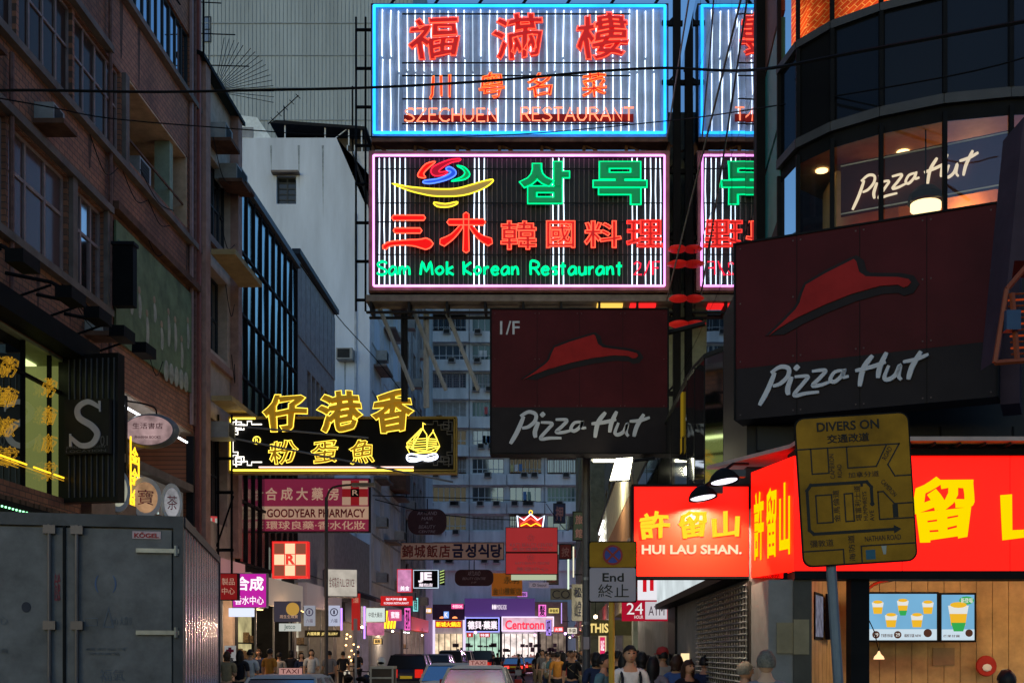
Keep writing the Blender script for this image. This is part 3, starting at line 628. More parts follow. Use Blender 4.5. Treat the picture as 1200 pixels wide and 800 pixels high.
for (a, b, z) in ((4.0,7.6,zb+FL*-1),(8.2,11.6,zb+FL*-1)):
    mb = MB()
    for i in range(int((b-a)/.2)): mb.box(a+i*.2,a+i*.2+.04,z+.15,z+1.75,.02,.05)
    for i in range(7): mb.box(a,b,z+.2+i*.25,z+.23+i*.25,.051,.07)
    mb.build('window_cage', M('pinkish_grille', (.32,.27,.3), .6), Gb)['kind'] = 'stuff'
# tall block behind G's left
Hb = thing('pale_tower', 'pale plain tower rising behind the blue apartment block', 'building', (-24,134,0), FRONT)
MB().box(0,9,0,60,-10,0).build('wall', bl, Hb)
for j in range(16): window(Hb, 6.6, 12+j*3, 8.4, 13.6+j*3, 3, 1, -.02, M('white_frame'), G_SKY, .08)

# clutter on the left facades: drooping cables, drain pipes, extra air conditioners, stains
rng = random.Random(31); cbl = M('facade_cable', (.02,.02,.022), .7, spec=.05)
for k in range(9):
    x = 8+rng.random()*8; y = rng.choice((9.1,12.7,16.6,13.2,11.8)); L_ = 1+rng.random()*2.5
    MB().tube([(p.x,p.y,p.z) for p in spline([(x,y,.18),(x+L_*.5,y-.25-.3*rng.random(),.2),(x+L_,y-.05,.18)], 5)], .012, 4).build('drooping_cable', cbl, A)
for x, y0_, y1_ in ((10.75,8.3,16.6),(6.25,8.3,12.7),(16.55,8,22),(2.9,8.3,16)): MB().tube([(x,y0_,.09),(x,y1_,.09)], .045, 6).build('drain_pipe', M('rust_pipe', (.2,.1,.08), .7, var=.5, vs=8), A)
for x, y in ((7.3,12.0),(9.6,8.6),(4.5,12.1)): ac_unit(A, x, y, .05, .78); strip(A, 'air_conditioner_tray', RUST, x-.06, x+.55, y-.1, y-.01, .0, .6)
stn = M('water_stain', (.12,.07,.055), .85, var=.6, vs=6)
for k in range(12):
    x = 7+rng.random()*9.3; y = rng.choice((12.88,9.2,16.78)); h = .5+rng.random()*.9; wd = .08+.16*rng.random()
    MB().add([(x,y,.0015),(x+wd,y,.0015),(x+wd*.7,y-h,.0015),(x+wd*.3,y-h*1.1,.0015)],[(0,1,2,3)]).build('rust_streak', stn, A)
for k in range(5): MB().tube([(p.x,p.y,p.z) for p in spline([(.5+k*.6,16.4-k*1.9,.3),(1.3+k*.4,15.6-k*1.9,.34),(2.6,15.9-k*1.8,.3)], 5)], .012, 4).build('drooping_cable', cbl, B)
ws2 = M('wall_stain', (.34,.38,.42), .85, var=.5, vs=5)
for x, y, h in ((.9,29.2,3),(2.6,29.2,1.6),(4.1,29.2,2.4),(5.4,29.2,4),(7.2,22,3),(6.6,18,5)): MB().add([(x,y,.002),(x+.12,y,.002),(x+.08,y-h,.002)],[(0,1,2)]).build('wall_stain', ws2, Eb)
strip(Eb, 'drain_pipe', M('pale_pipe_grey', (.42,.45,.5), .6), 7.2, 7.3, 3, 25.5, .002, .14)
for x, y in ((6.3,17.5),(6.3,13.2)): ac_unit(Eb, x, y, .05, 1.4)

# washing, cages and stains on the far block
cols = [M('laundry_%d' % k, c, .9) for k, c in enumerate(((.5,.1,.1),(.6,.6,.6),(.1,.2,.4),(.5,.45,.2),(.2,.3,.25)))]
for k in range(26):
    q = rng.choice(hG); x = q[0]+rng.random()*(q[2]-q[0]-.6)
    for u in range(rng.choice((1,2,3))): MB().box(x+u*.45,x+u*.45+.35,q[1]+.1,q[1]+.75+.3*rng.random(),.75,.79).build('laundry', rng.choice(cols), Gb)
for k in range(30):
    x = rng.random()*23; j = rng.choice(floors); MB().add([(x,j-.05,.706),(x+.14,j-.05,.706),(x+.07,j-1.0*rng.random()-.3,.706)],[(0,1,2)]).build('water_streak', ws2, Gb)
for k in range(22):
    q = rng.choice(hG); mb = MB()
    for i in range(int((q[2]-q[0])/.25)): mb.box(q[0]+i*.25,q[0]+i*.25+.04,q[1],q[3],.3,.33)
    mb.box(q[0],q[2],q[1],q[1]+.06,.0,.33); mb.box(q[0],q[2],q[3]-.06,q[3],.0,.33); mb.build('window_cage', RUST, Gb)['kind'] = 'stuff'
# =================================================================== the right-hand glass tower and its podium
spandrel = glass('spandrel_glass', (.26,.28,.32), 1.5, .06, dark=(.008,.009,.011)); band = M('band_metal', (.055,.055,.06), .5)
TW = thing('curved_glass_tower', 'dark glass tower with a rounded corner and lit restaurant windows', 'building', (3.46,31,0))
O = Vector((3.46,31,0))
V = [(3.46,18.45),(3.33,16.5),(3.46,15.8),(3.82,15.3),(4.37,14.88),(5.1,14.53),(5.9,14.36),(7,14.3),(9.5,14.3)]
def facet(a, b, z0, z1, off=0, d=None):      # four corners of an upright panel between two plan points, moved outwards
    a, b = Vector((*a,0)), Vector((*b,0)); t = (b-a).normalized(); n = Vector((t.y,-t.x,0))
    p = [a+n*off-O, b+n*off-O]
    return [(p[0].x,p[0].y,z0),(p[1].x,p[1].y,z0),(p[1].x,p[1].y,z1),(p[0].x,p[0].y,z1)]
def slab(mb, a, b, z0, z1, o0, o1, e=0):
    f, g = facet(a,b,z0,z1,o0), facet(a,b,z0,z1,o1)
    return mb.add(f+g, [(0,1,2,3),(4,5,6,7),(0,1,5,4),(1,2,6,5),(2,3,7,6),(3,0,4,7)])
rng = random.Random(4)
n = 8; ys = [31-i*(31-18.55)/n for i in range(n+1)]
for i in range(n):
    for j in range(9):
        z0 = 5.2+j*2.1
        if j > 5: continue
        tl = (rng.random()-.5)*.006
        MB().quad((tl,ys[i]-31-.01,z0),(-tl,ys[i+1]-31+.01,z0),(-tl,ys[i+1]-31+.01,z0+2.08),(tl,ys[i]-31-.01,z0+2.08)).build('glass_panel', G_MIRROR, TW)
MB().box(.08,.2,-12.5,0,5,17.8).build('curtain_backing', BLACK, TW)
MB().box(-.14,.3,-12.75,-12.5,5,17.8).build('corner_post', BLACK, TW)
MB().box(.0,9,-.2,0,0,17.8).build('end_wall', DARK, TW)
orange = bpy.data.materials.new('orange_blind'); orange.use_nodes = True; nn = orange.node_tree; nn.nodes.clear()
tc = nn.nodes.new('ShaderNodeTexCoord'); ck = nn.nodes.new('ShaderNodeTexBrick'); ck.inputs['Scale'].default_value = 4
mpn = nn.nodes.new('ShaderNodeMapping'); mpn.inputs['Rotation'].default_value = (R(90),R(0),R(35)); no = nn.nodes.new('ShaderNodeTexNoise'); no.inputs['Scale'].default_value = 1.6
for k, c in (('Color1',(.8,.08,.012,1)),('Color2',(.6,.05,.01,1)),('Mortar',(1,.3,.06,1))): ck.inputs[k].default_value = c
mr = nn.nodes.new('ShaderNodeMapRange'); mr.inputs[1].default_value = .35; mr.inputs[2].default_value = .7; mr.inputs[3].default_value = .3; mr.inputs[4].default_value = 1.9
em = nn.nodes.new('ShaderNodeEmission'); oo = nn.nodes.new('ShaderNodeOutputMaterial')
nn.links.new(tc.outputs['Object'], mpn.inputs[0]); nn.links.new(mpn.outputs[0], ck.inputs[0]); nn.links.new(tc.outputs['Object'], no.inputs[0]); nn.links.new(no.outputs[0], mr.inputs[0])
nn.links.new(ck.outputs[0], em.inputs[0]); nn.links.new(mr.outputs[0], em.inputs[1]); nn.links.new(em.outputs[0], oo.inputs[0])
teal = M('teal_panel', (.03,.2,.2), .5); brownp = M('brown_panel', (.16,.07,.05), .6)
for i in range(len(V)-1):
    a, b = V[i], V[i+1]
    if i == 0:
        for z0, z1, m_ in ((5,8.3,DARK),(8.3,9.6,teal),(9.7,11.2,teal),(11.3,13.4,brownp),(13.4,17.6,DARK)): slab(MB(), a, b, z0, z1, -.1, -.02).build('side_panel', m_, TW)
        continue
    MB().add(facet(a,b,9.06,10.34,-.02), [(0,1,2,3)]).build('spandrel_panel', spandrel, TW)
    slab(MB(), a, b, 8.93, 9.06, -.15, .04).build('sill_band', band, TW); slab(MB(), a, b, 10.34, 10.45, -.15, .04).build('sill_band', band, TW)
    MB().add(facet(a,b,8.72,8.93,-.03), [(0,1,2,3)]).build('head_panel', BLACK, TW)
    MB().add(facet(a,b,5.6,8.72,-.02), [(0,1,2,3)]).build('window_pane', G_SEE if i < 5 else glass('bluish_glass', (.45,.52,.65), 1.5, .03, boost=.07), TW)
    slab(MB(), a, b, 10.45, 13.2, -.25, -.2).build('window_blind', orange, TW)
    MB().add(facet(a,b,10.45,13.2,-.02), [(0,1,2,3)]).build('window_pane', glass('thin_glass', ior=1.12), TW)
    MB().add(facet(a,b,13.2,17.6,-.02), [(0,1,2,3)]).build('spandrel_panel', spandrel, TW)
    for z0, z1, m_ in ((5.2,8.82,BLACK),(9.06,10.34,BLACK),(10.45,17.6,BLACK)):
        p = facet(a,b,z0,z1)[0]; MB().box(p[0]-.028,p[0]+.028,p[1]-.05,p[1]+.0,z0,z1).build('mullion', m_, TW)
# room behind the curved windows
rw = M('room_wall', (.36,.17,.09), .7); U = [(q[0]+1.2, q[1]+1.9) for q in V[1:]]
poly = [(q[0]-O.x+.1, q[1]-O.y+.1) for q in V[1:]]+[(6,-14.5),(1.5,-13)]
MB().prism(poly, 8.8, 8.84).build('ceiling', M('room_ceiling', (.5,.36,.22), .6), TW)
MB().prism(poly, 5.4, 5.5).build('room_floor', rw, TW)
MB().quad((1.2,-14.6,5.5),(1.2,-14.6,8.7),(8,-13.8,8.7),(8,-13.8,5.5)).build('room_back_wall', rw, TW)
MB().box(.6,1.5,-15.0,-14.2,5.5,8.7).build('room_column', M('cream_column', (.5,.34,.18), .6), TW)
MB().box(.8,6.2,-15.25,-15.1,7.66,7.76).build('lit_counter', E('red_strip', (1,.03,.02), 1.3), TW)
for x, y in ((.65,-15.35),(1.25,-15.7),(2.0,-15.9)):
    pass
pt = bpy.data.lights.new('room_lamp', 'POINT'); pt.energy = 34; pt.color = (1,.5,.17); pt.shadow_soft_size = .15
for k, (x, y) in enumerate(((3.9,16.2),(4.9,15.6),(5.7,15.4))):
    MB().lathe([(.09,0),(.09,.015)], 12, Matrix.Translation((x-O.x,y-O.y,8.78))).build('downlight', E('downlight', (1,.6,.25), 4), TW)
for x in (4.2,6.2):
    o = bpy.data.objects.new('room_lamp', pt); COL.objects.link(o); o.location = (x-O.x,16.3-O.y,8.3); o.parent = TW
dl = MB().lathe([(.24,0),(.22,.1),(.12,.2),(0,.24)], 16, Matrix.Translation((5.0-O.x,14.95-O.y,7.82)), cap=False); dl.build('dome_lamp', DARK, TW)
MB().lathe([(.2,-.1),(.2,-.02)], 16, Matrix.Translation((5.0-O.x,14.95-O.y,7.82))).build('dome_bulb', E('dome_bulb', (1,.75,.35), 2.5), TW)
MB().tube([(5.0-O.x,14.95-O.y,8.0),(5.0-O.x,14.95-O.y,8.8)], .01, 4).build('dome_cord', BLACK, TW)
# script sign in the window
ang = math.atan2(14.5-15.55, 5.85-4.1)
ws = thing('window_script_sign', 'white glowing script sign hung on a dark board inside the curved window', 'sign', (wx(1010,15.3),15.45,7.62), facing(ang*.9))
script_logo((-.1,.3,1.6,.74), E('warm_white_script', (1,.8,.55), .95), ws, .03, .02, thick=.68, slope=.06)
MB().box(-.25,2.35,.25,.98,-.03,0).build('board', M('maroon_board', (.06,.012,.01), .6), ws)
for y in (.27,.94): MB().box(-.25,2.35,y,y+.02,0,.015).build('board_trim', M('brass_trim', (.4,.33,.24), .4, .6), ws)
# podium
PD = thing('glazed_podium', 'dark reflective rounded podium below the mirror glass tower', 'podium', (2.1,28,0))
O2 = Vector((2.1,28,0)); P2 = [(2.1,28),(2.1,25.3),(2.1,22.6),(2.1,20),(2.1,17.6),(2.13,16.9),(2.2,16.3),(2.42,15.9),(2.8,15.7),(3.6,15.6),(5.5,15.55)]
PG = glass('podium_glass', (.75,.8,.8), 1.5, .04, dark=(.014,.014,.016), boost=.02)
pm = M('podium_metal', (.035,.035,.035), .5, .3)
Osave = O; O = O2
for i in range(len(P2)-1):
    MB().add(facet(P2[i],P2[i+1],3.4,6.08), [(0,1,2,3)]).build('glass_panel', PG, PD)
    slab(MB(), P2[i], P2[i+1], 6.08, 6.13, -.1, .02).build('coping', pm, PD)
    slab(MB(), P2[i], P2[i+1], 3.3, 3.42, -.1, .03).build('base_rail', pm, PD)
    p = facet(P2[i],P2[i+1],0,1)[0]; MB().box(p[0]-.006,p[0]+.006,p[1]-.01,p[1]+.01,3.42,6.08).build('mullion', BLACK, PD)
MB().prism([(q[0]-2.1,q[1]-28) for q in P2]+[(5,0)], 6.1, 6.15).build('roof', pm, PD)
MB().box(-.03,-.005,-9.95,-9.75,5.3,6.0).build('yellow_strip', E('amber_strip', (.8,.5,.03), .22), PD); MB().box(-.03,-.005,-9.95,-9.75,4.3,4.5).build('yellow_strip', E('amber_strip'), PD)  # yellow reflections in the podium glass, put in as glowing strips
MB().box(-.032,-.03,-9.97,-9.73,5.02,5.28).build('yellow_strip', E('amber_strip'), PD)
# ground floor wall
gw = M('grey_wall', (.2,.19,.18), .75)
MB().box(0,.3,-16.2,0,0,3.3).build('ground_wall', gw, PD)
MB().box(-.04,.0,-9.0,-7.8,0,2.55).build('door_recess', DARK, PD)
MB().tube([(-.06,-9.8+.12*math.cos(t*.6),1.6+.12*math.sin(t*.6)) for t in range(11)], .015, 5).build('wall_ring', BLACK, PD)
MB().box(-.12,.0,-10.7,-10.6,1.35,1.75).build('wall_lamp', E('wall_lamp', (1,.75,.4), 1.2), PD)
O = Osave
bk = thing('bank_fascia', 'glowing white fascia box over the roller shutter behind the red hanging sign', 'fascia', (1.98,20.2,2.55), RIGHTW)
MB().box(0,8.0,.1,.85,-.1,.12).build('light_box', E('bank_white', (.85,.95,.98), .75, .25, 1.2), bk); MB().box(0,8.0,.0,.09,-.1,.15).build('under_frame', BLACK, bk)
bs = thing('bank_logo_box', 'white glowing box with red striped bank emblem behind the parking sign', 'sign', (wx(766,20.4),20.4,wz(702,20.4)), FRONT)
MB().box(-.28,.28,0,.42,-.2,0).build('light_box', E('bank_face', (.92,.9,.95), .9), bs)
rs = E('bank_red', (.75,.01,.02), .8)
for k in range(3): MB().box(-.2+k*.13,-.13+k*.13,.14+.02*k,.42,.002,.01).build('emblem_bar', rs, bs)
MB().prism([(.18,.42),(.26,.42),(.22,.26),(.1,.18),(.13,.28)], .002, .01).build('emblem_bar', rs, bs)
atm = thing('cash_machine_sign', 'red and white box sign for a 24 hour cash machine', 'sign', (wx(756,20.4),20.38,wz(727,20.4)), FRONT)
MB().box(-.42,.42,0,.38,-.2,0).build('light_box', E('sign_red', (.6,.01,.04), .6), atm); MB().box(0,.4,.03,.35,.002,.012).build('white_face', E('atm_white', (.75,.7,.75), .75), atm)
text('24', (-.34,.12,-.04,.33), E('atm_digit', (.9,.85,.85), .9), atm, .004); text('HOUR', (-.2,.04,-.04,.1), E('atm_digit', (.9,.85,.85), .9), atm, .004); text('ATM', (.06,.1,.35,.27), M('atm_letter', (.1,.01,.06), .5), atm, .014)
# shutter
sh = thing('roller_shutter', 'half see-through steel roller grille beside the grey wall', 'shutter', (2.06,16.0,0), RIGHTW)
gs = M('grille_steel', (.3,.29,.28), .4, .6)
MB().box(0,4.2,0,2.52,-.03,-.01).build('backing', M('shutter_dark', (.04,.03,.025), .6), sh)
for i in range(26): MB().tube([(0,.85+i*.065,.02),(4.2,.85+i*.065,.02)], .012, 4).build('slat', gs, sh)
for i in range(22): MB().box(.1+i*.19,.115+i*.19,.8,2.5,.0,.012).build('link_bar', gs, sh)
MB().box(0,4.2,.72,.8,0,.06).build('rail', GREY, sh)
# --- dessert shop at the corner
HS = thing('dessert_shop', 'dessert shop with red glowing fascia and timber-lined interior', 'shop', (2.33,10.8,0), FRONT)
red_f = M('red_fascia', (.8,.03,.01), .4, emit=(1,.003,.0015), es=1.6); ylw = E('yellow_character', (1,.72,.0), 1.0)
MB().box(0,7,2.55,3.67,-.3,0).build('fascia_box', red_f, HS)
MB().box(0,7,3.67,3.73,-.3,.05).build('fascia_edge', BLACK, HS); MB().box(0,7,2.47,2.55,-.3,.03).build('fascia_edge', BLACK, HS)
MB().prism([(-.235,1.03),(-.02,0),(-.02,.0),(.0,.3),(-.2,1.1)], 2.55, 3.67, 'y').v
sf_ = MB(); sf_.add([(-.24,2.55,-1.0),(0,2.55,-.0),(0,3.67,-.0),(-.24,3.67,-1.0),(.1,2.55,-1.0),(.1,3.67,-1.0)], [(0,1,2,3),(0,3,5,4)]); sf_.build('side_fascia', red_f, HS)
def P10(px, py): return ((px-VX)*10.8/F-2.33, wz(py,10.8))
for ch, a, b, c, d in (('許',965,552,1040,640),('留',1068,556,1141,636),('山',1172,556,1245,638)):
    x0, y1 = P10(a,b); x1, y0 = P10(c,d); text(ch, (x0,y0,x1,y1), ylw, HS, .004, depth=.01, bold=.035, name='fascia_character', dist=kai)
for i, ch in enumerate('許留山'):
    t0 = .1+i*.3; mt = text(ch, (0,0,1,1), ylw, HS, 0, depth=.004, bold=.03, name='side_character')
    for v in mt.data.vertices:
        u = t0+v.co.x*.24; v.co = Vector((-.24+.24*u-.012+v.co.z*.0, 2.72+v.co.y*.72, -1+u))
cl = MB().prism([(-.9,1.6),(0.3,.0),(7,0),(7,-.3),(-.9,-1.7)], 0, .05, 'y')
cn = thing('red_lit_canopy', 'thin canopy above the red signs, its underside lit red', 'canopy', (2.33,10.8,3.86))
MB().add([(-.62,1.7,-.04),(0,.2,-.08),(.02,-.25,-.09),(6,-.25,-.09),(6,1.7,-.04),(-.62,1.7,0),(0,.2,-.04),(.02,-.25,-.05),(6,-.25,-.05),(6,1.7,0)], [(0,1,2,3,4),(5,6,7,8,9),(0,1,6,5),(1,2,7,6),(2,3,8,7)]).build('canopy_sheet', M('canopy_grey', (.4,.3,.28), .6), cn)
for i in range(24): MB().box(.1+i*.24,.115+i*.24,-.2,.2,-.12,-.095).build('canopy_rib', DARK, cn)
# dark wall above
MB().box(-.2,7,3.8,6.0,-3.2,-1.5).build('upper_wall', M('dark_wall', (.02,.02,.022), .6), HS)
MB().box(-.1,7,3.98,4.24,-1.5,-1.4).build('upper_wall', M('dark_wall'), HS)
for i in range(8): MB().box(.3+i*.8,.32+i*.8,3.98,4.24,-1.4,-1.39).build('wall_joint', BLACK, HS)
# interior
ply = M('honey_timber', (.5,.33,.15), .5, var=.3, vs=5, streak=False)
for i in range(26):
    MB().box(1.1+i*.2,1.292+i*.2,0,3.2,-3.0-.01*(i%2),-2.95).build('wall_plank', ply, HS)
for i in range(9):
    a = i/9; b = (i+.95)/9; x0, z0 = .2+a*1.0, -.35-a*2.6; x1, z1 = .2+b*1.0, -.35-b*2.6
    MB().quad((x0,0,z0),(x1,0,z1),(x1,3.2,z1),(x0,3.2,z0)).build('side_plank', ply, HS)
MB().box(0,7,2.95,3.0,-3,-.3).build('ceiling', M('shop_ceiling', (.3,.22,.14), .7), HS); MB().box(0,7,.0,.02,-3,0).build('shop_floor', GREY, HS)
MB().box(.56,.74,0,2.47,-.2,-.02).build('black_column', BLACK, HS); MB().box(-.24,0.0,0,2.47,-1.0,-.05).build('grey_column', gw, HS); MB().box(0,.18,0,2.47,-.25,-.03).build('steel_column', M('bronze_column', (.06,.055,.05), .4, .5), HS)
MB().box(-.16,-.0,1.75,2.05,-.06,-.03).build('notice_plate', M('notice', (.25,.2,.12), .6), HS)
MB().box(.0,.15,1.74,2.08,-.02,-.01).build('notice_plate', M('notice'), HS)
for x in (1.6,3.0,4.4): MB().box(x,x+.7,2.9,2.94,-1.7,-1.2).build('ceiling_lamp', E('shop_light', (1,.72,.35), 2.2), HS)
sl_ = bpy.data.lights.new('shop_lamp', 'POINT'); sl_.energy = 45; sl_.color = (1,.78,.45); sl_.shadow_soft_size = .25
for x_ in (2.2,4.4):
    o = bpy.data.objects.new('shop_lamp', sl_); COL.objects.link(o); o.parent = HS; o.location = (x_,2.8,-1.5)
MB().box(2.35,2.62,1.6,1.82,-2.94,-2.93).build('wall_notice', M('tan_paper', (.35,.24,.14), .7), HS)
MB().tube(spline([(1.0,2.35,-1.3),(1.15,2.5,-1.3),(1.35,2.55,-1.3)],4), .018).build('lamp_arm', M('brass', (.5,.35,.15), .3, .8), HS)
pl = thing('pendant_lamp', 'small white flower-shaped pendant lamp in the dessert shop', 'lamp', (wx(1030,12),12,wz(772,12)))
MB().lathe([(.06,0),(.05,.03),(.02,.06),(.008,.09)], 12).build('shade', E('pendant_glow', (1,.6,.3), 1.6), pl); MB().tube([(0,0,.09),(-.05,0,.3),(-.12,0,.45),(-.12,0,1.1)], .006, 4).build('cord', BLACK, pl)
rp = thing('red_round_plate', 'round red wall plate behind the customer in the dessert shop', 'plate', (wx(1171,13.2),13.6,wz(780,13.4)), FRONT)
MB().lathe([(.13,0),(.12,.02),(0,.025)], 20, Matrix.Identity(4)).build('plate', M('red_enamel', (.4,.03,.02), .4), rp); MB().ball((0,-.02,.03), .06, 8, (1,.8,.2)).build('emblem', WHITE, rp)
# menu screens
sky_b = E('screen_blue', (.22,.52,.8), .85, .12, 1); cup_y = E('screen_yellow', (1,.55,.03), .85); cup_w = E('screen_white', (.85,.85,.8), .9); grn = E('screen_green', (.05,.55,.12), .7); brn = E('screen_brown', (.13,.05,.03), .6)
def cup(p, x, y, s, base=None):
    MB().prism([(x-.3*s,y),(x+.3*s,y),(x+.38*s,y+.55*s),(x-.38*s,y+.55*s)], .012, .016).build('cup_picture', cup_y, p)
    MB().prism([(x-.38*s,y+.5*s),(x+.38*s,y+.5*s),(x+.44*s,y+.85*s),(x-.44*s,y+.85*s)], .014, .018).build('cup_top_picture', cup_w, p)
    MB().ball((x,y+.88*s,.018), .36*s, 12, (1,.35,.01)).build('fruit_picture', cup_y, p)
    if base: MB().prism([(x-.2*s,y-.25*s),(x+.2*s,y-.25*s),(x+.31*s,y+.12*s),(x-.31*s,y+.12*s)], .019, .022).build('cup_base_picture', grn, p)
def screen(name, label, px0, px1, Y, py0, py1, m=FRONT):
    w_ = (px1-px0)*Y/F; h_ = (py1-py0)*Y/F
    t = thing(name, label, 'screen', (wx((px0+px1)/2,Y),Y,wz(py1,Y)), m)
    MB().box(-w_/2,w_/2,0,h_,-.06,0).build('casing', BLACK, t); MB().box(-w_/2+.025,w_/2-.025,.025,h_-.025,.002,.006).build('picture', sky_b, t)
    MB().box(-w_/2+.025,w_/2-.025,.025,h_*.26,.007,.009).build('caption_band', E('screen_pale', (.7,.85,.95), .85), t)
    return t, w_, h_
s1_, sw, shh = screen('menu_screen', 'wide menu screen showing five yellow mango cups', 1015,1100,13.3,693,752)
for x, y in ((-.3,.34),(0,.36),(.3,.34)): cup(s1_, x, y, .16, x == 0)
for x, y in ((-.14,.18),(.17,.18)): cup(s1_, x, y, .17)
for x in (-.32,-.06): MB().lathe([(.045,.01),(.045,.014)], 14, Matrix.Translation((x,.09,0))).build('price_dot', brn, s1_); text('29', (x-.025,.07,x+.025,.11), cup_w, s1_, .016)
MB().lathe([(.05,.01),(.05,.014)], 14, Matrix.Translation((.3,.11,0))).build('price_dot', brn, s1_)
text('芒果撈 西米露', (-.26,.06,-.12,.1), brn, s1_, .01); text('楊枝甘露 NEW', (.02,.06,.22,.1), brn, s1_, .01)
s2_, sw, shh = screen('menu_screen', 'narrow menu screen showing one large mango cup', 1101,1144,13.3,694,752)
cup(s2_, .0, .2, .28, True); MB().lathe([(.045,.01),(.045,.014)], 14, Matrix.Translation((.13,.11,0))).build('price_dot', brn, s2_); MB().ball((.1,.5,.012), .09, 12, (1,.55,.05)).build('badge_picture', grn, s2_); text('新登場', (.03,.47,.17,.53), cup_w, s2_, .018); text('芒果甘露', (-.18,.06,.02,.09), brn, s2_, .01)
for i, (px0, px1) in enumerate(((948,972),(970,984))):
    Y = 11.9+i*.5
    t = thing('side_screen', ['slim wall screen seen edge-on beside the notice plate','second slim wall screen against the black column'][i], 'screen', (wx((px0+px1)/2,Y),Y,wz(749,Y)), facing(R(68)))
    MB().box(-.28,.28,0,.5,-.05,0).build('casing', BLACK, t); MB().box(-.25,.25,.03,.47,.002,.006).build('picture', E('dim_screen', (.25,.25,.33), .5, .6, 9), t)
# --- hanging red sign with gooseneck lamps
def board(name, label, cat, x0, y0, x1, y1, Y, d, face, frame=None, fw=.03, m=None, group=None, pname='face_panel', yaw=0):
    wd, ht = (x1-x0)*Y/F, (y1-y0)*Y/F
    t = thing(name, label, cat, (wx((x0+x1)/2,Y),Y,wz(y1,Y)), m or facing(R(yaw)), group=group)
    MB().box(-wd/2,wd/2,0,ht,-d,0).build(pname, face, t)
    if frame:
        mb = MB(); mb.box(-wd/2-fw,wd/2+fw,-fw,0,-d-.01,.02); mb.box(-wd/2-fw,wd/2+fw,ht,ht+fw,-d-.01,.02); mb.box(-wd/2-fw,-wd/2,0,ht,-d-.01,.019); mb.box(wd/2,wd/2+fw,0,ht,-d-.01,.019); mb.build('frame', frame, t)
    cx = (x0+x1)/2
    def bx(a, b, c, e): return ((a-cx)*Y/F, (y1-e)*Y/F, (c-cx)*Y/F, (y1-b)*Y/F)      # pixel box -> board plane
    return t, bx
hs, bx = board('hanging_red_sign', 'square red glowing dessert sign with yellow characters and a bright lamp spot', 'sign', 743,570,877,675,12,.22,red_f,BLACK,.025)
for ch, a, b, c, d in (('許',750,598,784,632),('留',796,597,828,631),('山',834,598,867,631)): text(ch, bx(a,b,c,d), E('sign_yellow', (1,.75,.03), 1.0), hs, .004, depth=.012, bold=.03, name='sign_character', dist=kai)
text('HUI LAU SHAN.', bx(752,638,869,649), E('cream_glow', (1,.85,.55), 1.0), hs, .004, depth=.006, bold=.03)
for i, (px, py, Y, lab) in enumerate(((824,580,11.55,'black gooseneck lamp shining on the middle of the square red sign'),(849,561,10.9,'black gooseneck lamp above the corner of the red fascia'))):
    lp = thing('gooseneck_lamp', lab, 'lamp', (wx(px,Y),Y,wz(py+4,Y)), group='gooseneck lamps over the red signs')
    tl = Matrix.Rotation(R(-8), 4, 'Y') @ Matrix.Rotation(R(-6), 4, 'X')
    MB().lathe([(.155,0),(.15,.03),(.12,.08),(.07,.12),(.03,.14),(0,.145)], 20, tl, cap=False).build('shade', BLACK, lp, smooth=True)
    MB().lathe([(.13,.012),(.13,.016)], 16, tl).build('bulb', E('lamp_disc', (.9,.85,1), 2.2), lp)
    MB().tube([(0,0,.12),(.1,.1,.2),(.3,.4,.25)], .015).build('arm', BLACK, lp)
    MB().box(.06,.2,-.05,.05,.05,.12).build('knuckle', M('dark_clamp', (.05,.05,.06), .4), lp)
    ld_ = bpy.data.lights.new('lamp_beam', 'SPOT'); ld_.energy = 130 if i == 0 else 30; ld_.spot_size = R(120); ld_.color = (1,.8,.55); ld_.shadow_soft_size = .04
    lo = bpy.data.objects.new('lamp_beam', ld_); COL.objects.link(lo); lo.parent = lp; lo.location = (0,.02,-.03); lo.rotation_euler = (R(28),0,0)
# --- big pizza sign on the corner
maroon = M('maroon_sheet', (.06,.007,.01), .45, var=.3, vs=1.1, spec=.06); blk = M('sign_black', (.022,.018,.02), .5, var=.15, spec=.03); hred = M('hat_red', (.28,.016,.016), .5, var=.2, spec=.05); gwht = M('grey_white_vinyl', (.46,.46,.5), .5, var=.08)
p0, p1 = Vector((1.96,12,4.27)), Vector((4.34,10.9,4.27)); L = (p1-p0).length
ps = thing('corner_pizza_sign', 'large unlit maroon and black pizza sign with red hat fixed on the rounded corner', 'sign', p0, facing(math.atan2(p1.y-p0.y, p1.x-p0.x)))
MB().box(0,L,.55,1.89,-.35,0).build('maroon_panel', maroon, ps); MB().box(0,L,0,.55,-.35,-.002).build('black_panel', blk, ps)
MB().box(0,L,1.89,1.91,-.36,.015).build('edge_trim', BLACK, ps); MB().box(L,L+.02,0,1.91,-.36,.015).build('edge_trim', BLACK, ps); MB().box(-.02,0,0,1.91,-.36,.015).build('edge_trim', BLACK, ps)
hat((.36,.86,1.82,1.55), hred, blk, ps, .004); script_logo((.24,.13,2.02,.53), gwht, ps, .004, .015, slope=.02)
MB().box(L+.02,L+.2,-.02,1.93,-.9,-.3).build('side_return', M('return_panel', (.05,.035,.05), .7, spec=.05), ps)
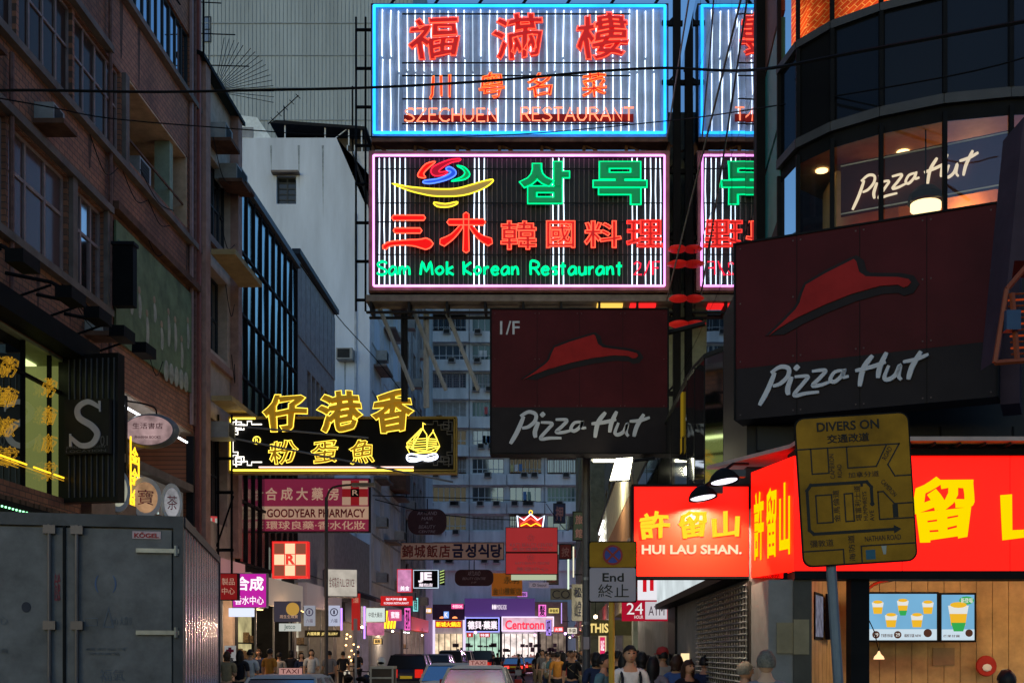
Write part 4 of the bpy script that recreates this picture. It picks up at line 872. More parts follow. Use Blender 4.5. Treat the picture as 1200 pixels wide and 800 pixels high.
# --- projecting pizza sign
p2, bx = board('projecting_pizza_sign', 'square unlit maroon pizza sign marked first floor, projecting over the street', 'sign', 576,363,782,530,21,.4,maroon,BLACK,.03, pname='maroon_panel')
a = bx(576,477,782,530); MB().box(a[0],a[2],a[1],a[3],.0,.006).build('black_panel', blk, p2)
text('1/F', bx(586,376,609,392), gwht, p2, .002, bold=.01)
hat(bx(613,392,748,445), hred, blk, p2, .002); script_logo(bx(596,481,764,520), gwht, p2, .008, .012)
for q_ in (.5,2.3): MB().tube([(1.6,q_,-.2),(2.4,q_+.2,-.2)], .05).build('bracket', DARK, p2)
for t_, w0, w1, h0, h1, xs_ in ((ps, 0, L, 0, 1.89, (.66,1.31,1.97)), (p2, -1.65, 1.65, 0, 2.68, (-.8,.0,.82))):
    for x in xs_: MB().box(x-.003,x+.003,h0,h1,.0,.0045).build('panel_seam', BLACK, t_)
    mb = MB()
    for x in [w0+.05]+[q+e for q in xs_ for e in (-.04,.04)]+[w1-.05]:
        for y in (h0+.05,h1*.33,h1*.66,h1-.05): mb.box(x-.007,x+.007,y-.007,y+.007,.001,.006)
    mb.build('rivet', M('dull_rivet', (.09,.06,.06), .5), t_)['kind'] = 'stuff'
M('red_seam', (.3,.01,.01), .5)
for i in range(1,6): MB().box(i*1.05,i*1.05+.006,2.55,3.67,.0,.003).build('panel_seam', M('red_seam'), HS)
# --- slanted box at the far right edge with orange lit frame
sx = thing('slanted_sign_back', 'leaning dark sign box glowing orange at its lower frame beside the corner pizza sign', 'sign', (wx(1160,8.6),8.6,wz(428,8.6)), FRONT)
def Q(px, py): return ((px-1160)*8.6/F, (428-py)*8.6/F)
MB().prism([Q(1178,415),Q(1206,130),Q(1300,130),Q(1300,300),Q(1195,300)], -.5, -.1).build('box_side', M('return_panel'), sx)
og = M('orange_lit_metal', (.22,.05,.02), .5)
ogl = E('orange_glow', (.8,.1,.02), .3)
for k in range(12): MB().tube([(*Q(1180+k*.5,345+k*7),0),(*Q(1230,342+k*7),0)], .008, 4).build('frame_bar', ogl if k % 2 else og, sx)
for a, b, c, d in ((1164,426,1205,423),(1164,426,1178,340),(1178,340,1202,312),(1184,345,1190,422)): MB().tube([(*Q(a,b),.03),(*Q(c,d),.03)], .022, 5).build('frame_bar', og, sx)
MB().box(.09,.2,.25,.4,.0,.1).build('control_box', M('blue_box', (.03,.06,.12), .5), sx)
# =================================================================== neon signs over the street
rnn = random.Random(77); W_D = E('dim_white_neon', (.6,.78,1), 1.0); W_N = E('white_neon', (.72,.86,1), 2.8, .25, 1.2); B_N = E('blue_neon', (.015,.3,.8), 3.4, .2, 1); R_N = E('red_neon', (1,.04,.03), 2.2); RO_N = E('orange_red_neon', (1,.09,.045), 2.3)
RY_N = E('orange_neon', (1,.2,.04), 1.9); P_N = E('pink_neon', (1,.32,.9), 2.6, .2, 1); G_N = E('green_neon', (.0,.9,.28), 1.7); Y_N = E('lemon_neon', (1,.8,.04), 1.9); BL_N = E('deep_blue_neon', (.08,.2,1), 2.2); C_N = E('crimson_neon', (1,.02,.06), 1.6)
redp = M('red_letter_sheet', (.75,.03,.03), .5, emit=(1,.02,.02), es=.25); grnp = M('green_letter_sheet', (.02,.32,.12), .5, emit=(0,.6,.2), es=.2)
sheet = M('blue_grey_sheet', (.36,.46,.66), .55, var=.3, vs=1.2, streak=False); dsheet = M('dark_sheet', (.02,.018,.024), .5)
n1, bx = board('blue_neon_sign', 'giant blue-bordered neon restaurant sign with red characters, the upper of two', 'neon sign', 436,6,782,161,30,.45,sheet,DARK,.03)
for g_, mt in ((6,B_N),(9,B_N),(12,E('pale_blue_neon', (.25,.75,1), 1.4))):
    a = bx(436+g_*.45,6+g_*.45,782-g_*.45,161-g_*.45)
    if g_ < 12:
        for p, q in (((a[0],a[1]),(a[2],a[1])),((a[2],a[1]),(a[2],a[3])),((a[2],a[3]),(a[0],a[3])),((a[0],a[3]),(a[0],a[1]))): MB().tube([(*p,.1),(*q,.1)], .024, 5).build('neon_tube', mt, n1)
for i in range(34):
    x = 448.5+i*9.62; a = bx(x,13+(i%3),x,155-(i%2)); h_ = a[3]-a[1]; jx = lambda: (rnn.random()-.5)*.028
    cut = .5 if rnn.random() < .6 else .62
    pts = [(a[0]+jx(),a[1]+h_*u,.07) for u in (0,.2,cut-.03)]; p2_ = [(a[0]+jx(),a[1]+h_*u,.07) for u in (cut+.01,.8,1)]
    MB().tube([(pts[0][0],pts[0][1],.0)]+pts+[(pts[-1][0],pts[-1][1]+.01,.0)], .0145, 5).build('neon_tube', W_D if rnn.random() < .14 else W_N, n1); MB().tube([(p2_[0][0],p2_[0][1]-.01,.0)]+p2_+[(p2_[-1][0],p2_[-1][1],.0)], .0145, 5).build('neon_tube', W_D if rnn.random() < .14 else W_N, n1)
for y in (20,77,119,148,92): a = bx(472,y,738,y); MB().box(a[0],a[2],a[1]-.015,a[1]+.015,.12,.15).build('letter_rail', DARK, n1)
for i in range(35): a = bx(443.5+i*9.7,9,443.5+i*9.7,158); MB().box(a[0]-.01,a[0]+.01,a[1],a[3],.002,.03).build('sheet_rib', sheet, n1)
for ch, a, b, c, d in (('福',480,23,538,76),('滿',579,21,636,76),('樓',675,20,735,76)):
    o = text(ch, bx(a,b,c,d), redp, n1, .2, depth=.02, bold=.02, name='red_character', dist=kai); o2 = text(ch, bx(a-.5,b-.5,c+.5,d+.5), RO_N, n1, .25, r=.014, bold=.02, name='neon_outline', dist=kai)
for ch, a, b, c, d in (('川',503,92,530,122),('粤',562,89,592,121),('名',618,90,647,119),('菜',681,89,711,119)):
    text(ch, bx(a,b,c,d), redp, n1, .2, depth=.02, bold=.005, name='red_character', dist=kai); text(ch, bx(a,b,c,d), RY_N, n1, .24, r=.012, bold=.006, name='neon_outline', dist=kai)
for a in (bx(474,132,583,147), bx(610,131,742,147)): MB().box(a[0],a[2],a[1]+.02,a[3]-.14,.13,.16).build('letter_backing', M('red_backing', (.25,.015,.02), .6), n1)
stroke_text('SZECHUEN', bx(475,132,583,147), E('salmon_neon', (1,.2,.1), 2.5), n1, .22, .022, True); stroke_text('RESTAURANT', bx(610,131,742,146), E('salmon_neon'), n1, .22, .022, True)
mb = MB()
for k in range(8): x = -4+k*1.15; mb.tube([(x,-.05,-.2),(x,-.75,-.2)], .05, 5); mb.tube([(x,-.1,-.2),(x+1.1,-.7,-.2)], .03, 4)
mb.box(-4,4,-.75,-.68,-.4,-.1); mb.box(-4,4,-.14,-.04,-.45,.05); mb.build('under_truss', RUST, n1)
mb = MB()
for k in range(7): mb.tube([(-3.6+k*1.2,3.6,-.2),(-3.2+k*1.2,4.3,-.4)], .04, 4)
mb.box(-4,4,4.25,4.35,-.5,-.3); mb.build('top_truss', DARK, n1)
# second sign
n2, bx = board('pink_neon_sign', 'giant pink-bordered neon restaurant sign with green and red characters, the lower of two', 'neon sign', 433,179,784,342,30,.5,dsheet,M('pink_brown_frame', (.3,.15,.15), .6, var=.4),.02)
a = bx(433,179,784,342)
fr = M('pink_brown_frame')
for q in ((a[0],a[1],a[2],a[1]+.12),(a[0],a[3]-.12,a[2],a[3]),(a[0],a[1]+.12,a[0]+.12,a[3]-.12),(a[2]-.12,a[1]+.12,a[2],a[3]-.12)): MB().box(q[0],q[2],q[1],q[3],.003,.12).build('frame_face', fr, n2)
a = bx(439,185,778,337)
for p, q in (((a[0],a[1]),(a[2],a[1])),((a[2],a[1]),(a[2],a[3])),((a[2],a[3]),(a[0],a[3])),((a[0],a[3]),(a[0],a[1]))): MB().tube([(*p,.15),(*q,.15)], .03, 5).build('neon_tube', P_N, n2)
lit = [445,451,457,463.5,469,475.5,556,561.5,567.5,648,654.5,660.5,740.5,746.5,756,762,768,773.5]
for x in lit: a = bx(x,187,x,336); jx = lambda: (rnn.random()-.5)*.022; MB().tube([(a[0]+jx(),a[1]+(a[3]-a[1])*u,.08) for u in (0,.25,.5,.75,1)], .015, 5).build('neon_tube', W_N, n2)
un = M('unlit_tube', (.22,.17,.19), .3)
for i in range(48):
    x = 481+i*5.65
    if min(abs(x-l) for l in lit) > 2.5: a = bx(x,187,x,336); MB().tube([(a[0],a[1],.06),(a[0],a[3],.06)], .012, 4).build('unlit_neon_tube', un, n2)
for y in (200,240,262,300): a = bx(442,y,775,y); MB().box(a[0],a[2],a[1]-.012,a[1]+.012,.1,.12).build('letter_rail', DARK, n2)
for ch, a, b, c, d in (('삼',608,193,668,243),('목',694,193,758,244)):
    text(ch, bx(a,b,c,d), grnp, n2, .18, depth=.02, bold=.045, name='green_character'); text(ch, bx(a,b,c,d), G_N, n2, .22, r=.02, bold=.045, name='neon_outline')
rpan = M('bright_red_sheet', (.8,.01,.01), .5, emit=(1,.0,.0), es=.7)
def ZP(x, y): q = bx(420+x/3.158,170+y/3.158,420+x/3.158,170+y/3.158); return (q[0],q[1])
u_ = 30/F/3.158
for k_b, (pts, ws_b) in enumerate((([(134,281),(245,281)],(19,19)),([(140,328),(232,328)],(19,19)),([(100,390),(125,376),(190,372),(245,376),(272,376)],(18,16,17,24,42,24)),
      ([(338,297),(465,297)],(20,22)),([(401,268),(401,330),(401,402)],(20,18,22)),([(384,312),(352,348),(314,372)],(12,18,30)),([(418,312),(450,350),(488,370)],(12,18,30)))):
    brush(n2, [ZP(*p) for p in pts], [w_b*u_ for w_b in ws_b], rpan, RO_N, .18+.004*k_b, .22, .018, 'red_brush_stroke')
for ch, a, b, c, d in (('韓',587,262,629,296),('國',640,262,674,294),('料',684,262,728,294),('理',733,261,776,293)):
    text(ch, bx(a,b,c,d), redp, n2, .18, depth=.02, bold=.012, name='red_character'); text(ch, bx(a,b,c,d), R_N if ch == '理' else RO_N, n2, .22, r=.014, bold=.015, name='neon_outline')
x = 442
for wd, s in ((46,'Sam'),(43,'Mok'),(66,'Korean'),(110,'Restaurant')):
    a0 = {'Sam':(443,483),'Mok':(493,533),'Korean':(543,609),'Restaurant':(621,729)}[s]
    stroke_text(s, bx(a0[0],310,a0[1],325), G_N, n2, .22, .034)
stroke_text('2/F', bx(741,310,773,325), C_N, n2, .22, .022, True)
def LG(pts): return [(lambda q: (q[0],q[1]))(bx(460+px/7.5,180+py/7.5,460+px/7.5,180+py/7.5)) for px, py in pts]
def neon_shape(pts, fill, tube, nm, r=.018, closed=True, sm=3):
    q = [(p.x,p.y) for p in spline(LG(pts), sm, closed=closed)]
    MB().prism(q, .16, .18).build(nm, fill, n2); MB().tube([(x,y,.2) for x,y in q], r, 5, closed=True).build('neon_outline', tube, n2)
gold = M('gold_sheet', (.4,.28,.1), .5, emit=(.6,.4,.1), es=.25)
neon_shape([(5,290),(130,315),(270,330),(400,338),(560,335),(700,300),(800,270),(885,255),(870,290),(780,345),(620,395),(400,402),(260,380),(130,345)], gold, Y_N, 'bowl_emblem')
neon_shape([(370,455),(470,468),(570,450),(570,470),(500,495),(400,492)], M('gold_sheet'), Y_N, 'bowl_foot_emblem')
neon_shape([(385,100),(300,120),(235,200),(240,235),(300,240),(280,205),(330,150)], rpan, RO_N, 'flame_emblem')
neon_shape([(600,75),(500,85),(370,140),(345,190),(380,225),(460,215),(490,185),(420,190),(430,165),(520,110),(590,95)], M('crimson_sheet', (.3,.01,.03), .5, emit=(.7,0,.04), es=.4), C_N, 'swirl_emblem')
neon_shape([(475,160),(510,145),(560,180),(555,220),(480,260),(350,290),(280,285),(290,265),(400,250),(480,220),(520,190),(490,178)], M('blue_sheet', (.02,.06,.5), .5, emit=(.03,.15,.9), es=.5), BL_N, 'swirl_emblem')
neon_shape([(570,135),(640,150),(685,210),(640,255),(530,270),(540,262),(610,235),(640,200),(620,165)], M('green_letter_sheet'), G_N, 'swirl_emblem')
# supports: gantry, ladder, column, struts
gt = thing('sign_gantry', 'rusty steel gantry beam carrying the pink neon sign from below', 'gantry', (3.4,30.3,11.0))
MB().box(-8.5,-.1,-.35,.35,.25,.42).build('deck_beam', M('gantry_brown', (.2,.17,.15), .7, var=.4), gt)
MB().box(-8.5,-.1,-.3,-.2,-.05,.0).build('lower_rail', DARK, gt); MB().box(-8.5,-.1,.2,.3,-.05,.0).build('lower_rail', DARK, gt)
for k in range(9): MB().box(-8.4+k*1.03,-8.34+k*1.03,-.31,.31,-.04,.26).build('hanger', DARK, gt)
for k in range(3): MB().tube([(-8.2+k*.9,.2,.2),(-7.3+k*.9,.3,-2.0)], .06, 5).build('diagonal_brace', GREY, gt)
MB().tube([(-7.55,.35,.2),(-7.55,.35,-2.3)], .1, 6).build('drop_post', DARK, gt); MB().tube([(-6.95,.4,.2),(-6.95,.4,-2.45)], .09, 6).build('drop_post', GREY, gt)
for k, (x, em_) in enumerate(((-1.9,E('yellow_under_light', (1,.6,.1), 1.2)),(-1.0,E('red_under_light', (1,.02,.02), 1.2)))): MB().box(x-.35,x+.35,-.2,.2,.18,.24).build('under_lamp', em_, gt)
ladder = thing('sign_ladder', 'narrow black steel ladder frame rising beside the blue and pink neon signs', 'ladder', (wx(424,30.2),30.2,wz(362,30)))
for x in (-.16,.1): MB().tube([(x,0,0),(x,0,8.0)], .03, 5).build('rail', BLACK, ladder)
for k in range(8): MB().tube([(-.16,0,.3+k*1.05),(.35,0,.3+k*1.05)], .045, 5).build('rung', BLACK, ladder)
col = thing('sign_column', 'black steel column with brackets between the neon signs and their mirrored twin', 'column', (3.3,30,6.1))
MB().box(-.1,.1,-.1,.1,0,18).build('column', BLACK, col)
for z in (1.2,2.6,4.6,6.8,8.6,11,12.6,14.2,16.2,17): MB().box(-.4,.16,-.05,.05,z,z+.12).build('bracket', BLACK, col); MB().tube([(-.35,.1,z),(.1,.2,z+.5)], .03, 4).build('bracket_brace', DARK, col)
for i, (a, b) in enumerate((((2.95,28.8,20.0),(3.4,22,26)),((3.0,29.6,15.5),(3.42,20.5,19.8)),((3.0,29.8,11.2),(3.42,19.8,13.8)),((3.1,29.8,8.0),(3.42,21,11.2)))[:3]):
    t = thing('stay_rod', ['topmost thin steel stay from the blue neon sign to the glass wall','thick steel stay rising beside the blue neon sign','steel stay crossing the mirrored pink neon sign','lowest steel stay above the dark podium'][i], 'stay', a, group='steel stays of the neon signs')
    MB().tube([(0,0,0),tuple(Vector(b)-Vector(a))], .022, 5).build('rod', STEEL, t)
rl = M('red_lantern_glow', (.5,.02,.01), .5, emit=(1,.02,.02), es=.16)  # red glows reflected beside the column, put in as lantern shapes
for i, (px, py) in enumerate(((812,283),(809,303),(807,346),(808,378))):
    t = thing('red_lantern', ['topmost red lantern beside the steel column','red lantern second from the top by the steel column','red lantern hanging nearest the column at mid height','red lantern paired with another at mid height','low red lantern nearer the column','lowest red lantern above the podium edge'][i], 'lantern', (3.25,29.4-i*.15,wz(py+6,29)), group='red lanterns by the steel column')
    MB().lathe([(.08,0),(.2,.03),(.26+.04*(i%2),.08),(.2,.13),(.08,.16)], 14).build('paper_body', rl, t, smooth=True); MB().lathe([(.06,.16),(.06,.2)], 8).build('cap', BLACK, t); MB().tube([(0,0,.2),(0,0,.6)], .01, 4).build('cord', BLACK, t)  # cap and cord belong to the stand-in lantern shape
# --- yellow neon sign
ys, bx = board('yellow_neon_sign', 'long black sign with giant yellow neon characters standing above its edge', 'neon sign', 269,489,534,553,33,.35,BLACK,M('gold_trim', (.4,.27,.05), .5),.03)
amb = M('amber_sheet', (.5,.28,.02), .5, emit=(1,.5,.02), es=.16); YB = E('bright_yellow_neon', (1,.75,.08), 2.3)
for ch, a, b, c, d in (('仔',311,460,361,508),('港',374,458,426,510),('香',437,456,485,510)):
    text(ch, bx(a,b,c,d), amb, ys, .16, depth=.03, bold=.045, name='amber_character', dist=kai); text(ch, bx(a,b,c,d), YB, ys, .21, r=.014, bold=.045, name='neon_outline', dist=kai)
for ch, a, b, c, d in (('粉',316,515,350,545),('蛋',366,515,397,545),('魚',410,514,441,545)):
    text(ch, bx(a,b,c,d), amb, ys, .06, depth=.02, bold=.02, name='amber_character', dist=kai); text(ch, bx(a,b,c,d), YB, ys, .1, r=.011, bold=.02, name='neon_outline', dist=kai)
a = bx(269,489,534,553)
def tb(p, mt, r=.02, z=.06, nm='neon_tube'): q = [bx(u,v,u,v) for u, v in p]; MB().tube([(s_[0],s_[1],z) for s_ in q], r, 5).build(nm, mt, ys)
tb([(271,491),(271,551)], YB, .028); tb([(271,490.5),(300,490.5)], YB, .028); tb([(271,551),(485,551)], YB, .03); tb([(304,547.5),(485,547.5)], E('pink_white_tube', (1,.6,.5), 2.4), .022)
tb([(485,551),(533,551)], M('unlit_gold_tube', (.35,.24,.06), .4), .025); tb([(532.5,491),(532.5,551)], M('unlit_gold_tube'), .025); tb([(300,490.5),(532,490.5)], M('unlit_gold_tube'), .02)
WN = E('warm_white_neon', (1,.93,.8), 2.6)
def fret(cx, cy, sx_, sy_, mt):
    P = [(0,26),(0,22),(5,22),(5,18),(0,18),(0,0),(26,0)]
    tb([(cx+sx_*x, cy+sy_*y) for x, y in ((0,30),(0,19),(6,19),(6,15),(0,15),(0,3),(10,3),(10,11),(3,11),(3,7),(17,7),(17,2),(22,2),(22,6),(34,6))], mt, .018)
    tb([(cx+sx_*x, cy+sy_*y) for x, y in ((4,0),(4,13),(13,13),(13,6),(7,6))], mt, .018)
UN = M('unlit_grey_tube', (.16,.15,.14), .4)
fret(273.5,492,1,.9,WN); fret(273.5,547,1,-.9,WN); fret(530,492,-1,.9,UN); fret(530,547,-1,-.9,UN); tb([(273.5,515),(273.5,528)], WN, .018)
q = bx(301.5,516,301.5,516); MB().tube([(q[0]+.11*math.cos(t*.5236), q[1]+.11*math.sin(t*.5236), .06) for t in range(12)], .016, 5, closed=True).build('neon_tube', YB, ys)
text('R', (q[0]-.05,q[1]-.06,q[0]+.05,q[1]+.06), YB, ys, .05)
def SH(px, py): return (460+px/13.34, 500+py/13.34)
for p in ([(460,30),(230,260),(240,330),(300,345),(460,60)],[(480,40),(340,190),(330,370),(540,370),(540,130),(480,40)],[(640,80),(560,180),(550,350),(740,300),(690,180),(640,80)],[(220,310),(280,430),(430,415),(560,405),(680,400),(740,310)],[(240,320),(420,400),(600,380),(740,320)],[(480,40),(480,-60),(520,-30)],[(640,90),(640,50)]):
    tb([SH(*q) for q in p], YB, .016, .08, 'ship_tube')
for k in range(5): tb([SH(335,200+k*38),SH(540,185+k*38)], YB, .012, .08, 'ship_tube'); tb([SH(565,190+k*34),SH(700,200+k*26)], YB, .012, .08, 'ship_tube'); tb([SH(250,240+k*22),SH(325,220+k*30)], YB, .01, .08, 'ship_tube')
for p in ([(240,450),(300,430),(400,450),(520,460),(600,440),(680,430),(710,470),(680,510),(560,540),(470,520),(380,545),(270,545),(230,500),(240,450)],[(260,490),(380,500),(470,480),(560,500),(680,470)],[(280,520),(400,525),(480,500),(560,520),(640,505)]):
    tb([(v.x,v.y) for v in spline([SH(*q) for q in p], 3)], E('cold_white_neon', (.8,.85,1), 3), .025, .1, 'wave_tube')
for x in (-3.8,3.6): pass
yf = thing('sign_scaffold', 'black steel frame bolting the yellow neon sign to the beige facade', 'bracket frame', (-10,32.8,4.6))
for z in (.2,1.9,2.9): MB().tube([(0,0,z),(.5,0,z)], .05, 5).build('arm', BLACK, yf)
for x in (.05,.45): MB().tube([(x,0,-1.2),(x,0,4.2)], .035, 5).build('upright', BLACK, yf)
MB().tube([(0,0,.3),(.5,0,1.8)], .03, 5).build('brace', BLACK, yf); MB().tube([(-.1,-.1,3.6),(7,-.05,2.2)], .03, 5).build('stay_bar', STEEL, yf); MB().tube([(-.1,-.1,3.9),(4.5,-.05,3.5)], .03, 5).build('stay_bar', STEEL, yf)
# =================================================================== other signs
# --- traffic diversion sign
dv = thing('diversion_sign', 'yellow traffic diversion map sign with rounded corners on a leaning grey post', 'road sign', (wx(1033,8),8,0), FRONT @ Matrix.Rotation(R(4.6), 3, 'Z').inverted() if False else FRONT)
TI = Matrix.Rotation(R(3.6), 4, 'Z')
def rr(x0, y0, x1, y1, r, n=5):
    o = []
    for cx_, cy_, a0 in ((x1-r,y0+r,-90),(x1-r,y1-r,0),(x0+r,y1-r,90),(x0+r,y0+r,180)):
        for k in range(n+1): a = R(a0+90*k/n); o.append((cx_+r*math.cos(a), cy_+r*math.sin(a)))
    return o
def tilt(mb): mb.v = [tuple(TI @ Vector(v)) for v in mb.v]; return mb
def tilt_o(o):
    o.data.transform(TI) if o else None
    return o
yel = M('yellow_sign_sheet', (.28,.14,.01), .45, var=.4, vs=2.5, spec=.08); sgb = M('sign_ink', (.012,.012,.01), .5)
hz = wz(660,8); Wd, Hd = .83, 1.08
tilt(MB().tube([(-.2,-.1,-.055),(-.2,hz+.9,-.055)], .038, 10)).build('post', M('post_grey', (.16,.19,.22), .5, .4), dv)
tilt(MB().prism(rr(-.415,hz,.415,hz+Hd,.07), -.012, -.004)).build('sign_backing', BLACK, dv)
tilt(MB().prism(rr(-.403,hz+.012,.403,hz+Hd-.012,.06), -.004, .001)).build('sign_plate', yel, dv)
def dp(u, v): return (-.415+u/545*.83, hz+Hd-v/705*1.08)      # coordinates measured on the sign face: 545 wide, 705 high
def dbox(a, b, c, d): p = dp(a, d); q = dp(c, b); return (*p, *q)
def dt(s, a, b, c, d, rot=0, bold=0): tilt_o(text(s, dbox(a,b,c,d), sgb, dv, .003, depth=.001, bold=bold, rot=rot))
def dl(pts, w_=.005, closed=False):
    mb = MB(); P = [dp(*p) for p in pts]
    if closed: P.append(P[0])
    for i in range(len(P)-1):
        a, b = Vector(P[i]), Vector(P[i+1]); t = (b-a).normalized()*w_; nv = Vector((-t.y,t.x)); a = a-t; b = b+t
        mb.quad(*[(q.x,q.y,.0032+.0003*i/len(P)) for q in (a+nv,b+nv,b-nv,a-nv)])
    tilt(mb).build('map_line', sgb, dv)
dt('DIVERS ON', 105,28,400,72, bold=.02); dt('交通改道', 150,88,350,130, bold=.02)
dl([(0,150),(490,150)]); dl([(70,150),(70,268),(150,268),(150,150)]); dl([(240,150),(240,250),(375,250),(430,150)]); dl([(490,150),(430,245),(460,300),(500,300),(540,300)])
dl([(300,420),(300,335),(300,320),(60,320),(60,330)][1:4], .009); dl([(345,420),(345,345),(325,320),(60,320),(40,345),(40,530),(60,550),(440,550)], .011)
dl([(80,370),(80,500),(155,500),(155,370)], .005, True); dl([(215,370),(215,500),(255,500),(255,370)], .005, True)
dl([(375,370),(375,500),(540,500)]); dl([(375,370),(400,370),(450,430),(540,430)]); dl([(0,630),(195,630),(195,700)]); dl([(540,620),(280,620),(280,700)])
for c, r_ in (((345,425),.016),): q = dp(*c); tilt(MB().prism([(q[0]+r_*math.cos(a*.6),q[1]+r_*math.sin(a*.6)) for a in range(11)], .002, .004)).build('map_dot', sgb, dv)
tilt(MB().prism([dp(440,530),dp(475,550),dp(440,570)], .002, .004)).build('arrow_head', sgb, dv); tilt(MB().prism([dp(440,432),dp(465,432),dp(465,495),dp(440,495)], .002, .0038)).build('map_block', sgb, dv)
dt('CAMERON', 155,180,177,295, 90); dt('ROAD', 190,230,210,292, 90); dt('加拿分道', 240,270,385,297); dt('ROAD', 398,181,462,203, 58); dt('CAMERON', 380,345,475,366, -52)
dt('金馬倫道', 160,350,190,500, 90); dt('堪富利士道', 262,335,292,500, 90); dt('HUMPHREYS', 300,365,320,500, 90); dt('AVE', 330,455,350,505, 90)
dt('彌敦道', 40,578,150,612); dt('NATHAN ROAD', 300,575,470,600); dt('海防道', 220,565,250,690, 90)
tilt(MB().prism([dp(300,640),dp(345,640),dp(345,685),dp(300,685)], .002, .003)).build('blue_sticker', M('blue_sticker', (.02,.09,.14), .4), dv); tilt(MB().prism([dp(375,625),dp(400,625),dp(395,665),dp(383,665)], .002, .003)).build('torn_sticker', M('torn_paper', (.3,.32,.28), .6), dv)
tilt(MB().box(-.26,-.14,hz+.2,hz+.25,-.09,-.012)).build('clamp', STEEL, dv); tilt(MB().box(-.26,-.14,hz+.8,hz+.85,-.09,-.012)).build('clamp', STEEL, dv)
# --- no stopping sign
ns = thing('no_stopping_sign', 'no stopping sign with END plate in English and Chinese on a yellow post', 'road sign', (wx(717,11),11,0), FRONT)
a = lambda px, py: (wx(px,11)-wx(717,11), wz(py,11))
MB().tube([(0,0,-.05),(0,a(0,640)[1],-.05)], .03, 10).build('post', M('yellow_post', (.5,.27,.03), .5), ns)
x0, y0 = a(691,704); x1, y1 = a(745,635); ym = a(0,665)[1]
MB().prism(rr(x0,y0,x1,ym,.02), -.02, 0).build('white_plate', M('sign_white', (.33,.28,.31), .4, var=.06), ns); MB().prism(rr(x0,ym+.006,x1,y1,.02), -.02, 0).build('yellow_plate', yel, ns)
MB().prism(rr(x0-.012,y0-.012,x1+.012,y1+.012,.02), -.03, -.021).build('plate_rim', BLACK, ns)
cx, cy = a(718,650); r_ = .1
MB().lathe([(r_,.001),(r_,.004)], 28, Matrix.Translation((cx,cy,0))).build('red_ring', M('sign_red_sheet', (.25,.02,.02), .4), ns); MB().lathe([(r_*.8,.004),(r_*.8,.006)], 28, Matrix.Translation((cx,cy,0))).build('blue_disc', M('sign_blue_sheet', (.03,.05,.25), .4), ns)
for an_ in (45,-45):
    m_ = Matrix.Translation((cx,cy,.007+.0005*(an_ > 0))) @ Matrix.Rotation(R(an_), 4, 'Z'); MB().box(-r_*.85,r_*.85,-.01,.01,0,.001,m_).build('red_bar', M('sign_red_sheet'), ns)
q = a(706,681); q2 = a(731,671); text('End', (q[0],q[1],q2[0],q2[1]), sgb, ns, .002, depth=.001, bold=.015); q = a(701,700); q2 = a(737,684); text('終止', (q[0],q[1],q2[0],q2[1]), sgb, ns, .002, depth=.001)
# --- grey lamp post
gpst = thing('lamp_post', 'tall slim grey post rising behind the projecting pizza sign', 'post', (wx(687,22.5),22.5,.13))
MB().lathe([(.11,0),(.11,.6),(.082,.7),(.078,7)], 14).build('pole', M('post_dark_grey', (.1,.1,.11), .5, .3), gpst)
for z in (2.2,3.1): MB().lathe([(.09,z),(.09,z+.06)], 12).build('clamp_band', STEEL, gpst)
MB().box(-.06,.06,-.12,-.08,1.7,1.95).build('number_plate', M('sign_white'), gpst)
# --- pharmacy signs
gy, bx = board('pharmacy_sign', 'wide magenta and cream pharmacy sign with checkered corner', 'sign', 308,561,432,622,38,.3,M('pharmacy_magenta', (.3,.035,.08), .5, emit=(.42,.035,.1), es=.3),DARK,.03)
cre = M('pharmacy_cream', (.6,.45,.3), .5, emit=(.8,.5,.35), es=.35); a = bx(308,593,432,608); MB().box(a[0],a[2],a[1],a[3],.002,.01).build('cream_band', cre, gy)
for i, ch in enumerate('合成大藥房'): text(ch, bx(311+i*18,571,325+i*18,586), cre, gy, .01, bold=.02, name='sign_character')
text('GOODYEAR PHARMACY', bx(313,596,428,606), M('pharmacy_red', (.4,.02,.05), .5), gy, .012, bold=.02)
text('環球良藥·香水化妝', bx(312,610,428,620), cre, gy, .01, bold=.01)
ckr = M('checker_red', (.35,.02,.03), .5, emit=(.6,.02,.03), es=.25)
for i in range(3):
    for j in range(3): a = bx(401+i*10,563+j*9.5,411+i*10,572.5+j*9.5); MB().box(a[0],a[2],a[1],a[3],.002,.01).build('checker_square', [ckr,cre][(i+j+1)%2] if (i,j) != (1,1) else BLACK, gy)
text('R', bx(413,574,420,580), cre, gy, .012)
rx, bx = board('checker_sign', 'small glowing red and cream checkered pharmacy sign with a letter R', 'sign', 320,635,360,676,36,.25,E('checker_glow_red', (1,.06,.04), .9),M('bright_red_frame', (.6,.03,.03), .5, emit=(1,.02,.02), es=.7),.03)
cg = E('checker_cream', (1,.75,.45), 1.0); cb = E('checker_brown', (.35,.1,.06), .7)
for i in range(3):
    for j in range(3): a = bx(321.5+i*12.6,636.5+j*12.8,333+i*12.6,648.5+j*12.8); MB().box(a[0],a[2],a[1],a[3],.002,.01).build('checker_square', cb if (i+j)%2 == 0 and (i,j) != (1,1) else cg, rx)
text('R', bx(335,649,346,661), E('checker_glow_red', (1,.06,.04)), rx, .012, bold=.04)
mg, bx = board('magenta_sign', 'glowing magenta sign with white characters beside the checkered sign', 'sign', 273,672,312,711,33,.2,E('magenta_glow', (.62,.02,.42), .85),GREY,.02)
wl = E('white_lettering', (1,.85,.95), 1.2)
text('合成', bx(275,675,309,692), wl, mg, .004, bold=.03); text('香水中心', bx(275,698,309,708), wl, mg, .004, bold=.01)
wb, bx = board('small_white_light_box', 'small bright white light box under the magenta sign', 'light box', 268,712,296,722,33,.2,E('white_box', (.75,.8,1), 1.1))
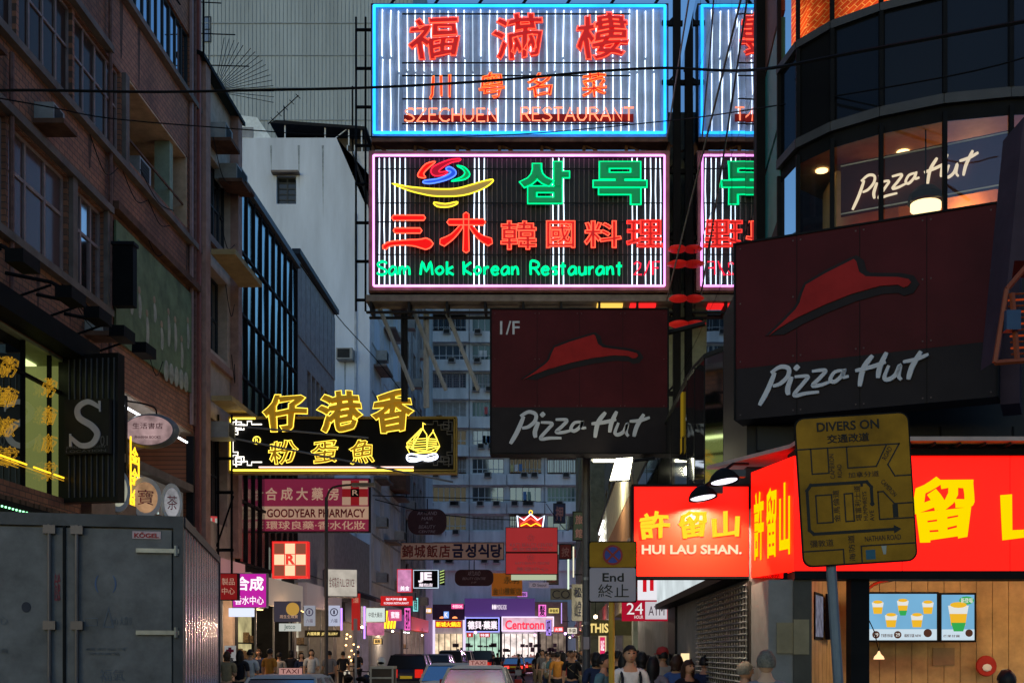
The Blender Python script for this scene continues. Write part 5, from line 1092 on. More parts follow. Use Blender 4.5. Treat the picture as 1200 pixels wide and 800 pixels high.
rc, bx = board('dark_red_sign', 'dim red sign with cream characters over the truck side', 'sign', 257,672,278,702,31,.2,M('dim_red_sheet', (.3,.02,.02), .5, emit=(.6,.02,.02), es=.25),DARK,.02)
text('製品', bx(260,677,275,685), cre, rc, .004); text('中心', bx(260,688,275,696), cre, rc, .004)
ws_, bx = board('white_shop_fascia', 'white shop fascia with blue mark and telephone number', 'fascia', 281,640,330,682,39,.3,M('fascia_white', (.6,.6,.55), .5, emit=(.9,.88,.75), es=.28),None, yaw=30)
MB().box(-.5,-.25,.2,1.1,.002,.01).build('blue_mark', M('mark_blue', (.02,.05,.35), .5, emit=(.02,.08,.6), es=.3), ws_); text('+8976', (-.1,.45,.6,.7), M('ink_dark', (.03,.03,.05), .5), ws_, .004)
pk, bx = board('red_striped_fascia', 'red and white striped light panel above the parked truck', 'fascia', 224,604,256,626,33,.2,M('stripe_red', (.4,.05,.05), .5, emit=(.9,.1,.1), es=.45),None,yaw=25)
for i in range(5): MB().box(-.35+i*.16,-.27+i*.16,.08,.5,.002,.01).build('white_stripe', M('fascia_white'), pk)
cb_, bx = board('corner_light_box', 'pale lit corner box sign with faint lettering on the low shop block', 'sign', 382,667,418,698,46,.9,E('cream_box', (.78,.7,.6), .62,.2,2),GREY,.03,yaw=18)
text('金城電訊 FULL SERVICE', bx(386,676,415,688), M('pharmacy_red'), cb_, .01)
jf, bx = board('dark_blue_poster_sign', 'dark sign with yellow disc over the jewellery shop door', 'sign', 321,704,351,728,37,.2,M('navy_sheet', (.03,.03,.05), .5, emit=(.1,.1,.16), es=.2),None)
MB().lathe([(.22,.004),(.22,.01)], 20, Matrix.Translation((.2,.42,0))).build('yellow_disc', M('disc_yellow', (.45,.3,.05), .5, emit=(.8,.5,.1), es=.35), jf); text('周生生珠寶', bx(328,720,349,724), cre, jf, .012)
jc, bx = board('small_white_sign', 'small white rectangular name sign under the yellow disc sign', 'sign', 327,730,352,739,36.5,.1,E('pale_face', (.7,.72,.66), .7),None)
text('Jetco', bx(333,731,346,738), M('teal_ink', (.0,.15,.15), .5), jc, .004)
for k, (px, lab) in enumerate(((362,'pale poster with round emblem nearer the jewellery shop'),(391,'blue-white poster with round emblem at the shop corner'))):
    ps_, bx = board('emblem_poster', lab, 'poster', px-6,709,px+7,733,40,.08,E('poster_%d' % k, ((.35,.36,.42),(.55,.58,.75))[k], .8),None)
    MB().tube([(.13*math.cos(t*.52),.5+.13*math.sin(t*.52),.01) for t in range(12)], .018, 4, closed=True).build('ring_emblem', M('ink_navy', (.03,.03,.12), .5), ps_); MB().box(-.03,.03,.43,.57,.002,.012).build('bar_emblem', M('ink_navy'), ps_); text('六福', (-.12,.12,.12,.26), M('ink_navy'), ps_, .004)
def simple(name, lab, cat, x0, y0, x1, y1, Y, mat, frame=None, texts=(), d=.2, yaw=0, group=None, pname='face_panel'):
    t, b = board(name, lab, cat, x0, y0, x1, y1, Y, d, mat, frame, .03, yaw=yaw, group=group, pname=pname)
    for s, q, m_, bo in texts: text(s, b(*q), m_, t, .006, bold=bo)
    return t, b
redlit = E('red_lit', (.75,.02,.02), .75); wlet = E('white_lettering'); 
t, b = simple('red_karaoke_sign', 'red lit sign with white writing below the pink poster column', 'sign', 446,698,483,709,52,redlit,None,[('김치마을食',(452,700,477,703),wlet,.02),('KOREAN RESTAURANT',(450,705,479,707.5),wlet,.01)])
t, b = simple('pink_poster_box', 'tall glowing pink and blue poster box above the red sign', 'light box', 466,667,482,693,52,E('pink_blue_face', (.75,.3,.55), .8, .4, 2),redlit,[('美食',(469,686,480,692),wlet,.03)])
t, b = simple('black_white_sign', 'black box sign with bold white letters and glowing rim', 'sign', 485,668,513,688,58,BLACK,E('white_rim', (.7,.85,1), .9),[('JE',(490,670,506,682),wlet,.05),('麵包店',(491,683,507,687),wlet,.02)])
t, b = simple('green_striped_sign', 'narrow dark sign with green-yellow diagonal bars', 'sign', 515,668,521,685,58.5,BLACK,None)
for k in range(5): MB().add([(-.12,.06+k*.15,.01),(.12,.14+k*.15,.01),(.12,.2+k*.15,.01),(-.12,.12+k*.15,.01)],[(0,1,2,3)]).build('diagonal_bar', E('lime_bar', (.6,.8,.25), .8), t)
t, b = simple('long_bilingual_sign', 'long tan sign with red Chinese and dark Korean characters across the street', 'sign', 469,636,590,655,72,M('tan_sheet', (.45,.27,.2), .6, emit=(.5,.28,.2), es=.1),DARK)
for i, ch in enumerate('錦城飯店'): text(ch, b(471+i*14.5,638,484+i*14.5,653), M('faded_red_ink', (.3,.04,.03), .6), t, .01, bold=.02, name='sign_character')
for i, ch in enumerate('금성식당'): text(ch, b(530+i*15,637,543+i*15,653), M('navy_ink', (.02,.02,.07), .6), t, .01, bold=.035, name='sign_character')
oval = M('maroon_oval', (.07,.02,.02), .5); pgl = M('pinkish_letter', (.42,.28,.27), .6)
for k, (x0,y0,x1,y1,Y,lab,lines) in enumerate(((478,596,523,626,64,'rounded maroon beauty centre sign hanging highest, near the gable building',(('ARTLAND',599,603),('HAIR',605,609),('&',611,613),('BEAUTY',615,619),('CENTRE',621,624))),
      (533,667,578,686,70,'wide maroon oval beauty centre sign below the long tan sign',(('ARTLAND',669,674),('BEAUTY CENTRE',676,679),('1/F',681,683))))):
    wd, ht = (x1-x0)*Y/F, (y1-y0)*Y/F
    t = thing('beauty_sign', lab, 'sign', (wx((x0+x1)/2,Y),Y,wz(y1,Y)), FRONT, group='maroon beauty centre signs')
    MB().prism(rr(-wd/2,0,wd/2,ht,ht*.38,8), -.2, 0).build('face_panel', oval, t)
    for s, ya_, yb_ in lines: hw = min(.8*wd, len(s)*ht*.11)/2; text(s, (-hw,(y1-yb_)*Y/F,hw,(y1-ya_)*Y/F), pgl, t, .004, shear=.2)
    MB().tube([(0,ht,-.1),(0,ht+.6,-.1)], .03, 4).build('hanger', DARK, t)
t, b = simple('red_beauty_sign', 'two-tier red beauty centre sign topped by a small neon crown', 'sign', 593,618,653,672,60,M('beauty_red', (.5,.05,.05), .5, emit=(.8,.05,.05), es=.3),DARK)
a = b(593,646,653,648); MB().box(a[0],a[2],a[1],a[3],.001,.03).build('divider', M('oxblood', (.1,.01,.01), .5), t)
for s, q in (("KAT'S BEAUTY CENTRE",(598,636,648,640)),('美容纖體中心',(600,641,646,645)),('美容中心',(605,664,642,669)),("KAT'S BEAUTY CENTRE",(604,658,644,661))): text(s, b(*q), M('pale_pink_ink', (.6,.3,.28), .6), t, .004)
for cy_ in (630,653):
    q = b(622,cy_,622,cy_)
    for k in range(5): MB().tube([(q[0]+.13*math.cos(k*1.257+.3)+.07*math.cos(j*.9),q[1]+.13*math.sin(k*1.257+.3)+.07*math.sin(j*.9),.01) for j in range(7)], .009, 4, closed=True).build('flower_petal', M('pale_pink_ink'), t)
t2, b2 = simple('green_white_light_box', 'thin pale green light box under the red beauty sign', 'light box', 599,673,652,679,60,E('pale_green_face', (.55,.62,.42), .8),None)
cr = thing('neon_crown', 'small neon crown glowing white red and yellow on top of the red beauty sign', 'neon sign', (wx(622,60),60,wz(617,60)), FRONT)
def k_(px, py): return ((px-622)*60/F, (617-py)*60/F, .03)
for p, mt, r_ in (([(607,617),(606,604),(614,609),(622,602),(630,609),(638,604),(636,617)],E('crown_white', (.75,.85,1), 2.2),.04),([(610,614),(615,611),(622,607),(629,611),(633,614)],RO_N,.03),([(610,616),(617,613),(622,616),(628,613),(634,616)],YN,.03)): MB().tube([k_(*q) for q in p], r_, 5).build('neon_tube', mt, cr)
MB().tube([(k_(622,600)[0]+.09*math.cos(j*.63),k_(622,600)[1]+.1*math.sin(j*.63),.03) for j in range(10)], .025, 4, closed=True).build('neon_ring', YN, cr)
MB().prism([k_(608,617)[:2],k_(608,606)[:2],k_(622,603)[:2],k_(636,606)[:2],k_(635,617)[:2]], -.1, -.02).build('crown_plate', M('crown_red', (.4,.03,.03), .5, emit=(.8,.02,.02), es=.3), cr)
simple('orange_sign', 'dim orange sign with brown characters beneath the long tan sign', 'sign', 576,671,612,698,80,M('orange_sheet', (.5,.16,.02), .5, emit=(.8,.22,.02), es=.16),None,[('永明',(590,675,608,684),M('ochre_ink', (.5,.25,.05), .6),.03),('金山樓飯店',(577,688,611,697),M('ochre_ink'),.03)])
simple('lilac_name_sign', 'small lilac name plate hanging under the green light box', 'sign', 620,682,643,688,58,M('lilac_plate', (.4,.36,.45), .5, emit=(.5,.4,.5), es=.2),None,[('◎ Seoul',(624,683,640,687),M('ink_dark'),.0)])
t, b = simple('ring_sign', 'wire ring lettering sign on a grey board near the slim grey post', 'sign', 645,689,672,702,45,M('grey_sign', (.24,.23,.18), .6),None,[('CO',(647,691,668,701),M('ink_dark'),.0)])
simple('vertical_pine_sign', 'tall faded vertical sign with black characters beside the grey post', 'sign', 670,684,686,727,30,M('faded_sign', (.26,.25,.2), .6),None,[('松',(673,688,682,700),M('ink_dark'),.02),('山堂',(674,704,681,722),M('ink_dark'),.0)])
simple('gold_letter_shop_sign', 'dim gold lettered fascia behind the yellow post', 'fascia', 688,726,740,744,27,M('olive_fascia', (.12,.1,.04), .6),None,[('THIS',(690,730,713,741),E('gold_letters', (1,.75,.25), .95),.03)])
simple('pink_sale_poster', 'bright pink sale poster in the lit shop window', 'poster', 703,746,709,766,27,E('hot_pink', (.9,.03,.15), .8),E('window_light', (1,.7,.4), .8),[('SALE',(704,750,708,762),wlet,.03)], d=.1)
# glaring floodlit board
fl = thing('floodlit_board', 'glaring white-yellow floodlit board seen edge-on below the projecting pizza sign', 'light board', (1.6,41,5.0), RIGHTW)
MB().box(0,17,.15,1.25,-.1,0).build('lit_face', M('pale_board', (.75,.7,.5), .6), fl); MB().box(0,17,-.75,.15,-.1,-.01).build('tan_face', M('tan_board', (.5,.25,.13), .6), fl); MB().box(0,17,1.25,1.33,-.12,.03).build('board_trim', DARK, fl)
for k in range(3): MB().tube([(3.2,.2+.3*k,.08),(6.6,.26+.3*k,.08)], .03, 4).build('lamp_tube', E_TUBE, fl)
MB().box(15.0,15.3,1.25,1.45,.1,.75).build('floodlight_head', DARK, fl); MB().box(15.02,15.28,1.22,1.249,.2,.7).build('floodlight_lens', E('flood_lens', (1,.93,.65), 8), fl); MB().tube([(15.15,1.45,.4),(15.15,1.6,-.05)], .03).build('floodlight_arm', DARK, fl)
fb = thing('street_floodlight', 'blinding white-yellow floodlight head just under the projecting pizza sign', 'floodlight', (wx(728,20.5),20.5,wz(562,20.5)), facing(R(-20)))
MB().add([(-.22,.0,0),(.15,.0,0),(.22,.4,0),(-.1,.4,0)],[(0,1,2,3)]).build('lens', E('flood_glare', (1,.95,.7), 9), fb); MB().add([(-.25,-.03,-.03),(.18,-.03,-.03),(.25,.43,-.03),(-.13,.43,-.03),(-.15,.1,-.15),(.1,.1,-.15),(.14,.35,-.15),(-.08,.35,-.15)],[(0,1,2,3),(4,5,6,7),(0,1,5,4),(1,2,6,5),(2,3,7,6),(3,0,4,7)]).build('housing', DARK, fb); MB().tube([(0,.35,-.12),(.5,.45,-.5)], .03).build('arm', DARK, fb)
fl3 = bpy.data.lights.new('flood_spill', 'POINT'); fl3.energy = 22; fl3.color = (1,.93,.6); fl3.shadow_soft_size = .1; o = bpy.data.objects.new('flood_spill', fl3); COL.objects.link(o); o.parent = fb; o.location = (0,.2,.12)
fl2 = bpy.data.lights.new('floodlight', 'POINT'); fl2.energy = 160; fl2.color = (1,.92,.62); fl2.shadow_soft_size = .1
o = bpy.data.objects.new('floodlight', fl2); COL.objects.link(o); o.parent = fl; o.location = (15.1,1.0,.6)
# =================================================================== right side further down the street
R2 = thing('right_tenement', 'tenement beyond the mirror glass with small lit shops at its foot', 'building', (2.9,31.2,0))
Rm = Matrix(((0,0,-1),(-1,0,0),(0,1,0)))
def right_block(name, lab, X_, Ya, Yb, h_, mat, floors_, lit):
    t = thing(name, lab, 'building', (X_,Yb,0), RIGHTW); L_ = Yb-Ya
    hh = [(.8+i*3.4,5.2+j*3,3.0+i*3.4,6.9+j*3) for j in range(floors_) for i in range(int(L_/3.4))]
    shops = [(.5+i*5.2,0.0,5.0+i*5.2,3.1,1.8) for i in range(int(L_/5.2))]
    wall_mb(L_, h_, hh+shops, .25, back=6).build('wall', mat, t)
    for q in hh: window(t, *q, 3, 2, .2, frm_dk, G_SKY, .06)
    for k, q in enumerate(shops):
        MB().box(q[0],q[2],0,3.05,-1.75,-1.7).build('shop_interior', E(lit[k%len(lit)][0], lit[k%len(lit)][1], lit[k%len(lit)][2]*2, .35, 1.5), t)  # back wall glows by itself to stand for the lit shop
        MB().box(q[0]-.1,q[2]+.1,3.12,3.9,.0,.35).build('shop_fascia', lit[k%len(lit)][3], t)
        for u in range(1,4): MB().box(q[0]+u*1.2,q[0]+u*1.2+.06,0,3.05,-.3,-.24).build('shop_mullion', DARK, t)
    return t
bpy.data.objects.remove(R2)
warmshop = [('shop_glow_a',(1,.6,.3),.55,M('fascia_olive', (.15,.12,.06), .6)),('shop_glow_b',(.9,.85,.8),.6,M('fascia_red', (.3,.03,.03), .6)),('shop_glow_c',(.8,.5,.9),.5,M('fascia_grey', (.2,.2,.2), .6))]
right_block('right_tenement', 'grey-green tenement past the mirror glass with lit shops at its foot', 2.6, 31.3, 58, 17, M('green_grey_render', (.2,.22,.17), .8, var=.3), 3, warmshop)
right_block('far_right_tenement', 'olive tenement further down the same side as the glass tower', 1.9, 58.5, 100, 22, M('olive_render', (.25,.26,.17), .8, var=.35), 5, warmshop[1:]+warmshop[:1])
# shopfront glass and contents of the left terrace ground floors
def shopfront(lab, Y0, Y1, h_, col, s, fcol, X_=-10.0):
    t = thing('street_shop', lab, 'shop', (X_,Y0,0), LEFTW); L_ = Y1-Y0
    MB().box(0,L_,.13,h_,-1.6,-1.55).build('interior_wall', E('interior_%d' % int(Y0*10), col, s*2.6, .5, 1.3), t)  # shop light put into a self-glowing back wall
    MB().box(0,L_,h_,h_+.9,.05,.4).build('fascia', fcol, t)
    mb = MB()
    for y in (.9,1.5,2.1): mb.box(.2,L_-.2,y,y+.04,-1.5,-1.1)
    mb.build('shelf', DARK, t)
    for k in range(int(L_/2.4)+1): MB().box(k*2.4,k*2.4+.05,.13,h_,-.12,-.06).build('mullion', STEEL, t)
    rg = random.Random(int(Y0)); mb = MB()
    for k in range(int(L_*5)):
        x = rg.random()*(L_-.4)+.2; y = rg.choice((.94,1.54,2.14)); mb.box(x,x+.12,y,y+.15+.25*rg.random(),-1.45,-1.25)
    mb.build('goods', M('shop_goods', (.3,.2,.12), .6, var=.7, vs=14), t)['kind'] = 'stuff'
    for k in range(int(L_/1.6)): MB().box(.5+k*1.6,1.3+k*1.6,h_-.06,h_-.02,-1.0,-.8).build('ceiling_tube', E_TUBE if s > .4 else E_WARM, t)
    return t
fasc = lambda n_, c, s=.3: M('fascia_'+n_, c, .5, emit=c, es=s)
shopfront('narrow medicine shop with cream shelves behind the parked truck', 31.2, 34.4, 3.6, (.6,.5,.3), .5, fasc('pinkish', (.5,.25,.25)))
shopfront('olive-tinted shop under the dark glass block', 35, 42.3, 3.4, (.42,.36,.18), .4, fasc('beige', (.45,.38,.32)))
shopfront('jewellery shop with pale posters under the grey panelled block', 43, 50.0, 3.6, (.45,.4,.3), .4, fasc('mauve', (.3,.24,.25)))
shopfront('warm candle-lit shop in the low block', 50.8, 55.0, 3.2, (.9,.5,.2), .6, fasc('dark', (.05,.04,.04), .05)); shopfront('white and pink lit shop beside the candle-lit shop', 55.4, 59.6, 3.2, (.8,.6,.8), .7, fasc('white', (.6,.62,.62), .5))
shopfront('shop with yellow neon strips below the weathered side facade', 60.7, 66, 3.3, (.7,.5,.12), .6, fasc('maroon', (.2,.03,.04), .2)); shopfront('purple-lit shop below the weathered side facade', 66.3, 71.5, 3.3, (.5,.15,.7), .7, fasc('violet', (.2,.1,.3), .3))
shopfront('red-fronted lit shop under the shadowy tenement', 72.5, 83.6, 3.3, (.9,.6,.5), .8, fasc('scarlet', (.5,.03,.02), .4), -9.9)
# awning boards over low block, ground-floor of the far block
aw = thing('shop_awning', 'dark curved canopy over the shops near the slim street lamp post', 'awning', (-9.95,50.4,4.6), LEFTW)
MB().prism([(0,0),(-.5,1.8),(-.35,1.8),(.3,0)], .2, 9, 'x').build('canopy', M('dark_canopy', (.06,.05,.06), .6), aw)
G2 = thing('purple_shop_row', 'shop row with purple fascia at the foot of the blue apartment block', 'shop', (-9.6,116.8,0), FRONT)
pur = M('purple_sheet', (.12,.08,.2), .5, emit=(.28,.1,.6), es=.16)
def gx(px): return (px-650)*116.8/F+9.6
def gy_(py): return wz(py,116.8)
MB().box(gx(545),gx(627),gy_(722),gy_(701),0,.6).build('purple_fascia', pur, G2); MB().box(gx(480),gx(545),gy_(726),gy_(708),0,.5).build('dark_fascia', M('plum_sheet', (.08,.04,.07), .5), G2); MB().box(gx(627),gx(665),gy_(740),gy_(705),0,.5).build('tan_fascia', M('tan_fascia', (.2,.15,.1), .6), G2)
for x0, x1, c, s in ((482,508,(.45,.1,.35),.8),(508,543,(1,.75,.5),1.3),(545,586,(.6,.9,.7),.9),(588,630,(1,.85,.8),1.5),(632,664,(.6,.45,.35),.5)):
    MB().box(gx(x0),gx(x1)-.05,.1,gy_(742),-.6,-.5).build('lit_interior', E('far_interior_%d' % x0, c, s*.75, .5, 1.1), G2)  # room light put into self-glowing panels
mb = MB(); rg_ = random.Random(2)
for k in range(60):
    px = 484+rg_.random()*178; z_ = rg_.choice((.4,.9,1.4,1.9,2.4)); mb.box(gx(px),gx(px)+.25+.4*rg_.random(),z_,z_+.15+.35*rg_.random(),-.48,-.2)
mb.build('goods', M('goods_dark', (.06,.04,.04), .7), G2)['kind'] = 'stuff'
for px in range(486, 664, 7): MB().box(gx(px)-.04,gx(px)+.04,.1,gy_(742),-.3,-.2).build('shop_mullion', DARK, G2)
for px in (482,508,544,587,631,664): MB().box(gx(px)-.12,gx(px)+.12,0,gy_(722),-.5,.3).build('pier', E('neon_pier', (.9,.75,1), 1.0) if px in (508,544) else DARK, G2)
text('●●● MONG KOK', (gx(577),gy_(714),gx(594),gy_(708)), wlet, G2, .605)
def gsign(lab, x0, y0, x1, y1, face, frame, s, q, m_, bo=.02):
    t, b = board('far_shop_sign', lab, 'sign', x0, y0, x1, y1, 115.8, .3, face, frame, .1); text(s, b(*q), m_, t, .01, bold=bo); return t
gsign('dark sign with white characters in a blue glowing border at the street end', 546,724,584,739, BLACK, E('blue_border', (.35,.35,1), 1.6), '德興·藥業', (548,727,583,737), wlet, .03)
gsign('arched pink-white glowing sign with red script at the street end', 589,723,648,738, E('pink_white_face', (1,.6,.75), .8,.3,1), E('lilac_border', (.9,.7,1), 1.5), 'Centronn', (592,726,638,737), E('red_script', (1,.05,.1), 1.1), .03)
gsign('yellow character sign on a red strip at the street end', 510,727,541,735, M('far_red', (.3,.02,.02), .5, emit=(1,.05,.02), es=.4), None, '新城火鍋店', (511,728,540,734), YN, .02)
gsign('small red sign under the blue-bordered sign', 562,741,574,746, redlit, None, '特價', (563,742,573,745.5), wlet, .02)
gsign('small red price sign at the edge of the blue-bordered sign', 547,741,554,746, redlit, None, '減', (549,742,552,745), wlet, .02)
for k, px in enumerate((525,540)):
    t = thing('dome_street_lamp', ['orange dome lamp nearer the terrace at the street end','orange dome lamp nearer the purple fascia at the street end'][k], 'lamp', (wx(px-7,114),114,wz(724,114)), group='orange dome lamps at the street end')
    MB().lathe([(.28,0),(.2,.15),(0,.2)], 10).build('shade', E('orange_dome', (1,.3,.1), 1.8), t); MB().tube([(0,0,.2),(0,0,.7)], .02, 4).build('cord', BLACK, t)
for k in range(4):
    t = thing('yellow_tube_lamp', ['first','second','third','fourth'][k]+' upright yellow tube light from the left on the terrace front', 'lamp', (-9.5,62+k*1.2,wz(736,62+k*1.2)), group='upright yellow tube lights')
    MB().tube([(0,0,0),(.12,0,1.0)], .07, 6).build('tube', YN, t)
    MB().box(-.3,0,-.03,.03,.4,.46).build('bracket', DARK, t)
simple('white_light_box', 'plain white light box on the low shop block behind the slim lamp post', 'light box', 429,712,451,728,54,E('plain_white_box', (.75,.85,.8), .9),GREY,[('中環大藥房',(432,717,448,723),M('ink_dark'),.0)])
simple('red_banner', 'tall hanging red banner before the low shop block', 'banner', 412,695,422,738,49,M('banner_red', (.4,.02,.02), .6, emit=(.8,.02,.02), es=.25),None,[('大減價',(414,700,420,706),cre,.0)],d=.05)
simple('pink_swirl_sign', 'small pink sign with white swirl writing below the red sign', 'sign', 455,714,470,727,60,E('rose_face', (.9,.12,.3), .75),None,[('蜜糖',(458,716,468,724),wlet,.02)])
simple('violet_edge_light', 'thin upright violet light at the edge of the white light box', 'light strip', 426,710,428,748,54,E('violet_strip', (.6,.3,1), 1.6),None,d=.06)
simple('violet_edge_light', 'second upright violet light nearer the emblem posters', 'light strip', 399,712,401,738,46,E('violet_strip'),None,d=.06)
simple('magenta_window', 'magenta glowing window panel under the white light box', 'window sign', 430,729,450,744,56,E('magenta_pane', (.9,.25,.45), .6, .5, 2),None,d=.06)
simple('gold_fascia', 'gold lettered dark fascia over the jewellery shop', 'fascia', 357,738,398,746,43,M('dark_gold_fascia', (.06,.045,.03), .6),None,[('六福珠寶  JEWELLERY',(360,740,396,744.5),E('gold_letters'),.02)],d=.1)
simple('red_cross_board', 'white board with red cross leaning by the medicine shop', 'board', 263,756,276,788,30,M('cross_board', (.6,.58,.55), .6, emit=(.9,.85,.8), es=.2),None,[('✚',(265,758,274,766),M('pharmacy_red'),.05),('藥',(266,770,274,777),M('ink_dark'),.02)],d=.05)
cd = thing('candle_lights', 'cluster of warm candle bulbs glowing in the low shop window', 'lights', (-9.85,51.5,1.2), LEFTW)
rgc = random.Random(8)
for k in range(16): MB().ball((rgc.random()*3.2,rgc.random()*1.5,.05+.2*rgc.random()), .05, 6).build('bulb', E('candle_bulb', (1,.55,.2), 6), cd)
MB().box(0,3.2,-.1,-.05,0,.3).build('shelf', DARK, cd)
for k, (px, y0, y1, Y, c, lab) in enumerate(((666,655,690,38,(.75,.9,.7),'pale green upright tube light left of the slim grey post'),(672,640,676,50,(.9,.85,.6),'cream upright tube light near the vertical pine sign'),(658,706,730,70,(.6,.4,1),'violet upright tube light far along the crowd side'))):
    t = thing('tube_light', lab, 'tube light', (wx(px,Y),Y,wz(y1,Y)), group='upright tube lights on the crowd side'); MB().tube([(0,0,0),(0,0,(y1-y0)*Y/F)], .035, 6).build('tube', E('tube_c%d' % k, c, 1.1), t); MB().box(-.02,.5,0,.04,.1,.14).build('bracket', DARK, t)
for k, (px, y0, y1, Y, c, s_, lab) in enumerate(((678,600,632,34,(.1,.14,.1),'旅館','dark green blade sign with pale characters beside the grey post'),(662,638,654,48,(.3,.05,.05),'按','small dark red pawn blade sign over the crowd'),(647,650,684,62,(.25,.24,.2),'酒樓','faded grey blade sign over the crowd'),(655,590,612,56,(.06,.08,.15),'押','small navy blade sign high on the olive tenement'))):
    simple('blade_sign', lab, 'sign', px-6, y0, px+7, y1, Y, M('blade_%d' % k, c, .6),DARK,[(s_[i],(px-4,y0+3+i*(y1-y0)/len(s_),px+5,y0+(i+1)*(y1-y0)/len(s_)-2),M('pale_pink_ink'),.02) for i in range(len(s_))],d=.15,group='blade signs over the crowd side')
for k, (x0, y0, x1, y1, Y, c, st, s_, lab) in enumerate(((474,712,481,738,70,(1,.15,.6),1.1,'酒吧','narrow hot pink blade sign on the terrace far end'),(484,700,490,716,76,(.3,.9,.9),.9,'眼鏡','tiny cyan blade sign above the yellow tube lights'),(493,712,506,718,95,(1,.5,.1),.9,'茶餐廳','small orange lit strip sign at the terrace corner'),
      (631,708,640,722,100,(1,.2,.7),1.1,'髮','pink square sign right of the arched pink sign'),(643,712,655,718,96,(.9,.7,.2),.9,'麻雀館','small yellow strip sign over the far crowd'),(640,726,646,744,98,(.5,.3,1),1.0,'吧','violet blade sign just over the far crowd heads'),(649,734,660,740,84,(1,.1,.1),.9,'火鍋','red strip sign low over the crowd'),(665,735,676,742,62,(.95,.85,.7),.9,'手袋','cream strip sign low over the crowd'),
      (529,707,543,713,112,(1,.1,.35),.9,'卡拉OK','rose strip sign on the dark plum fascia'),(438,748,447,754,56,(1,.6,.2),1.0,'錶','amber square sign in the low shop doorway'),(606,693,618,699,112,(.8,.3,1),.7,'時裝','mauve strip sign above the purple fascia'),(520,716,526,724,108,(.2,.4,1),1.2,'K','small blue square sign above the yellow character sign'))):
    simple('small_lit_sign', lab, 'sign', x0, y0, x1, y1, Y, E('lit_%d' % k, c, st, .2, 3),DARK,[(s_,(x0+1,y0+1,x1-1,y1-1),M('ink_dark') if sum(c) > 1.6 else wlet,.02)],d=.15,group='small lit signs down the street')
for k, (x, Y, c) in enumerate(((-7,98,(1,.3,.75)),(-2,112,(1,.4,.8)),(1.0,104,(.8,.4,1)))):  # globe lamps added to tint the street end pink
    t = thing('hanging_bulb', ['pink globe lamp at the terrace end','pink globe lamp before the arched pink sign','violet globe lamp at the far end of the crowd side'][k], 'bulb', (x,Y,3.6), group='pink and violet globe lamps')
    MB().ball((0,0,0), .13, 10).build('glass_globe', E('globe_%d' % k, c, 5), t); MB().tube([(0,0,.12),(0,0,.7)], .01, 4).build('flex', BLACK, t)
    l = bpy.data.lights.new('globe_light', 'POINT'); l.energy = 260; l.color = c; l.shadow_soft_size = .12
    o = bpy.data.objects.new('globe_light', l); COL.objects.link(o); o.parent = t; o.location = (0,0,-.18)
# --- bright strings and misc pole lamps
sp2 = thing('street_lamp', 'slim dark street lamp post on the near pavement before the low shops', 'street lamp', (-7.1,34.5,0))
MB().lathe([(.1,0),(.09,.8),(.06,.9),(.05,6.6)], 12).build('post', M('post_brown', (.08,.07,.07), .5), sp2); MB().tube(spline([(0,0,6.5),(.2,0,6.9),(1,0,7.0)],4), .035).build('arm', M('post_brown'), sp2); MB().box(.8,1.5,-.12,.12,6.93,7.03).build('lamp_head', GREY, sp2)
st = thing('short_sign_post', 'short grey post with small plate beside the slim lamp post', 'post', (-6.6,36.8,0)); MB().tube([(0,0,0),(0,0,2.9)], .04).build('post', GREY, st); MB().box(-.06,.06,-.06,-.04,2.2,2.9).build('plate', M('sign_white'), st)
# bare bulbs added to brighten the shopfronts and the dark street
for k, (x, Y, lab) in enumerate(((-9.2,33.5,'bare warm bulb over the medicine shop door'),(-9.2,39,'bare warm bulb over the olive-tinted shop'),(-9.2,46,'bare warm bulb over the jewellery shop'),(-9.2,53,'bare warm bulb over the candle-lit shop'),(-9.2,63,'bare warm bulb below the weathered side facade'),(-9.2,77,'bare warm bulb under the shadowy tenement'),
      (1.5,29.5,'bare white bulb past the gold lettered fascia'),(1.4,38,'bare white bulb among the crowd shops'),(1.3,50,'bare white bulb deeper among the crowd shops'),(1.2,68,'bare white bulb before the olive tenement'),(1.2,88,'bare white bulb furthest along the crowd side'),(-3,108,'bare bulb strung before the purple fascia'))):
    t = thing('hanging_bulb', lab, 'bulb', (x,Y,3.0), group='bare bulbs outside the shops')
    MB().ball((0,0,0), .07, 8).build('glass_bulb', E('bulb_glow', (1,.75,.45), 9), t); MB().tube([(0,0,.06),(0,0,.5)], .01, 4).build('flex', BLACK, t)
    l = bpy.data.lights.new('bulb_light', 'POINT'); l.energy = 90; l.color = (1,.68,.4) if x < 0 else (1,.85,.68); l.shadow_soft_size = .07
    o = bpy.data.objects.new('bulb_light', l); COL.objects.link(o); o.parent = t; o.location = (0,0,-.1)
# --- overhead cables
def cable(lab, pts, r):
    P = [Vector((wx(px,Y),Y,wz(py,Y))) for px, py, Y in pts]; o = P[0].copy()
    t = thing('overhead_cable', lab, 'cable', o, group='cables strung across the street'); MB().tube([tuple(q-o) for q in spline(P, 5)], r, 5).build('cable', BLACK, t)
cable('thick black cable sagging across the upper neon sign', [(-40,107,17),(40,106,17),(180,108,18),(300,106,18.5),(430,103,19),(560,96,19),(700,84,19),(780,80,18.3),(850,83,17),(905,80,15.4),(1000,62,14),(1220,22,12)], .022)
cable('thinner cable drooping from the brick building below the thick one', [(-20,112,17),(60,126,17.5),(130,139,18.5),(260,150,20),(420,160,22),(600,158,24),(780,142,22),(890,127,17),(1110,90,13.6),(1220,62,13)], .011)
cable('thin cable dropping from the dark glass block towards the neon support', [(345,300,42),(395,370,46),(440,420,50),(480,470,56),(520,520,64)], .02)
cable('thin pale line crossing above the maroon oval sign', [(430,580,60),(480,582,66),(560,584,75),(640,588,90)], .03)
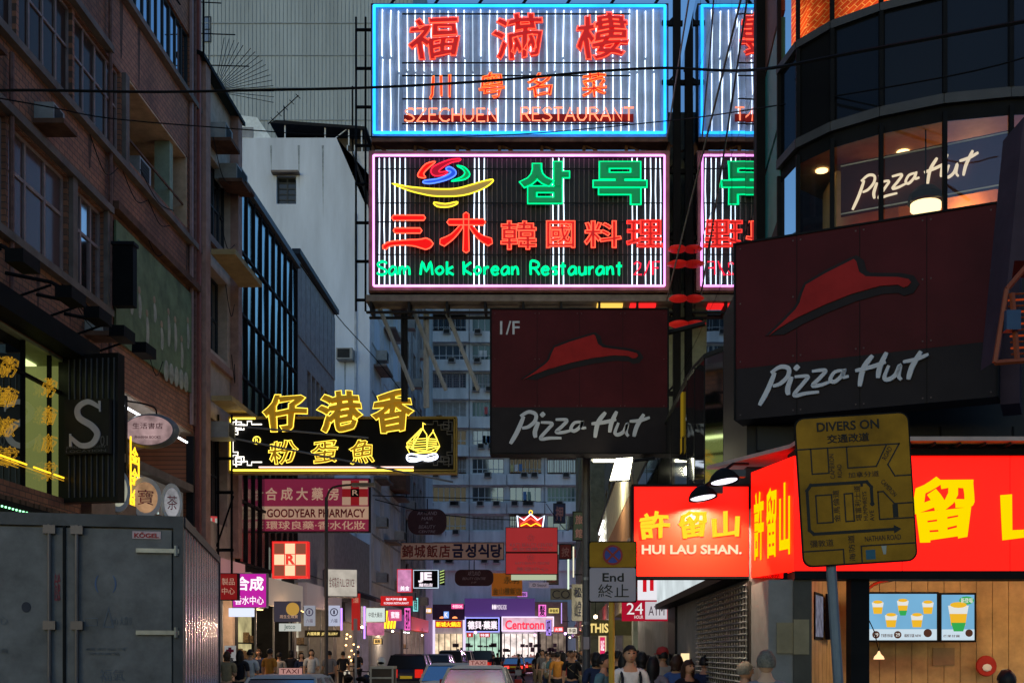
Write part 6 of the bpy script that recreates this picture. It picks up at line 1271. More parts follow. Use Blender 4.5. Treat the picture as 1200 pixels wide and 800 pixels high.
cable('second thin line sloping above the maroon oval sign', [(440,585,60),(500,600,64),(560,607,70),(610,609,78)], .03)
cable('tangled dark line beside the grey post', [(640,590,60),(662,620,50),(675,612,40),(688,640,30)], .02)
# =================================================================== vehicles
tyre = M('tyre_rubber', (.02,.02,.02), .8); rim_m = M('alloy_rim', (.4,.4,.42), .3, .8); carglass = glass('car_glass', (.75,.8,.85), 1.45, .14, dark=(.012,.013,.015))
tail = M('tail_lamp_red', (.4,.01,.01), .3, emit=(1,.02,.01), es=.6); headl = M('headlamp', (.7,.7,.65), .2, emit=(1,.9,.7), es=.4)
def wheel(t, x, y, r=.32):
    mt = Matrix.Translation((x,y,r)) @ Matrix.Rotation(R(90), 4, 'Y')
    MB().lathe([(r*.6,-.1),(r,-.09),(r,.09),(r*.6,.1)], 18, mt).build('wheel', tyre, t)
    MB().lathe([(r*.58,-.101),(r*.58,.101)], 10, mt).build('rim', rim_m, t.children[-1] if t.children else t)
def car(name, label, px, Y, paint, roofp, kind='sedan', rz=0, plate='yellow', group='vehicles in the street', X_=None, brake=.6):
    t = thing(name, label, {'van':'van','suv':'car'}.get(kind,'car'), (wx(px,Y) if X_ is None else X_, Y, 0), rz=R(rz), group=group)
    S = {'sedan':dict(L=4.5,W=1.7,belt=.95,roof=1.45,y0=-1.95,y1=.95,r0=-1.3,r1=.35,tr=.93,hd=.9),'suv':dict(L=4.6,W=1.82,belt=1.1,roof=1.72,y0=-2.15,y1=1.05,r0=-1.9,r1=.35,tr=1.08,hd=1.02),
         'van':dict(L=4.7,W=1.75,belt=1.15,roof=1.95,y0=-2.28,y1=1.9,r0=-2.15,r1=1.0,tr=1.14,hd=1.05)}[kind]
    L_, W_, b = S['L'], S['W']/2, S['belt']
    st = []
    for y, wf, zt, zb_ in ((-L_/2,.86,S['tr']-.2,.42),(-L_/2+.06,.95,S['tr']-.05,.3),(-L_/2+.35,1,S['tr'],.25),(S['y0']+.3,1,b,.22),(0,1,b,.22),(S['y1']-.1,1,b,.22),(L_/2-.5,.97,S['hd']-.12,.25),(L_/2-.08,.9,S['hd']-.3,.3),(L_/2,.8,.62,.4)):
        w_ = W_*wf; st.append([(-w_*.92,y,zb_),(-w_,y,zb_+.2),(-w_,y,zt-.14),(-w_*.93,y,zt-.02),(-w_*.5,y,zt+.015),(w_*.5,y,zt+.015),(w_*.93,y,zt-.02),(w_,y,zt-.14),(w_,y,zb_+.2),(w_*.92,y,zb_)])
    n = 10; vs = [p for s in st for p in s]; fs = [(i*n+j,i*n+(j+1)%n,(i+1)*n+(j+1)%n,(i+1)*n+j) for i in range(len(st)-1) for j in range(n)]+[tuple(range(n)),tuple(range((len(st)-1)*n,len(st)*n))]
    MB().add(vs, fs).build('body', paint, t, smooth=True)
    wb, wt, z0, z1 = W_*.94, W_*.76, b-.02, S['roof']
    y0, y1, r0, r1 = S['y0'], S['y1'], S['r0'], S['r1']
    B_ = [(-wb,y0,z0),(wb,y0,z0),(wb,y1,z0),(-wb,y1,z0)]; T_ = [(-wt,r0,z1-.06),(wt,r0,z1-.06),(wt,r1,z1-.06),(-wt,r1,z1-.06)]
    MB().add([B_[0],B_[1],T_[1],T_[0]],[(0,1,2,3)]).build('rear_window', carglass, t); MB().add([B_[2],B_[3],T_[3],T_[2]],[(0,1,2,3)]).build('windscreen', carglass, t)
    MB().add([B_[1],B_[2],T_[2],T_[1]],[(0,1,2,3)]).build('side_window', carglass, t); MB().add([B_[0],B_[3],T_[3],T_[0]],[(0,1,2,3)]).build('side_window', carglass, t)
    mb = MB(); k = .8
    mb.add([(-wt-.01,r0-.04,z1-.07),(wt+.01,r0-.04,z1-.07),(wt+.01,r1+.04,z1-.07),(-wt-.01,r1+.04,z1-.07),(-wt*k,r0+.12,z1),(wt*k,r0+.12,z1),(wt*k,r1-.12,z1),(-wt*k,r1-.12,z1)],[(0,1,2,3),(4,5,6,7),(0,1,5,4),(1,2,6,5),(2,3,7,6),(3,0,4,7)]); mb.build('roof', roofp, t, smooth=False)
    for a_, c_ in zip(B_, T_): MB().tube([a_, c_], .035, 5).build('pillar', roofp, t)
    for s in (-1,1):
        ym = (y0+y1)/2; MB().tube([(s*wb,ym,z0),(s*wt,(r0+r1)/2,z1-.06)], .03, 4).build('pillar', roofp, t)
        m_ = S['tr']; MB().box(s*W_*.6-.17,s*W_*.6+.17,-L_/2-.03,-L_/2+.1,m_-.32 if kind == 'sedan' else m_-.38,m_-.14 if kind == 'sedan' else m_-.02).build('tail_lamp', tail if brake > .5 else E('brake_bright', (1,.04,.03), 3), t)
        MB().box(s*W_*.62-.16,s*W_*.62+.16,L_/2-.12,L_/2+.0,.6,.74).build('headlamp', headl, t); MB().box(s*(W_+.02),s*(W_+.2),y1-.55,y1-.4,b-.02,b+.14).build('mirror', paint, t)
        wheel(t, s*(W_-.1), -L_/2+.85); wheel(t, s*(W_-.1), L_/2-.85)
        MB().box(s*.38-.22,s*.38+.22,-.2,-.05,.7,1.22).build('headrest_seat', M('seat_fabric', (.05,.05,.055), .8), t)
    pl_ = MB().box(-.26,.26,-L_/2-.045,-L_/2-.03,.66,.78).build('number_plate', M('plate_yellow', (.6,.45,.03), .5, emit=(1,.7,.05), es=.12), t)
    MB().box(-W_*.9,W_*.9,-L_/2-.06,-L_/2+.1,.38,.55).build('bumper', M('bumper_grey', (.06,.06,.065), .5), t)
    return t
silver = M('silver_paint', (.6,.58,.54), .4, .15, var=.08); redc = M('taxi_red', (.4,.02,.02), .3, var=.1); whitec = M('car_white', (.7,.7,.68), .3, var=.06); blackc = M('car_black', (.015,.016,.02), .2, var=.1); blue_c = M('car_dark_blue', (.02,.025,.05), .25, var=.1); goldc = M('car_gold', (.3,.26,.2), .3, .5)
def taxi(label, px, Y, **kw):
    t = car('taxi', label, px, Y, redc, silver, 'sedan', **kw)
    MB().box(-.22,.22,-.55,-.4,1.45,1.58).build('roof_sign', E('taxi_sign', (1,.5,.45), .45), t); text('TAXI', (-.18,1.47,.18,1.56), M('taxi_ink', (.3,.0,.0), .5), t, 0).data.transform(Matrix.Translation((0,-.555,0)) @ Matrix.Rotation(R(90),4,'X'))
    return t
t_ = taxi('red taxi with silver roof at the kerb just past the parked truck', 346, 21.6, rz=2); t_.scale = (.93,.93,.93)
taxi('red taxi with silver roof and pink roof light leading the queue', 562, 28)
car('sedan', 'white sedan waiting just behind the nearest taxi roof', 531, 35, whitec, silver, brake=.3)
car('parked_car', 'dark blue sport utility car with yellow rear plate by the delivery box', 484, 50, blue_c, blackc, 'suv')
car('parked_car', 'black people carrier with dark windscreen ahead of the yellow-plated car', 514, 60, blackc, M('roof_grey', (.3,.3,.33), .3, .4), 'suv')
car('minivan', 'golden minivan between the black people carrier and the white van', 531, 72, goldc, goldc, 'van'); car('minivan', 'white van further up the queue beside the golden minivan', 543, 80, whitec, whitec, 'van')
car('minivan', 'black van alone in the middle of the road before the blue-bordered sign', 567, 82, blackc, blackc, 'van')
taxi('far red taxi with lit tail lamps beside the crossing pedestrian', 603, 86, brake=.3); taxi('far red taxi furthest along, next to the pavement crowd', 624, 92, brake=.3)
# --- truck
td = Vector((-1.12,5,0)).normalized(); tx = Vector((td.y,-td.x,0))
tko = Vector((-4.02,12,0))-tx*1.2
tk = thing('parked_truck', 'grey box truck with battered double rear doors and corrugated side', 'truck', tko, basis(tuple(tx), tuple(td), (0,0,1)))
tg = M('truck_door_grey', (.135,.13,.13), .55, var=.45, vs=2.2, bump=.15, bs=4); tf = M('truck_frame', (.07,.07,.075), .5, .2, var=.4); ts = M('truck_side_aluminium', (.5,.42,.43), .22, .75, var=.2, vs=1.5)
ZT, ZB = 3.23, 1.0
MB().box(-1.2,1.17,.08,5.1,ZB,ZT-.02).build('box_body', tg, tk)
for a_, b_, c_, d_ in ((-1.2,1.2,ZT-.13,ZT),(-1.2,1.2,ZB-.12,ZB)): MB().box(a_,b_,0,.1,c_,d_).build('rear_frame', tf, tk)
for s in (-1,1): MB().box(s*1.2-(.1 if s > 0 else 0),s*1.2+(.1 if s < 0 else 0),-.001,.1,ZB,ZT-.13).build('rear_frame', tf, tk)
for x0, x1 in ((-1.08,-.015),(.015,1.08)): MB().box(x0,x1,.02,.07,ZB+.02,ZT-.15).build('rear_door', tg, tk)
MB().box(-.014,.014,.0,.06,ZB,ZT-.13).build('door_seal', BLACK, tk)
barm = M('lock_bar_metal', (.12,.1,.1), .4, .6)
for x in (-.14,.13):
    MB().tube([(x,-.02,ZB-.02),(x,-.02,ZT-.12)], .02, 8).build('lock_bar', barm, tk)
    for z in (ZT-.22,2.0): MB().box(x-.06,x+.06,-.045,.02,z,z+.09).build('bar_bracket', barm, tk)
    MB().tube([(x,-.04,1.5),(x+.02,-.06,1.35),(x+.25,-.06,1.33)], .014, 6).build('lock_handle', barm, tk)
hm = M('hinge_steel', (.3,.28,.25), .4, .7, var=.4)
for z in (2.83,1.95,1.2):
    MB().box(.72,1.16,-.018,.02,z,z+.045).build('door_hinge', hm, tk); MB().tube([(1.13,-.02,z-.03),(1.13,-.02,z+.08)], .02, 6).build('hinge_pin', hm, tk); MB().box(-1.16,-.72,-.018,.02,z,z+.045).build('door_hinge', hm, tk)
def ttext(s, x0, z0, x1, z1, mt, bold=0):
    o = text(s, (x0,z0,x1,z1), mt, tk, .0, depth=.002, bold=bold); o.data.transform(Matrix.Translation((0,.016,0)) @ Matrix.Rotation(R(90),4,'X'))
MB().box(.68,.97,.008,.02,2.98,3.06).build('badge', M('badge_pink', (.5,.35,.36), .5), tk)
o = text('KÖGEL', (.7,2.99,.95,3.05), M('badge_red', (.35,.03,.03), .5), tk, 0, depth=.002, bold=.03); o.data.transform(Matrix.Translation((0,.005,0)) @ Matrix.Rotation(R(90),4,'X'))
ink = M('faded_blue_ink', (.08,.12,.22), .7); ink2 = M('faded_black_ink', (.1,.11,.13), .7); inkr = M('faded_red_ink2', (.25,.05,.06), .7)
ttext('(   )', .3,2.4,.52,2.58, ink); ttext('(   )', -.9,2.4,-.65,2.58, ink); ttext('小心 大貨車', .45,2.05,.68,2.14, ink2); ttext('小心', -.75,2.05,-.55,2.14, ink2)
ttext('限載 重量 高度 三米', .22,1.78,.62,1.81, ink2); ttext('車身總重', .25,1.73,.55,1.76, ink2); ttext('▱ △', .2,2.02,.5,2.25, ink2); ttext('危險', -.1,2.3,-.04,2.6, inkr); ttext('福氣', .35,1.45,.6,1.58, ink2); ttext('限載重量', -.85,1.75,-.55,1.8, ink2)
ttext('●', -.42,2.18,-.33,2.29, M('dark_scuff', (.04,.04,.05), .8))
for i in range(30): MB().box(1.17,1.2 if i % 2 else 1.185,.1+i*.166,.1+i*.166+.163,ZB,ZT-.1).build('side_rib', ts, tk)
MB().box(1.17,1.215,.1,5.1,ZT-.1,ZT).build('top_rail', tf, tk); MB().box(1.17,1.215,.1,5.1,ZB-.1,ZB).build('bottom_rail', tf, tk); MB().box(1.17,1.22,5.06,5.12,ZB,ZT).build('corner_rail', tf, tk)
MB().prism([(5.2,.6),(5.2,2.9),(6.2,2.9),(6.75,1.9),(6.85,.6)], -1.1, 1.1, 'x').build('cab', M('cab_paint', (.3,.32,.36), .4), tk)
MB().box(-.45,.45,.2,5.2,.6,.88).build('chassis', BLACK, tk)
for x in (-.9,.9):
    for y in (1.2,6.0): wheel(tk, x, y, .42)
    MB().box(x-.15,x+.15,-.02,.02,.75,.87).build('tail_lamp', tail, tk)
# --- motorcycles and delivery box
def moto(label, px, Y, paint, rz=15):
    t = thing('motorcycle', label, 'motorcycle', (wx(px,Y),Y,.13), rz=R(rz), group='motorcycles parked at the kerb')
    for y in (-.65,.65):
        mt = Matrix.Translation((0,y,.3)) @ Matrix.Rotation(R(90),4,'Y'); MB().lathe([(.2,-.05),(.3,-.045),(.3,.045),(.2,.05)], 16, mt).build('wheel', tyre, t)
        MB().lathe([(.19,-.02),(.19,.02)], 10, mt).build('rim', rim_m, t)
    MB().ball((0,.12,.78), .25, 12, (.6,1.1,.65)).build('fuel_tank', paint, t, smooth=True); MB().ball((0,-.4,.8), .3, 12, (.45,1.2,.28)).build('seat', BLACK, t, smooth=True)
    MB().ball((0,.1,.45), .2, 8, (.8,1.2,.8)).build('engine', STEEL, t); MB().tube([(0,.65,.3),(0,.4,1.0)], .04).build('fork', STEEL, t); MB().tube([(-.36,.25,1.05),(-.15,.4,1.02),(.15,.4,1.02),(.36,.25,1.05)], .018).build('handlebar', BLACK, t)
    for s in (-1,1): MB().tube([(s*.25,.3,1.04),(s*.32,.35,1.25)], .008, 4).build('mirror_stem', BLACK, t); MB().ball((s*.33,.35,1.28), .06, 8, (1,.3,.7)).build('mirror', DARK, t)
    MB().ball((0,.55,.95), .11, 10, (1,.7,1)).build('headlamp', headl, t)
moto('black motorcycle leaning at the kerb beside the slim lamp post', 408, 37, BLACK); moto('dark motorcycle next to the helmet-topped delivery box', 428, 36, blue_c, -10)
db = thing('delivery_cart', 'cream framed delivery box cart at the kerb', 'cart', (wx(449,34),34,0))
MB().box(-.33,.33,-.3,.3,.7,1.28).build('crate_body', M('crate_brown', (.1,.07,.05), .6), db)
cf = M('cream_frame', (.6,.54,.44), .5)
for x in (-.35,.31):
    for y in (-.34,.3): MB().box(x,x+.05,y,y+.05,.3,1.33).build('post', cf, db)
MB().box(-.36,.37,-.35,.36,1.28,1.36).build('lid', cf, db); MB().box(-.36,.37,-.35,-.3,.98,1.03).build('rail', cf, db); MB().box(-.36,.37,-.35,-.3,.62,.68).build('rail', cf, db)
for x in (-.3,.3): MB().lathe([(.2,-.03),(.2,.03)], 14, Matrix.Translation((x,0,.2)) @ Matrix.Rotation(R(90),4,'Y')).build('wheel', tyre, db)
hl = thing('helmet', 'white helmet with black visor resting on the delivery cart', 'helmet', (wx(447,34),34,1.36))
MB().ball((0,0,.13), .14, 16, (1,1.1,1)).build('shell', WHITE, hl, smooth=True); MB().ball((0,-.05,.1), .125, 12, (.9,1,.5)).build('visor', BLACK, hl, smooth=True)
# =================================================================== people
def skin_mesh(verts, edges, rad, name, sub=1, root=0):
    me = bpy.data.meshes.new(name); me.from_pydata(verts, edges, []); o = bpy.data.objects.new(name, me); COL.objects.link(o)
    md = o.modifiers.new('s', 'SKIN'); md.branch_smoothing = .4
    for i, r in enumerate(rad): me.skin_vertices[0].data[i].radius = r if isinstance(r, tuple) else (r, r)
    me.skin_vertices[0].data[root].use_root = True
    sm = o.modifiers.new('u', 'SUBSURF'); sm.levels = sub; sm.render_levels = sub
    bpy.context.view_layer.update()
    out = bpy.data.meshes.new_from_object(o.evaluated_get(bpy.context.evaluated_depsgraph_get())); bpy.data.objects.remove(o); out.name = name; out.shade_smooth(); return out
def pose(stride=0, arms='down', tilt=0, turn=0):
    P = {}
    P['pel'] = (0,0,.93); P['wai'] = (0,.0,1.1); P['che'] = (0,.01,1.32); P['nb'] = (0,.01,1.45); P['nk'] = (0,-.005,1.52); P['hd'] = (0,-.02,1.58)
    for s, k in ((-1,'l'),(1,'r')):
        a = stride*s
        P['hip'+k] = (s*.09,0,.88); P['kne'+k] = (s*.1,-.28*a-.03*abs(a),.49); P['ank'+k] = (s*.1,-.42*a+(.12 if a < 0 else 0)*1,.09+(.05 if a < 0 else 0)); P['toe'+k] = (s*.11,-.42*a-.16+(.12 if a < 0 else 0),.04)
        P['sho'+k] = (s*.175,.01,1.40)
        if arms == 'down': P['elb'+k] = (s*.22,.03+.12*a,1.14); P['wri'+k] = (s*.22,-.05+.24*a,.92); P['han'+k] = (s*.22,-.07+.27*a,.83)
        elif arms == 'phone': P['elb'+k] = (s*.2,-.02,1.13); P['wri'+k] = (s*.1,-.24,1.18); P['han'+k] = (s*.06,-.31,1.22)
        else: P['elb'+k] = (s*.22,.03,1.14); P['wri'+k] = ((s*.2,-.18,1.1) if s > 0 else (s*.22,0,.9)); P['han'+k] = ((s*.18,-.27,1.13) if s > 0 else (s*.22,-.02,.82))
    return P
RAD = dict(pel=(.135,.1),wai=(.115,.09),che=(.15,.105),nb=(.06,.052),nk=.047,hd=.05,hip=.088,kne=.058,ank=.038,toe=.035,sho=.055,elb=.04,wri=.028,han=(.036,.022))
def chain(P, names, edges, grow=0):
    ix = {n: i for i, n in enumerate(names)}; rad = []
    for n in names:
        r = RAD[n if n in RAD else n[:-1]]; rad.append((r[0]+grow, r[1]+grow) if isinstance(r, tuple) else (r+grow, r+grow))
    return [P[n] for n in names], [(ix[a], ix[b]) for a, b in edges], rad
skin_t = [M('skin_tan', (.48,.25,.15), .6, var=.08), M('skin_light', (.56,.33,.21), .6, var=.08)]
hairm = [M('hair_black', (.012,.01,.01), .5, var=.3, vs=30), M('hair_brown', (.05,.025,.015), .5, var=.3, vs=30), M('hair_grey', (.16,.14,.11), .7, var=.5, vs=40)]
def head_mb(mb):
    vs = []; fs = []; k = 18; n = 12
    for i in range(n+1):
        a = math.pi*i/n; z = math.cos(a)
        for j in range(k):
            b = 2*math.pi*j/k; x = math.sin(a)*math.cos(b); y = math.sin(a)*math.sin(b)
            w_ = .076*(1-.22*max(0,-z-.1)); d_ = .096*(1-.12*max(0,-z-.2))
            p = Vector((x*w_, y*d_-.0, z*.106))
            if y < -.6 and abs(x) < .22 and -.35 < z < .1: p.y -= .02*(1-abs(x)/.22)*(1+min(0,z)*-.5)
            if y < -.5 and .1 < abs(x) < .55 and 0 < z < .3: p.y += .008
            if y < -.6 and z < -.6: p.y -= .008
            vs.append(p+Vector((0,-.02,1.635)))
    for i in range(n):
        for j in range(k): fs.append((i*k+j,(i+1)*k+j,(i+1)*k+(j+1)%k,i*k+(j+1)%k))
    mb.add(vs, fs)
    for s in (-1,1): mb.ball((s*.077,-.01,1.63), .022, 8, (.4,.8,1.3))
    mb.prism([(-.012,1.60),(.012,1.60),(.005,1.645),(-.005,1.645)], -.135, -.1, 'y')
def fingers(mb, P):
    for s, k in ((-1,'l'),(1,'r')):
        w_, h_ = Vector(P['wri'+k]), Vector(P['han'+k]); d = (h_-w_).normalized(); side = Vector((0,1,0)) if abs(d.y) < .6 else Vector((1,0,0)); inw = Vector((-s,0,0)) if abs(d.y) < .6 else Vector((0,0,1))
        for i in range(4):
            b = h_+side*(-.024+.016*i); l = (.062,.07,.067,.052)[i]; mb.tube([b, b+d*l*.5, b+d*l*.9+inw*.018], .0078, 5)
        mb.tube([w_+d*.03+side*-.025, w_+d*.06+side*-.045, w_+d*.09+side*-.045+inw*.01], .0088, 5)
def hair_mb(style):
    mb = MB(); vs = []; fs = []; k = 20; n = 8; rg = random.Random(hash(style) % 99 if False else len(style)); deep = {'short':.62,'bob':.66,'long':.66,'bald':.5}[style]
    for i in range(n+1):
        a = math.pi*deep*i/n
        for j in range(k):
            b = 2*math.pi*j/k; y = math.sin(b); aa = a*(1.0 if y > -.1 else max(.55,1+.6*y+.09*math.sin(5*b))); r = 1.06+(.025*math.sin(3*b+i)+.02*math.sin(7*b-i)+rg.random()*.06)*min(1,i/2)
            vs.append((math.sin(aa)*math.cos(b)*.079*r, math.sin(aa)*y*.1*r-.012, math.cos(aa)*.105*r+1.635))
    for i in range(n):
        for j in range(k): fs.append((i*k+j,(i+1)*k+j,(i+1)*k+(j+1)%k,i*k+(j+1)%k))
    mb.add(vs, fs)
    if style in ('bob','long'):
        low = 1.5 if style == 'bob' else 1.32; rows = 5
        arc = [R(-25+230*q/10) for q in range(11)]; vs = []; fs = []
        for lay in (1.0,.86):
            for i in range(rows+1):
                z = 1.66+(low-1.66)*i/rows
                for a in arc: rr_ = (.092+.012*math.sin(i*1.2)+.004*math.sin(a*9))*lay; vs.append((math.cos(a)*rr_*.95, math.sin(a)*rr_*1.15-.005+.02*i/rows, z+.008*math.sin(a*7)))
        m_ = len(arc)
        for l in range(2):
            for i in range(rows):
                for j in range(m_-1): o_ = l*(rows+1)*m_; fs.append((o_+i*m_+j,o_+i*m_+j+1,o_+(i+1)*m_+j+1,o_+(i+1)*m_+j))
        for j in range(m_-1): o_ = rows*m_; q_ = (rows+1)*m_; fs.append((o_+j,o_+j+1,q_+o_+j+1,q_+o_+j))
        mb.add(vs, fs)
    return mb
BASE = []
for st_, arms in ((0,'down'),(.55,'down'),(-.6,'down'),(.12,'phone'),(.1,'one')):
    P = pose(st_, arms)
    nm = ['pel','wai','che','nb','nk','hd','shol','shor','elbl','elbr','wril','wrir','hanl','hanr','hipl','hipr','knel','kner','ankl','ankr','toel','toer']
    ed = [('pel','wai'),('wai','che'),('che','nb'),('nb','nk'),('nk','hd'),('nb','shol'),('nb','shor'),('shol','elbl'),('shor','elbr'),('elbl','wril'),('elbr','wrir'),('wril','hanl'),('wrir','hanr'),('pel','hipl'),('pel','hipr'),('hipl','knel'),('hipr','kner'),('knel','ankl'),('kner','ankr'),('ankl','toel'),('ankr','toer')]
    body = skin_mesh(*chain(P, nm, ed), 'body')
    mb = MB(); head_mb(mb); fingers(mb, P); hm_ = mb.mesh('head', None, True); bm = bmesh.new(); bm.from_mesh(body); bm.from_mesh(hm_); bm.to_mesh(body); bm.free(); body.shade_smooth(); body.materials.append(skin_t[0])
    P2_ = dict(P); 
    for s in 'lr': P2_['elb'+s] = tuple(Vector(P['sho'+s]).lerp(Vector(P['elb'+s]), .8)); 
    shirt = skin_mesh(*chain({**P2_,'nb':(0,.01,1.455)}, ['pel','wai','che','nb','shol','shor','elbl','elbr'], [('pel','wai'),('wai','che'),('che','nb'),('nb','shol'),('nb','shor'),('shol','elbl'),('shor','elbr')], .02), 'shirt'); shirt.materials.append(WHITE)
    trousers = skin_mesh(*chain(P, ['pel','hipl','hipr','knel','kner','ankl','ankr'], [('pel','hipl'),('pel','hipr'),('hipl','knel'),('hipr','kner'),('knel','ankl'),('kner','ankr')], .018), 'trousers'); trousers.materials.append(DARK)
    shoes = []
    for s in 'lr': a_, b_ = P['ank'+s], P['toe'+s]; mb = MB(); mb.ball(((a_[0]+b_[0])/2,(a_[1]+b_[1])/2-.02,a_[2]-.045), .08, 10, (.6,1.7,.55)); q = mb.mesh('shoe', BLACK, True); shoes.append(q)
    BASE.append((body, shirt, trousers, shoes))
HAIR = {}
for s_ in ('short','bob','long','bald'): HAIR[s_] = hair_mb(s_).mesh('hair', hairm[0], True)
eyeb = MB(); eyeb.ball((-.03,-.108,1.65), .012, 8, (1.3,.6,.7)); eyeb.ball((.03,-.108,1.65), .012, 8, (1.3,.6,.7)); EYE_ME = eyeb.mesh('eyes', M('eye_dark', (.03,.02,.02), .2))
bw = MB(); [bw.box(s*.03-.018,s*.03+.018,-.118,-.106,1.674,1.682) for s in (-1,1)]; BROW = bw.mesh('eyebrows', hairm[0]); mo = MB().ball((0,-.108,1.578), .02, 8, (1.2,.4,.3)).mesh('mouth', M('lip', (.3,.1,.09), .5))
cloth = {'white':(.6,.6,.58),'black':(.015,.015,.02),'grey':(.2,.2,.21),'red':(.35,.03,.03),'blue':(.05,.1,.25),'orange':(.5,.2,.03),'navy':(.02,.03,.07),'teal':(.1,.2,.22),'stripe':(.35,.3,.25),'pink':(.5,.25,.28),'khaki':(.25,.2,.12)}
cm = {k: M('cloth_'+k, v, .85, var=.2, vs=12) for k, v in cloth.items()}
def person(label, px, Y, base=0, rz=0, shirt='white', trousers='navy', hair='short', hc=0, h=1.7, skin=0, bag=None, cap=None, X_=None, group=None, z0=None, face=False):
    x = wx(px,Y) if X_ is None else X_; on = (x < -6.9 or -.9 < x < 2.2)
    t = thing('person', label, 'person', (x, Y, (.13 if on else 0) if z0 is None else z0), rz=R(rz), group=group); t.scale = (h/1.76,)*3
    b, s, tr, sh_ = BASE[base]
    link('body', b, t, mat=skin_t[skin]); link('shirt', s, t, mat=cm[shirt]); link('trousers', tr, t, mat=cm[trousers])
    for q in sh_: link('shoe', q, t)
    link('hair', HAIR[hair], t, mat=hairm[hc])
    if Y < 30 or face: link('eyes', EYE_ME, t); link('eyebrows', BROW, t); link('mouth', mo, t)
    if cap: MB().lathe([(.1,1.66),(.098,1.72),(.07,1.77),(0,1.79)], 16, Matrix.Translation((0,-.02,0))).build('cap', cm[cap], t, smooth=True); MB().box(-.06,.06,-.2,-.09,1.66,1.675).build('cap_peak', cm[cap], t)
    if bag == 'back': MB().ball((0,.19,1.2), .17, 10, (.9,.55,1.25)).build('backpack', cm['black'], t, smooth=True); [MB().tube([(q_,.12,1.38),(q_,0,1.47),(q_,-.12,1.35),(q_,-.1,1.1)], .018, 5).build('strap', cm['black'], t) for q_ in (-.11,.11)]
    if bag == 'hand': MB().box(.2,.3,-.2,.15,.5,.8).build('carrier_bag', cm['white'], t); MB().tube([(.25,-.1,.8),(.23,-.03,.86),(.25,.05,.8)], .008, 4).build('bag_handle', cm['white'], t)
    if bag == 'shoulder': MB().ball((.24,.04,.98), .14, 8, (.5,1.1,.9)).build('shoulder_bag', cm['khaki'], t, smooth=True); MB().tube([(.2,.04,1.08),(.12,.0,1.46),(-.1,-.13,1.3),(.2,-.02,1.05)], .012, 4).build('strap', cm['khaki'], t)
    return t
# near figures
person('dark-haired man in white shirt with backpack straps looking down by the yellow post', 738, 12.9, 3, 8, 'white', 'navy', 'short', 0, 1.73, 0, 'back')
person('dark-haired person in teal top behind the yellow post', 707, 14.5, 0, 70, 'teal', 'black', 'short', 0, 1.63, 0); person('black-haired passer-by just behind the man in white', 752, 15.5, 1, 180, 'black', 'black', 'bob', 0, 1.66)
person('black-haired woman walking away before the bank poster', 765, 14, 0, 170, 'grey', 'navy', 'long', 0, 1.6, 1); person('man in a red cap beside the bank poster', 777, 17, 1, 200, 'stripe', 'khaki', 'short', 0, 1.7, 0, cap='red')
person('brown-haired woman in blue top near the grey wall', 793, 15.5, 4, 150, 'blue', 'black', 'bob', 1, 1.62, 1, 'shoulder'); person('brown-haired woman next to the blue-topped one', 806, 14.4, 0, 30, 'black', 'navy', 'long', 1, 1.55, 1)
person('person with curly brown hair by the roller grille', 814, 17.0, 0, -120, 'khaki', 'black', 'bob', 1, 1.56); 
person('grey-haired elderly man seen from behind at the shop corner', 898, 9.2, 0, 172, 'grey', 'khaki', 'short', 2, 1.66, 1); person('short grey-haired passer-by at the roller grille edge', 872, 11.4, 0, 120, 'grey', 'khaki', 'short', 2, 1.55)
person('black-haired customer at the dessert shop counter', 1180, 9.9, 0, 180, 'black', 'black', 'short', 0, 1.62, z0=.0)
for px, Y, c, hr, rz, lab in ((699,17.5,'navy','bob',190,'bob-haired woman in navy squeezed beside the grey post'),(724,19,'black','short',180,'short-haired man in black behind the yellow post'),(731,16.5,'red','long',175,'long-haired woman in a red top behind the man in white'),(746,20,'khaki','short',0,'man in khaki shirt coming towards us by the cash machine sign'),
      (759,21,'white','bob',20,'bob-haired woman in white under the cash machine sign'),(770,23,'pink','short',180,'person in pink under the bank fascia'),(784,19.5,'black','long',180,'long-haired woman in black against the grey wall'),(712,22,'stripe','short',10,'man in a tan striped top deep in the near crowd'),(826,15,'navy','short',160,'man in navy beside the roller grille')):
    person(lab, px, Y, 0, rz, c, 'black', hr, 0, 1.6+.01*(px%11), 0, group='people passing the bank')
# pavement crowd on the right
rg = random.Random(21); sh_c = ['white','black','grey','blue','teal','stripe','red','navy','pink','white','khaki']
spots = [(632,62,'white'),(640,58,'black'),(646,55,'grey'),(650,46,'white'),(655,40,'navy'),(660,33,'red'),(661,50,'teal'),(666,60,'stripe'),(668,42,'white'),(673,36,'blue'),(676,52,'black'),(680,30,'grey'),(684,44,'khaki'),(643,70,'pink'),(637,76,'navy'),(652,66,'blue'),(648,80,'black'),(657,74,'white'),(664,82,'grey'),(695,24,'teal'),(701,20,'black'),(670,28,'black'),(655,54,'orange'),(645,48,'teal'),(690,34,'pink'),(697,40,'white'),(630,47,'black'),(636,43,'grey'),(642,38,'white'),(648,35,'teal'),(627,72,'stripe'),(634,66,'red'),(653,31,'orange'),(663,44,'black'),(671,64,'white'),(667,36,'pink'),(675,46,'stripe'),(681,38,'black')]
words_ = {'white':'white shirt','black':'black top','grey':'grey top','blue':'blue shirt','teal':'teal shirt','stripe':'tan striped top','red':'red top','navy':'navy jacket','pink':'pink blouse','khaki':'khaki shirt','orange':'orange top'}
where = ['in the middle of the pavement crowd','at the kerb side of the pavement crowd','nearest the slim grey post','towards the far end of the pavement crowd','close to the shop fronts','half hidden in the pavement crowd']
used = {}
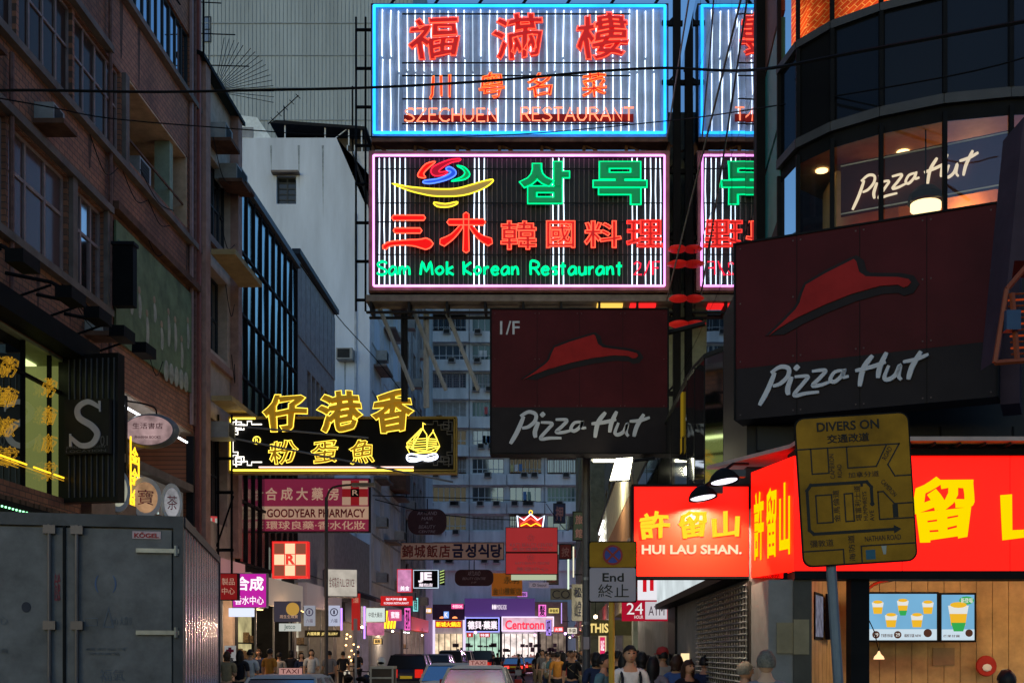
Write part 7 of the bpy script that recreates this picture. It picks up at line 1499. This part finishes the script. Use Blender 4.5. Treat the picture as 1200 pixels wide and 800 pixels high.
for i, (px, Y, c) in enumerate(spots):
    hr = rg.choice(['short','short','bob','long']); rz = rg.choice([0,10,-15,180,170,195])
    bag = rg.choice([None,None,'back','shoulder']); lab = '%s person in %s%s %s' % ({'short':'short-haired','bob':'bob-haired','long':'long-haired'}[hr], words_[c], {'back':' with backpack','shoulder':' with shoulder bag',None:''}[bag], 'facing us' if abs(rz) < 90 else 'walking away')
    lab = lab.replace(' person in', ' pedestrian in'); lab += ', '+('by the grey post' if px > 676 else 'mid pavement' if px > 655 else 'near the kerb')+(' up close' if Y < 38 else ' far off' if Y > 60 else '')
    used[lab] = used.get(lab, 0)+1
    if used[lab] > 1: lab += ', deeper in'
    person(lab, px, Y, rg.choice([0,1,2,3,4]), rz, c, rg.choice(['navy','black','khaki']), hr, rg.choice([0,0,1]), 1.58+.2*rg.random(), rg.choice([0,1]), bag, group='people on the crowded pavement')
# left pavement
for px, Y, c, hr, rz, lab, hc in ((266,26.5,'khaki','bob',190,'brown-haired person in khaki by the truck front',1),(281,27,'black','long',180,'long-haired woman in black beside the truck',0),(293,28,'white','short',175,'short-haired man in white shirt and dark bag before the medicine shop',0),
    (316,32,'orange','short',160,'man in an orange shirt under the round-emblem poster',0),(327,34,'stripe','short',185,'man in striped top passing the jewellery shop',0),(341,36,'black','bob',180,'woman in black outside the olive-tinted shop',0),(353,36,'navy','long',20,'long-haired woman in navy facing the camera',0),(365,35,'white','bob',10,'woman in white top beneath the pale posters',0),
    (386,37,'grey','short',185,'tall man in grey by the shop corner pillar',0),(402,42,'black','short',190,'man in black near the motorcycles',0),(419,47,'black','short',170,'man in black before the candle-lit shop',0),(303,34,'navy','bob',0,'woman in navy standing at the medicine shop door',1)):
    person(lab, px, Y, rg.choice([0,4,3]), rz, c, rg.choice(['navy','black']), hr, hc, 1.66+.12*rg.random(), rg.choice([0,1]), rg.choice([None,'shoulder']), group='people on the shop-side pavement', X_=min(wx(px,Y),-6.8-.0))
# road crossers and far group
person('man in dark clothes striding across the road with a white carrier bag', 608, 64, 1, -90, 'black', 'black', 'short', 0, 1.74, 0, 'hand'); person('tall dark figure standing by the black van', 583, 68, 0, 180, 'black', 'black', 'short', 0, 1.8)
person('figure in dark coat waiting left of the crossing man', 578, 70, 4, 160, 'navy', 'black', 'short', 0, 1.72); person('person in blue jacket beside the far taxis', 632, 80, 0, 90, 'blue', 'black', 'short', 0, 1.72)
far = [(596,108),(603,110),(611,107),(618,111),(626,108),(634,106),(641,109),(590,109),(572,106),(560,109),(552,107),(607,113.6),(622,113.8),(538,108),(645,98),(650,92)]
fl_ = ['pink','white','black','red','grey','blue','teal','navy','khaki','stripe','white','black','red','white','grey','black']
fw_ = ['under the red script sign','beneath the arched pink sign','below the purple fascia edge','near the blue-bordered sign']
for i, (px, Y) in enumerate(far):
    person('distant figure in %s %s' % (words_[fl_[i]], 'under the arched pink sign' if 588 < px < 648 else 'by the blue-bordered sign' if px > 545 and px < 588 else 'at the end of the pavement crowd' if px > 640 else 'by the yellow character sign')+(' in front' if Y < 108 else ' deep in' if Y > 113.7 else ' at the shop door' if Y > 110.5 else ''), px, Y, rg.choice([0,1,2]), rg.choice([0,90,180,-90]), fl_[i], 'black', rg.choice(['short','bob']), 0, 1.6+.15*rg.random(), 0, group='distant people at the street end')
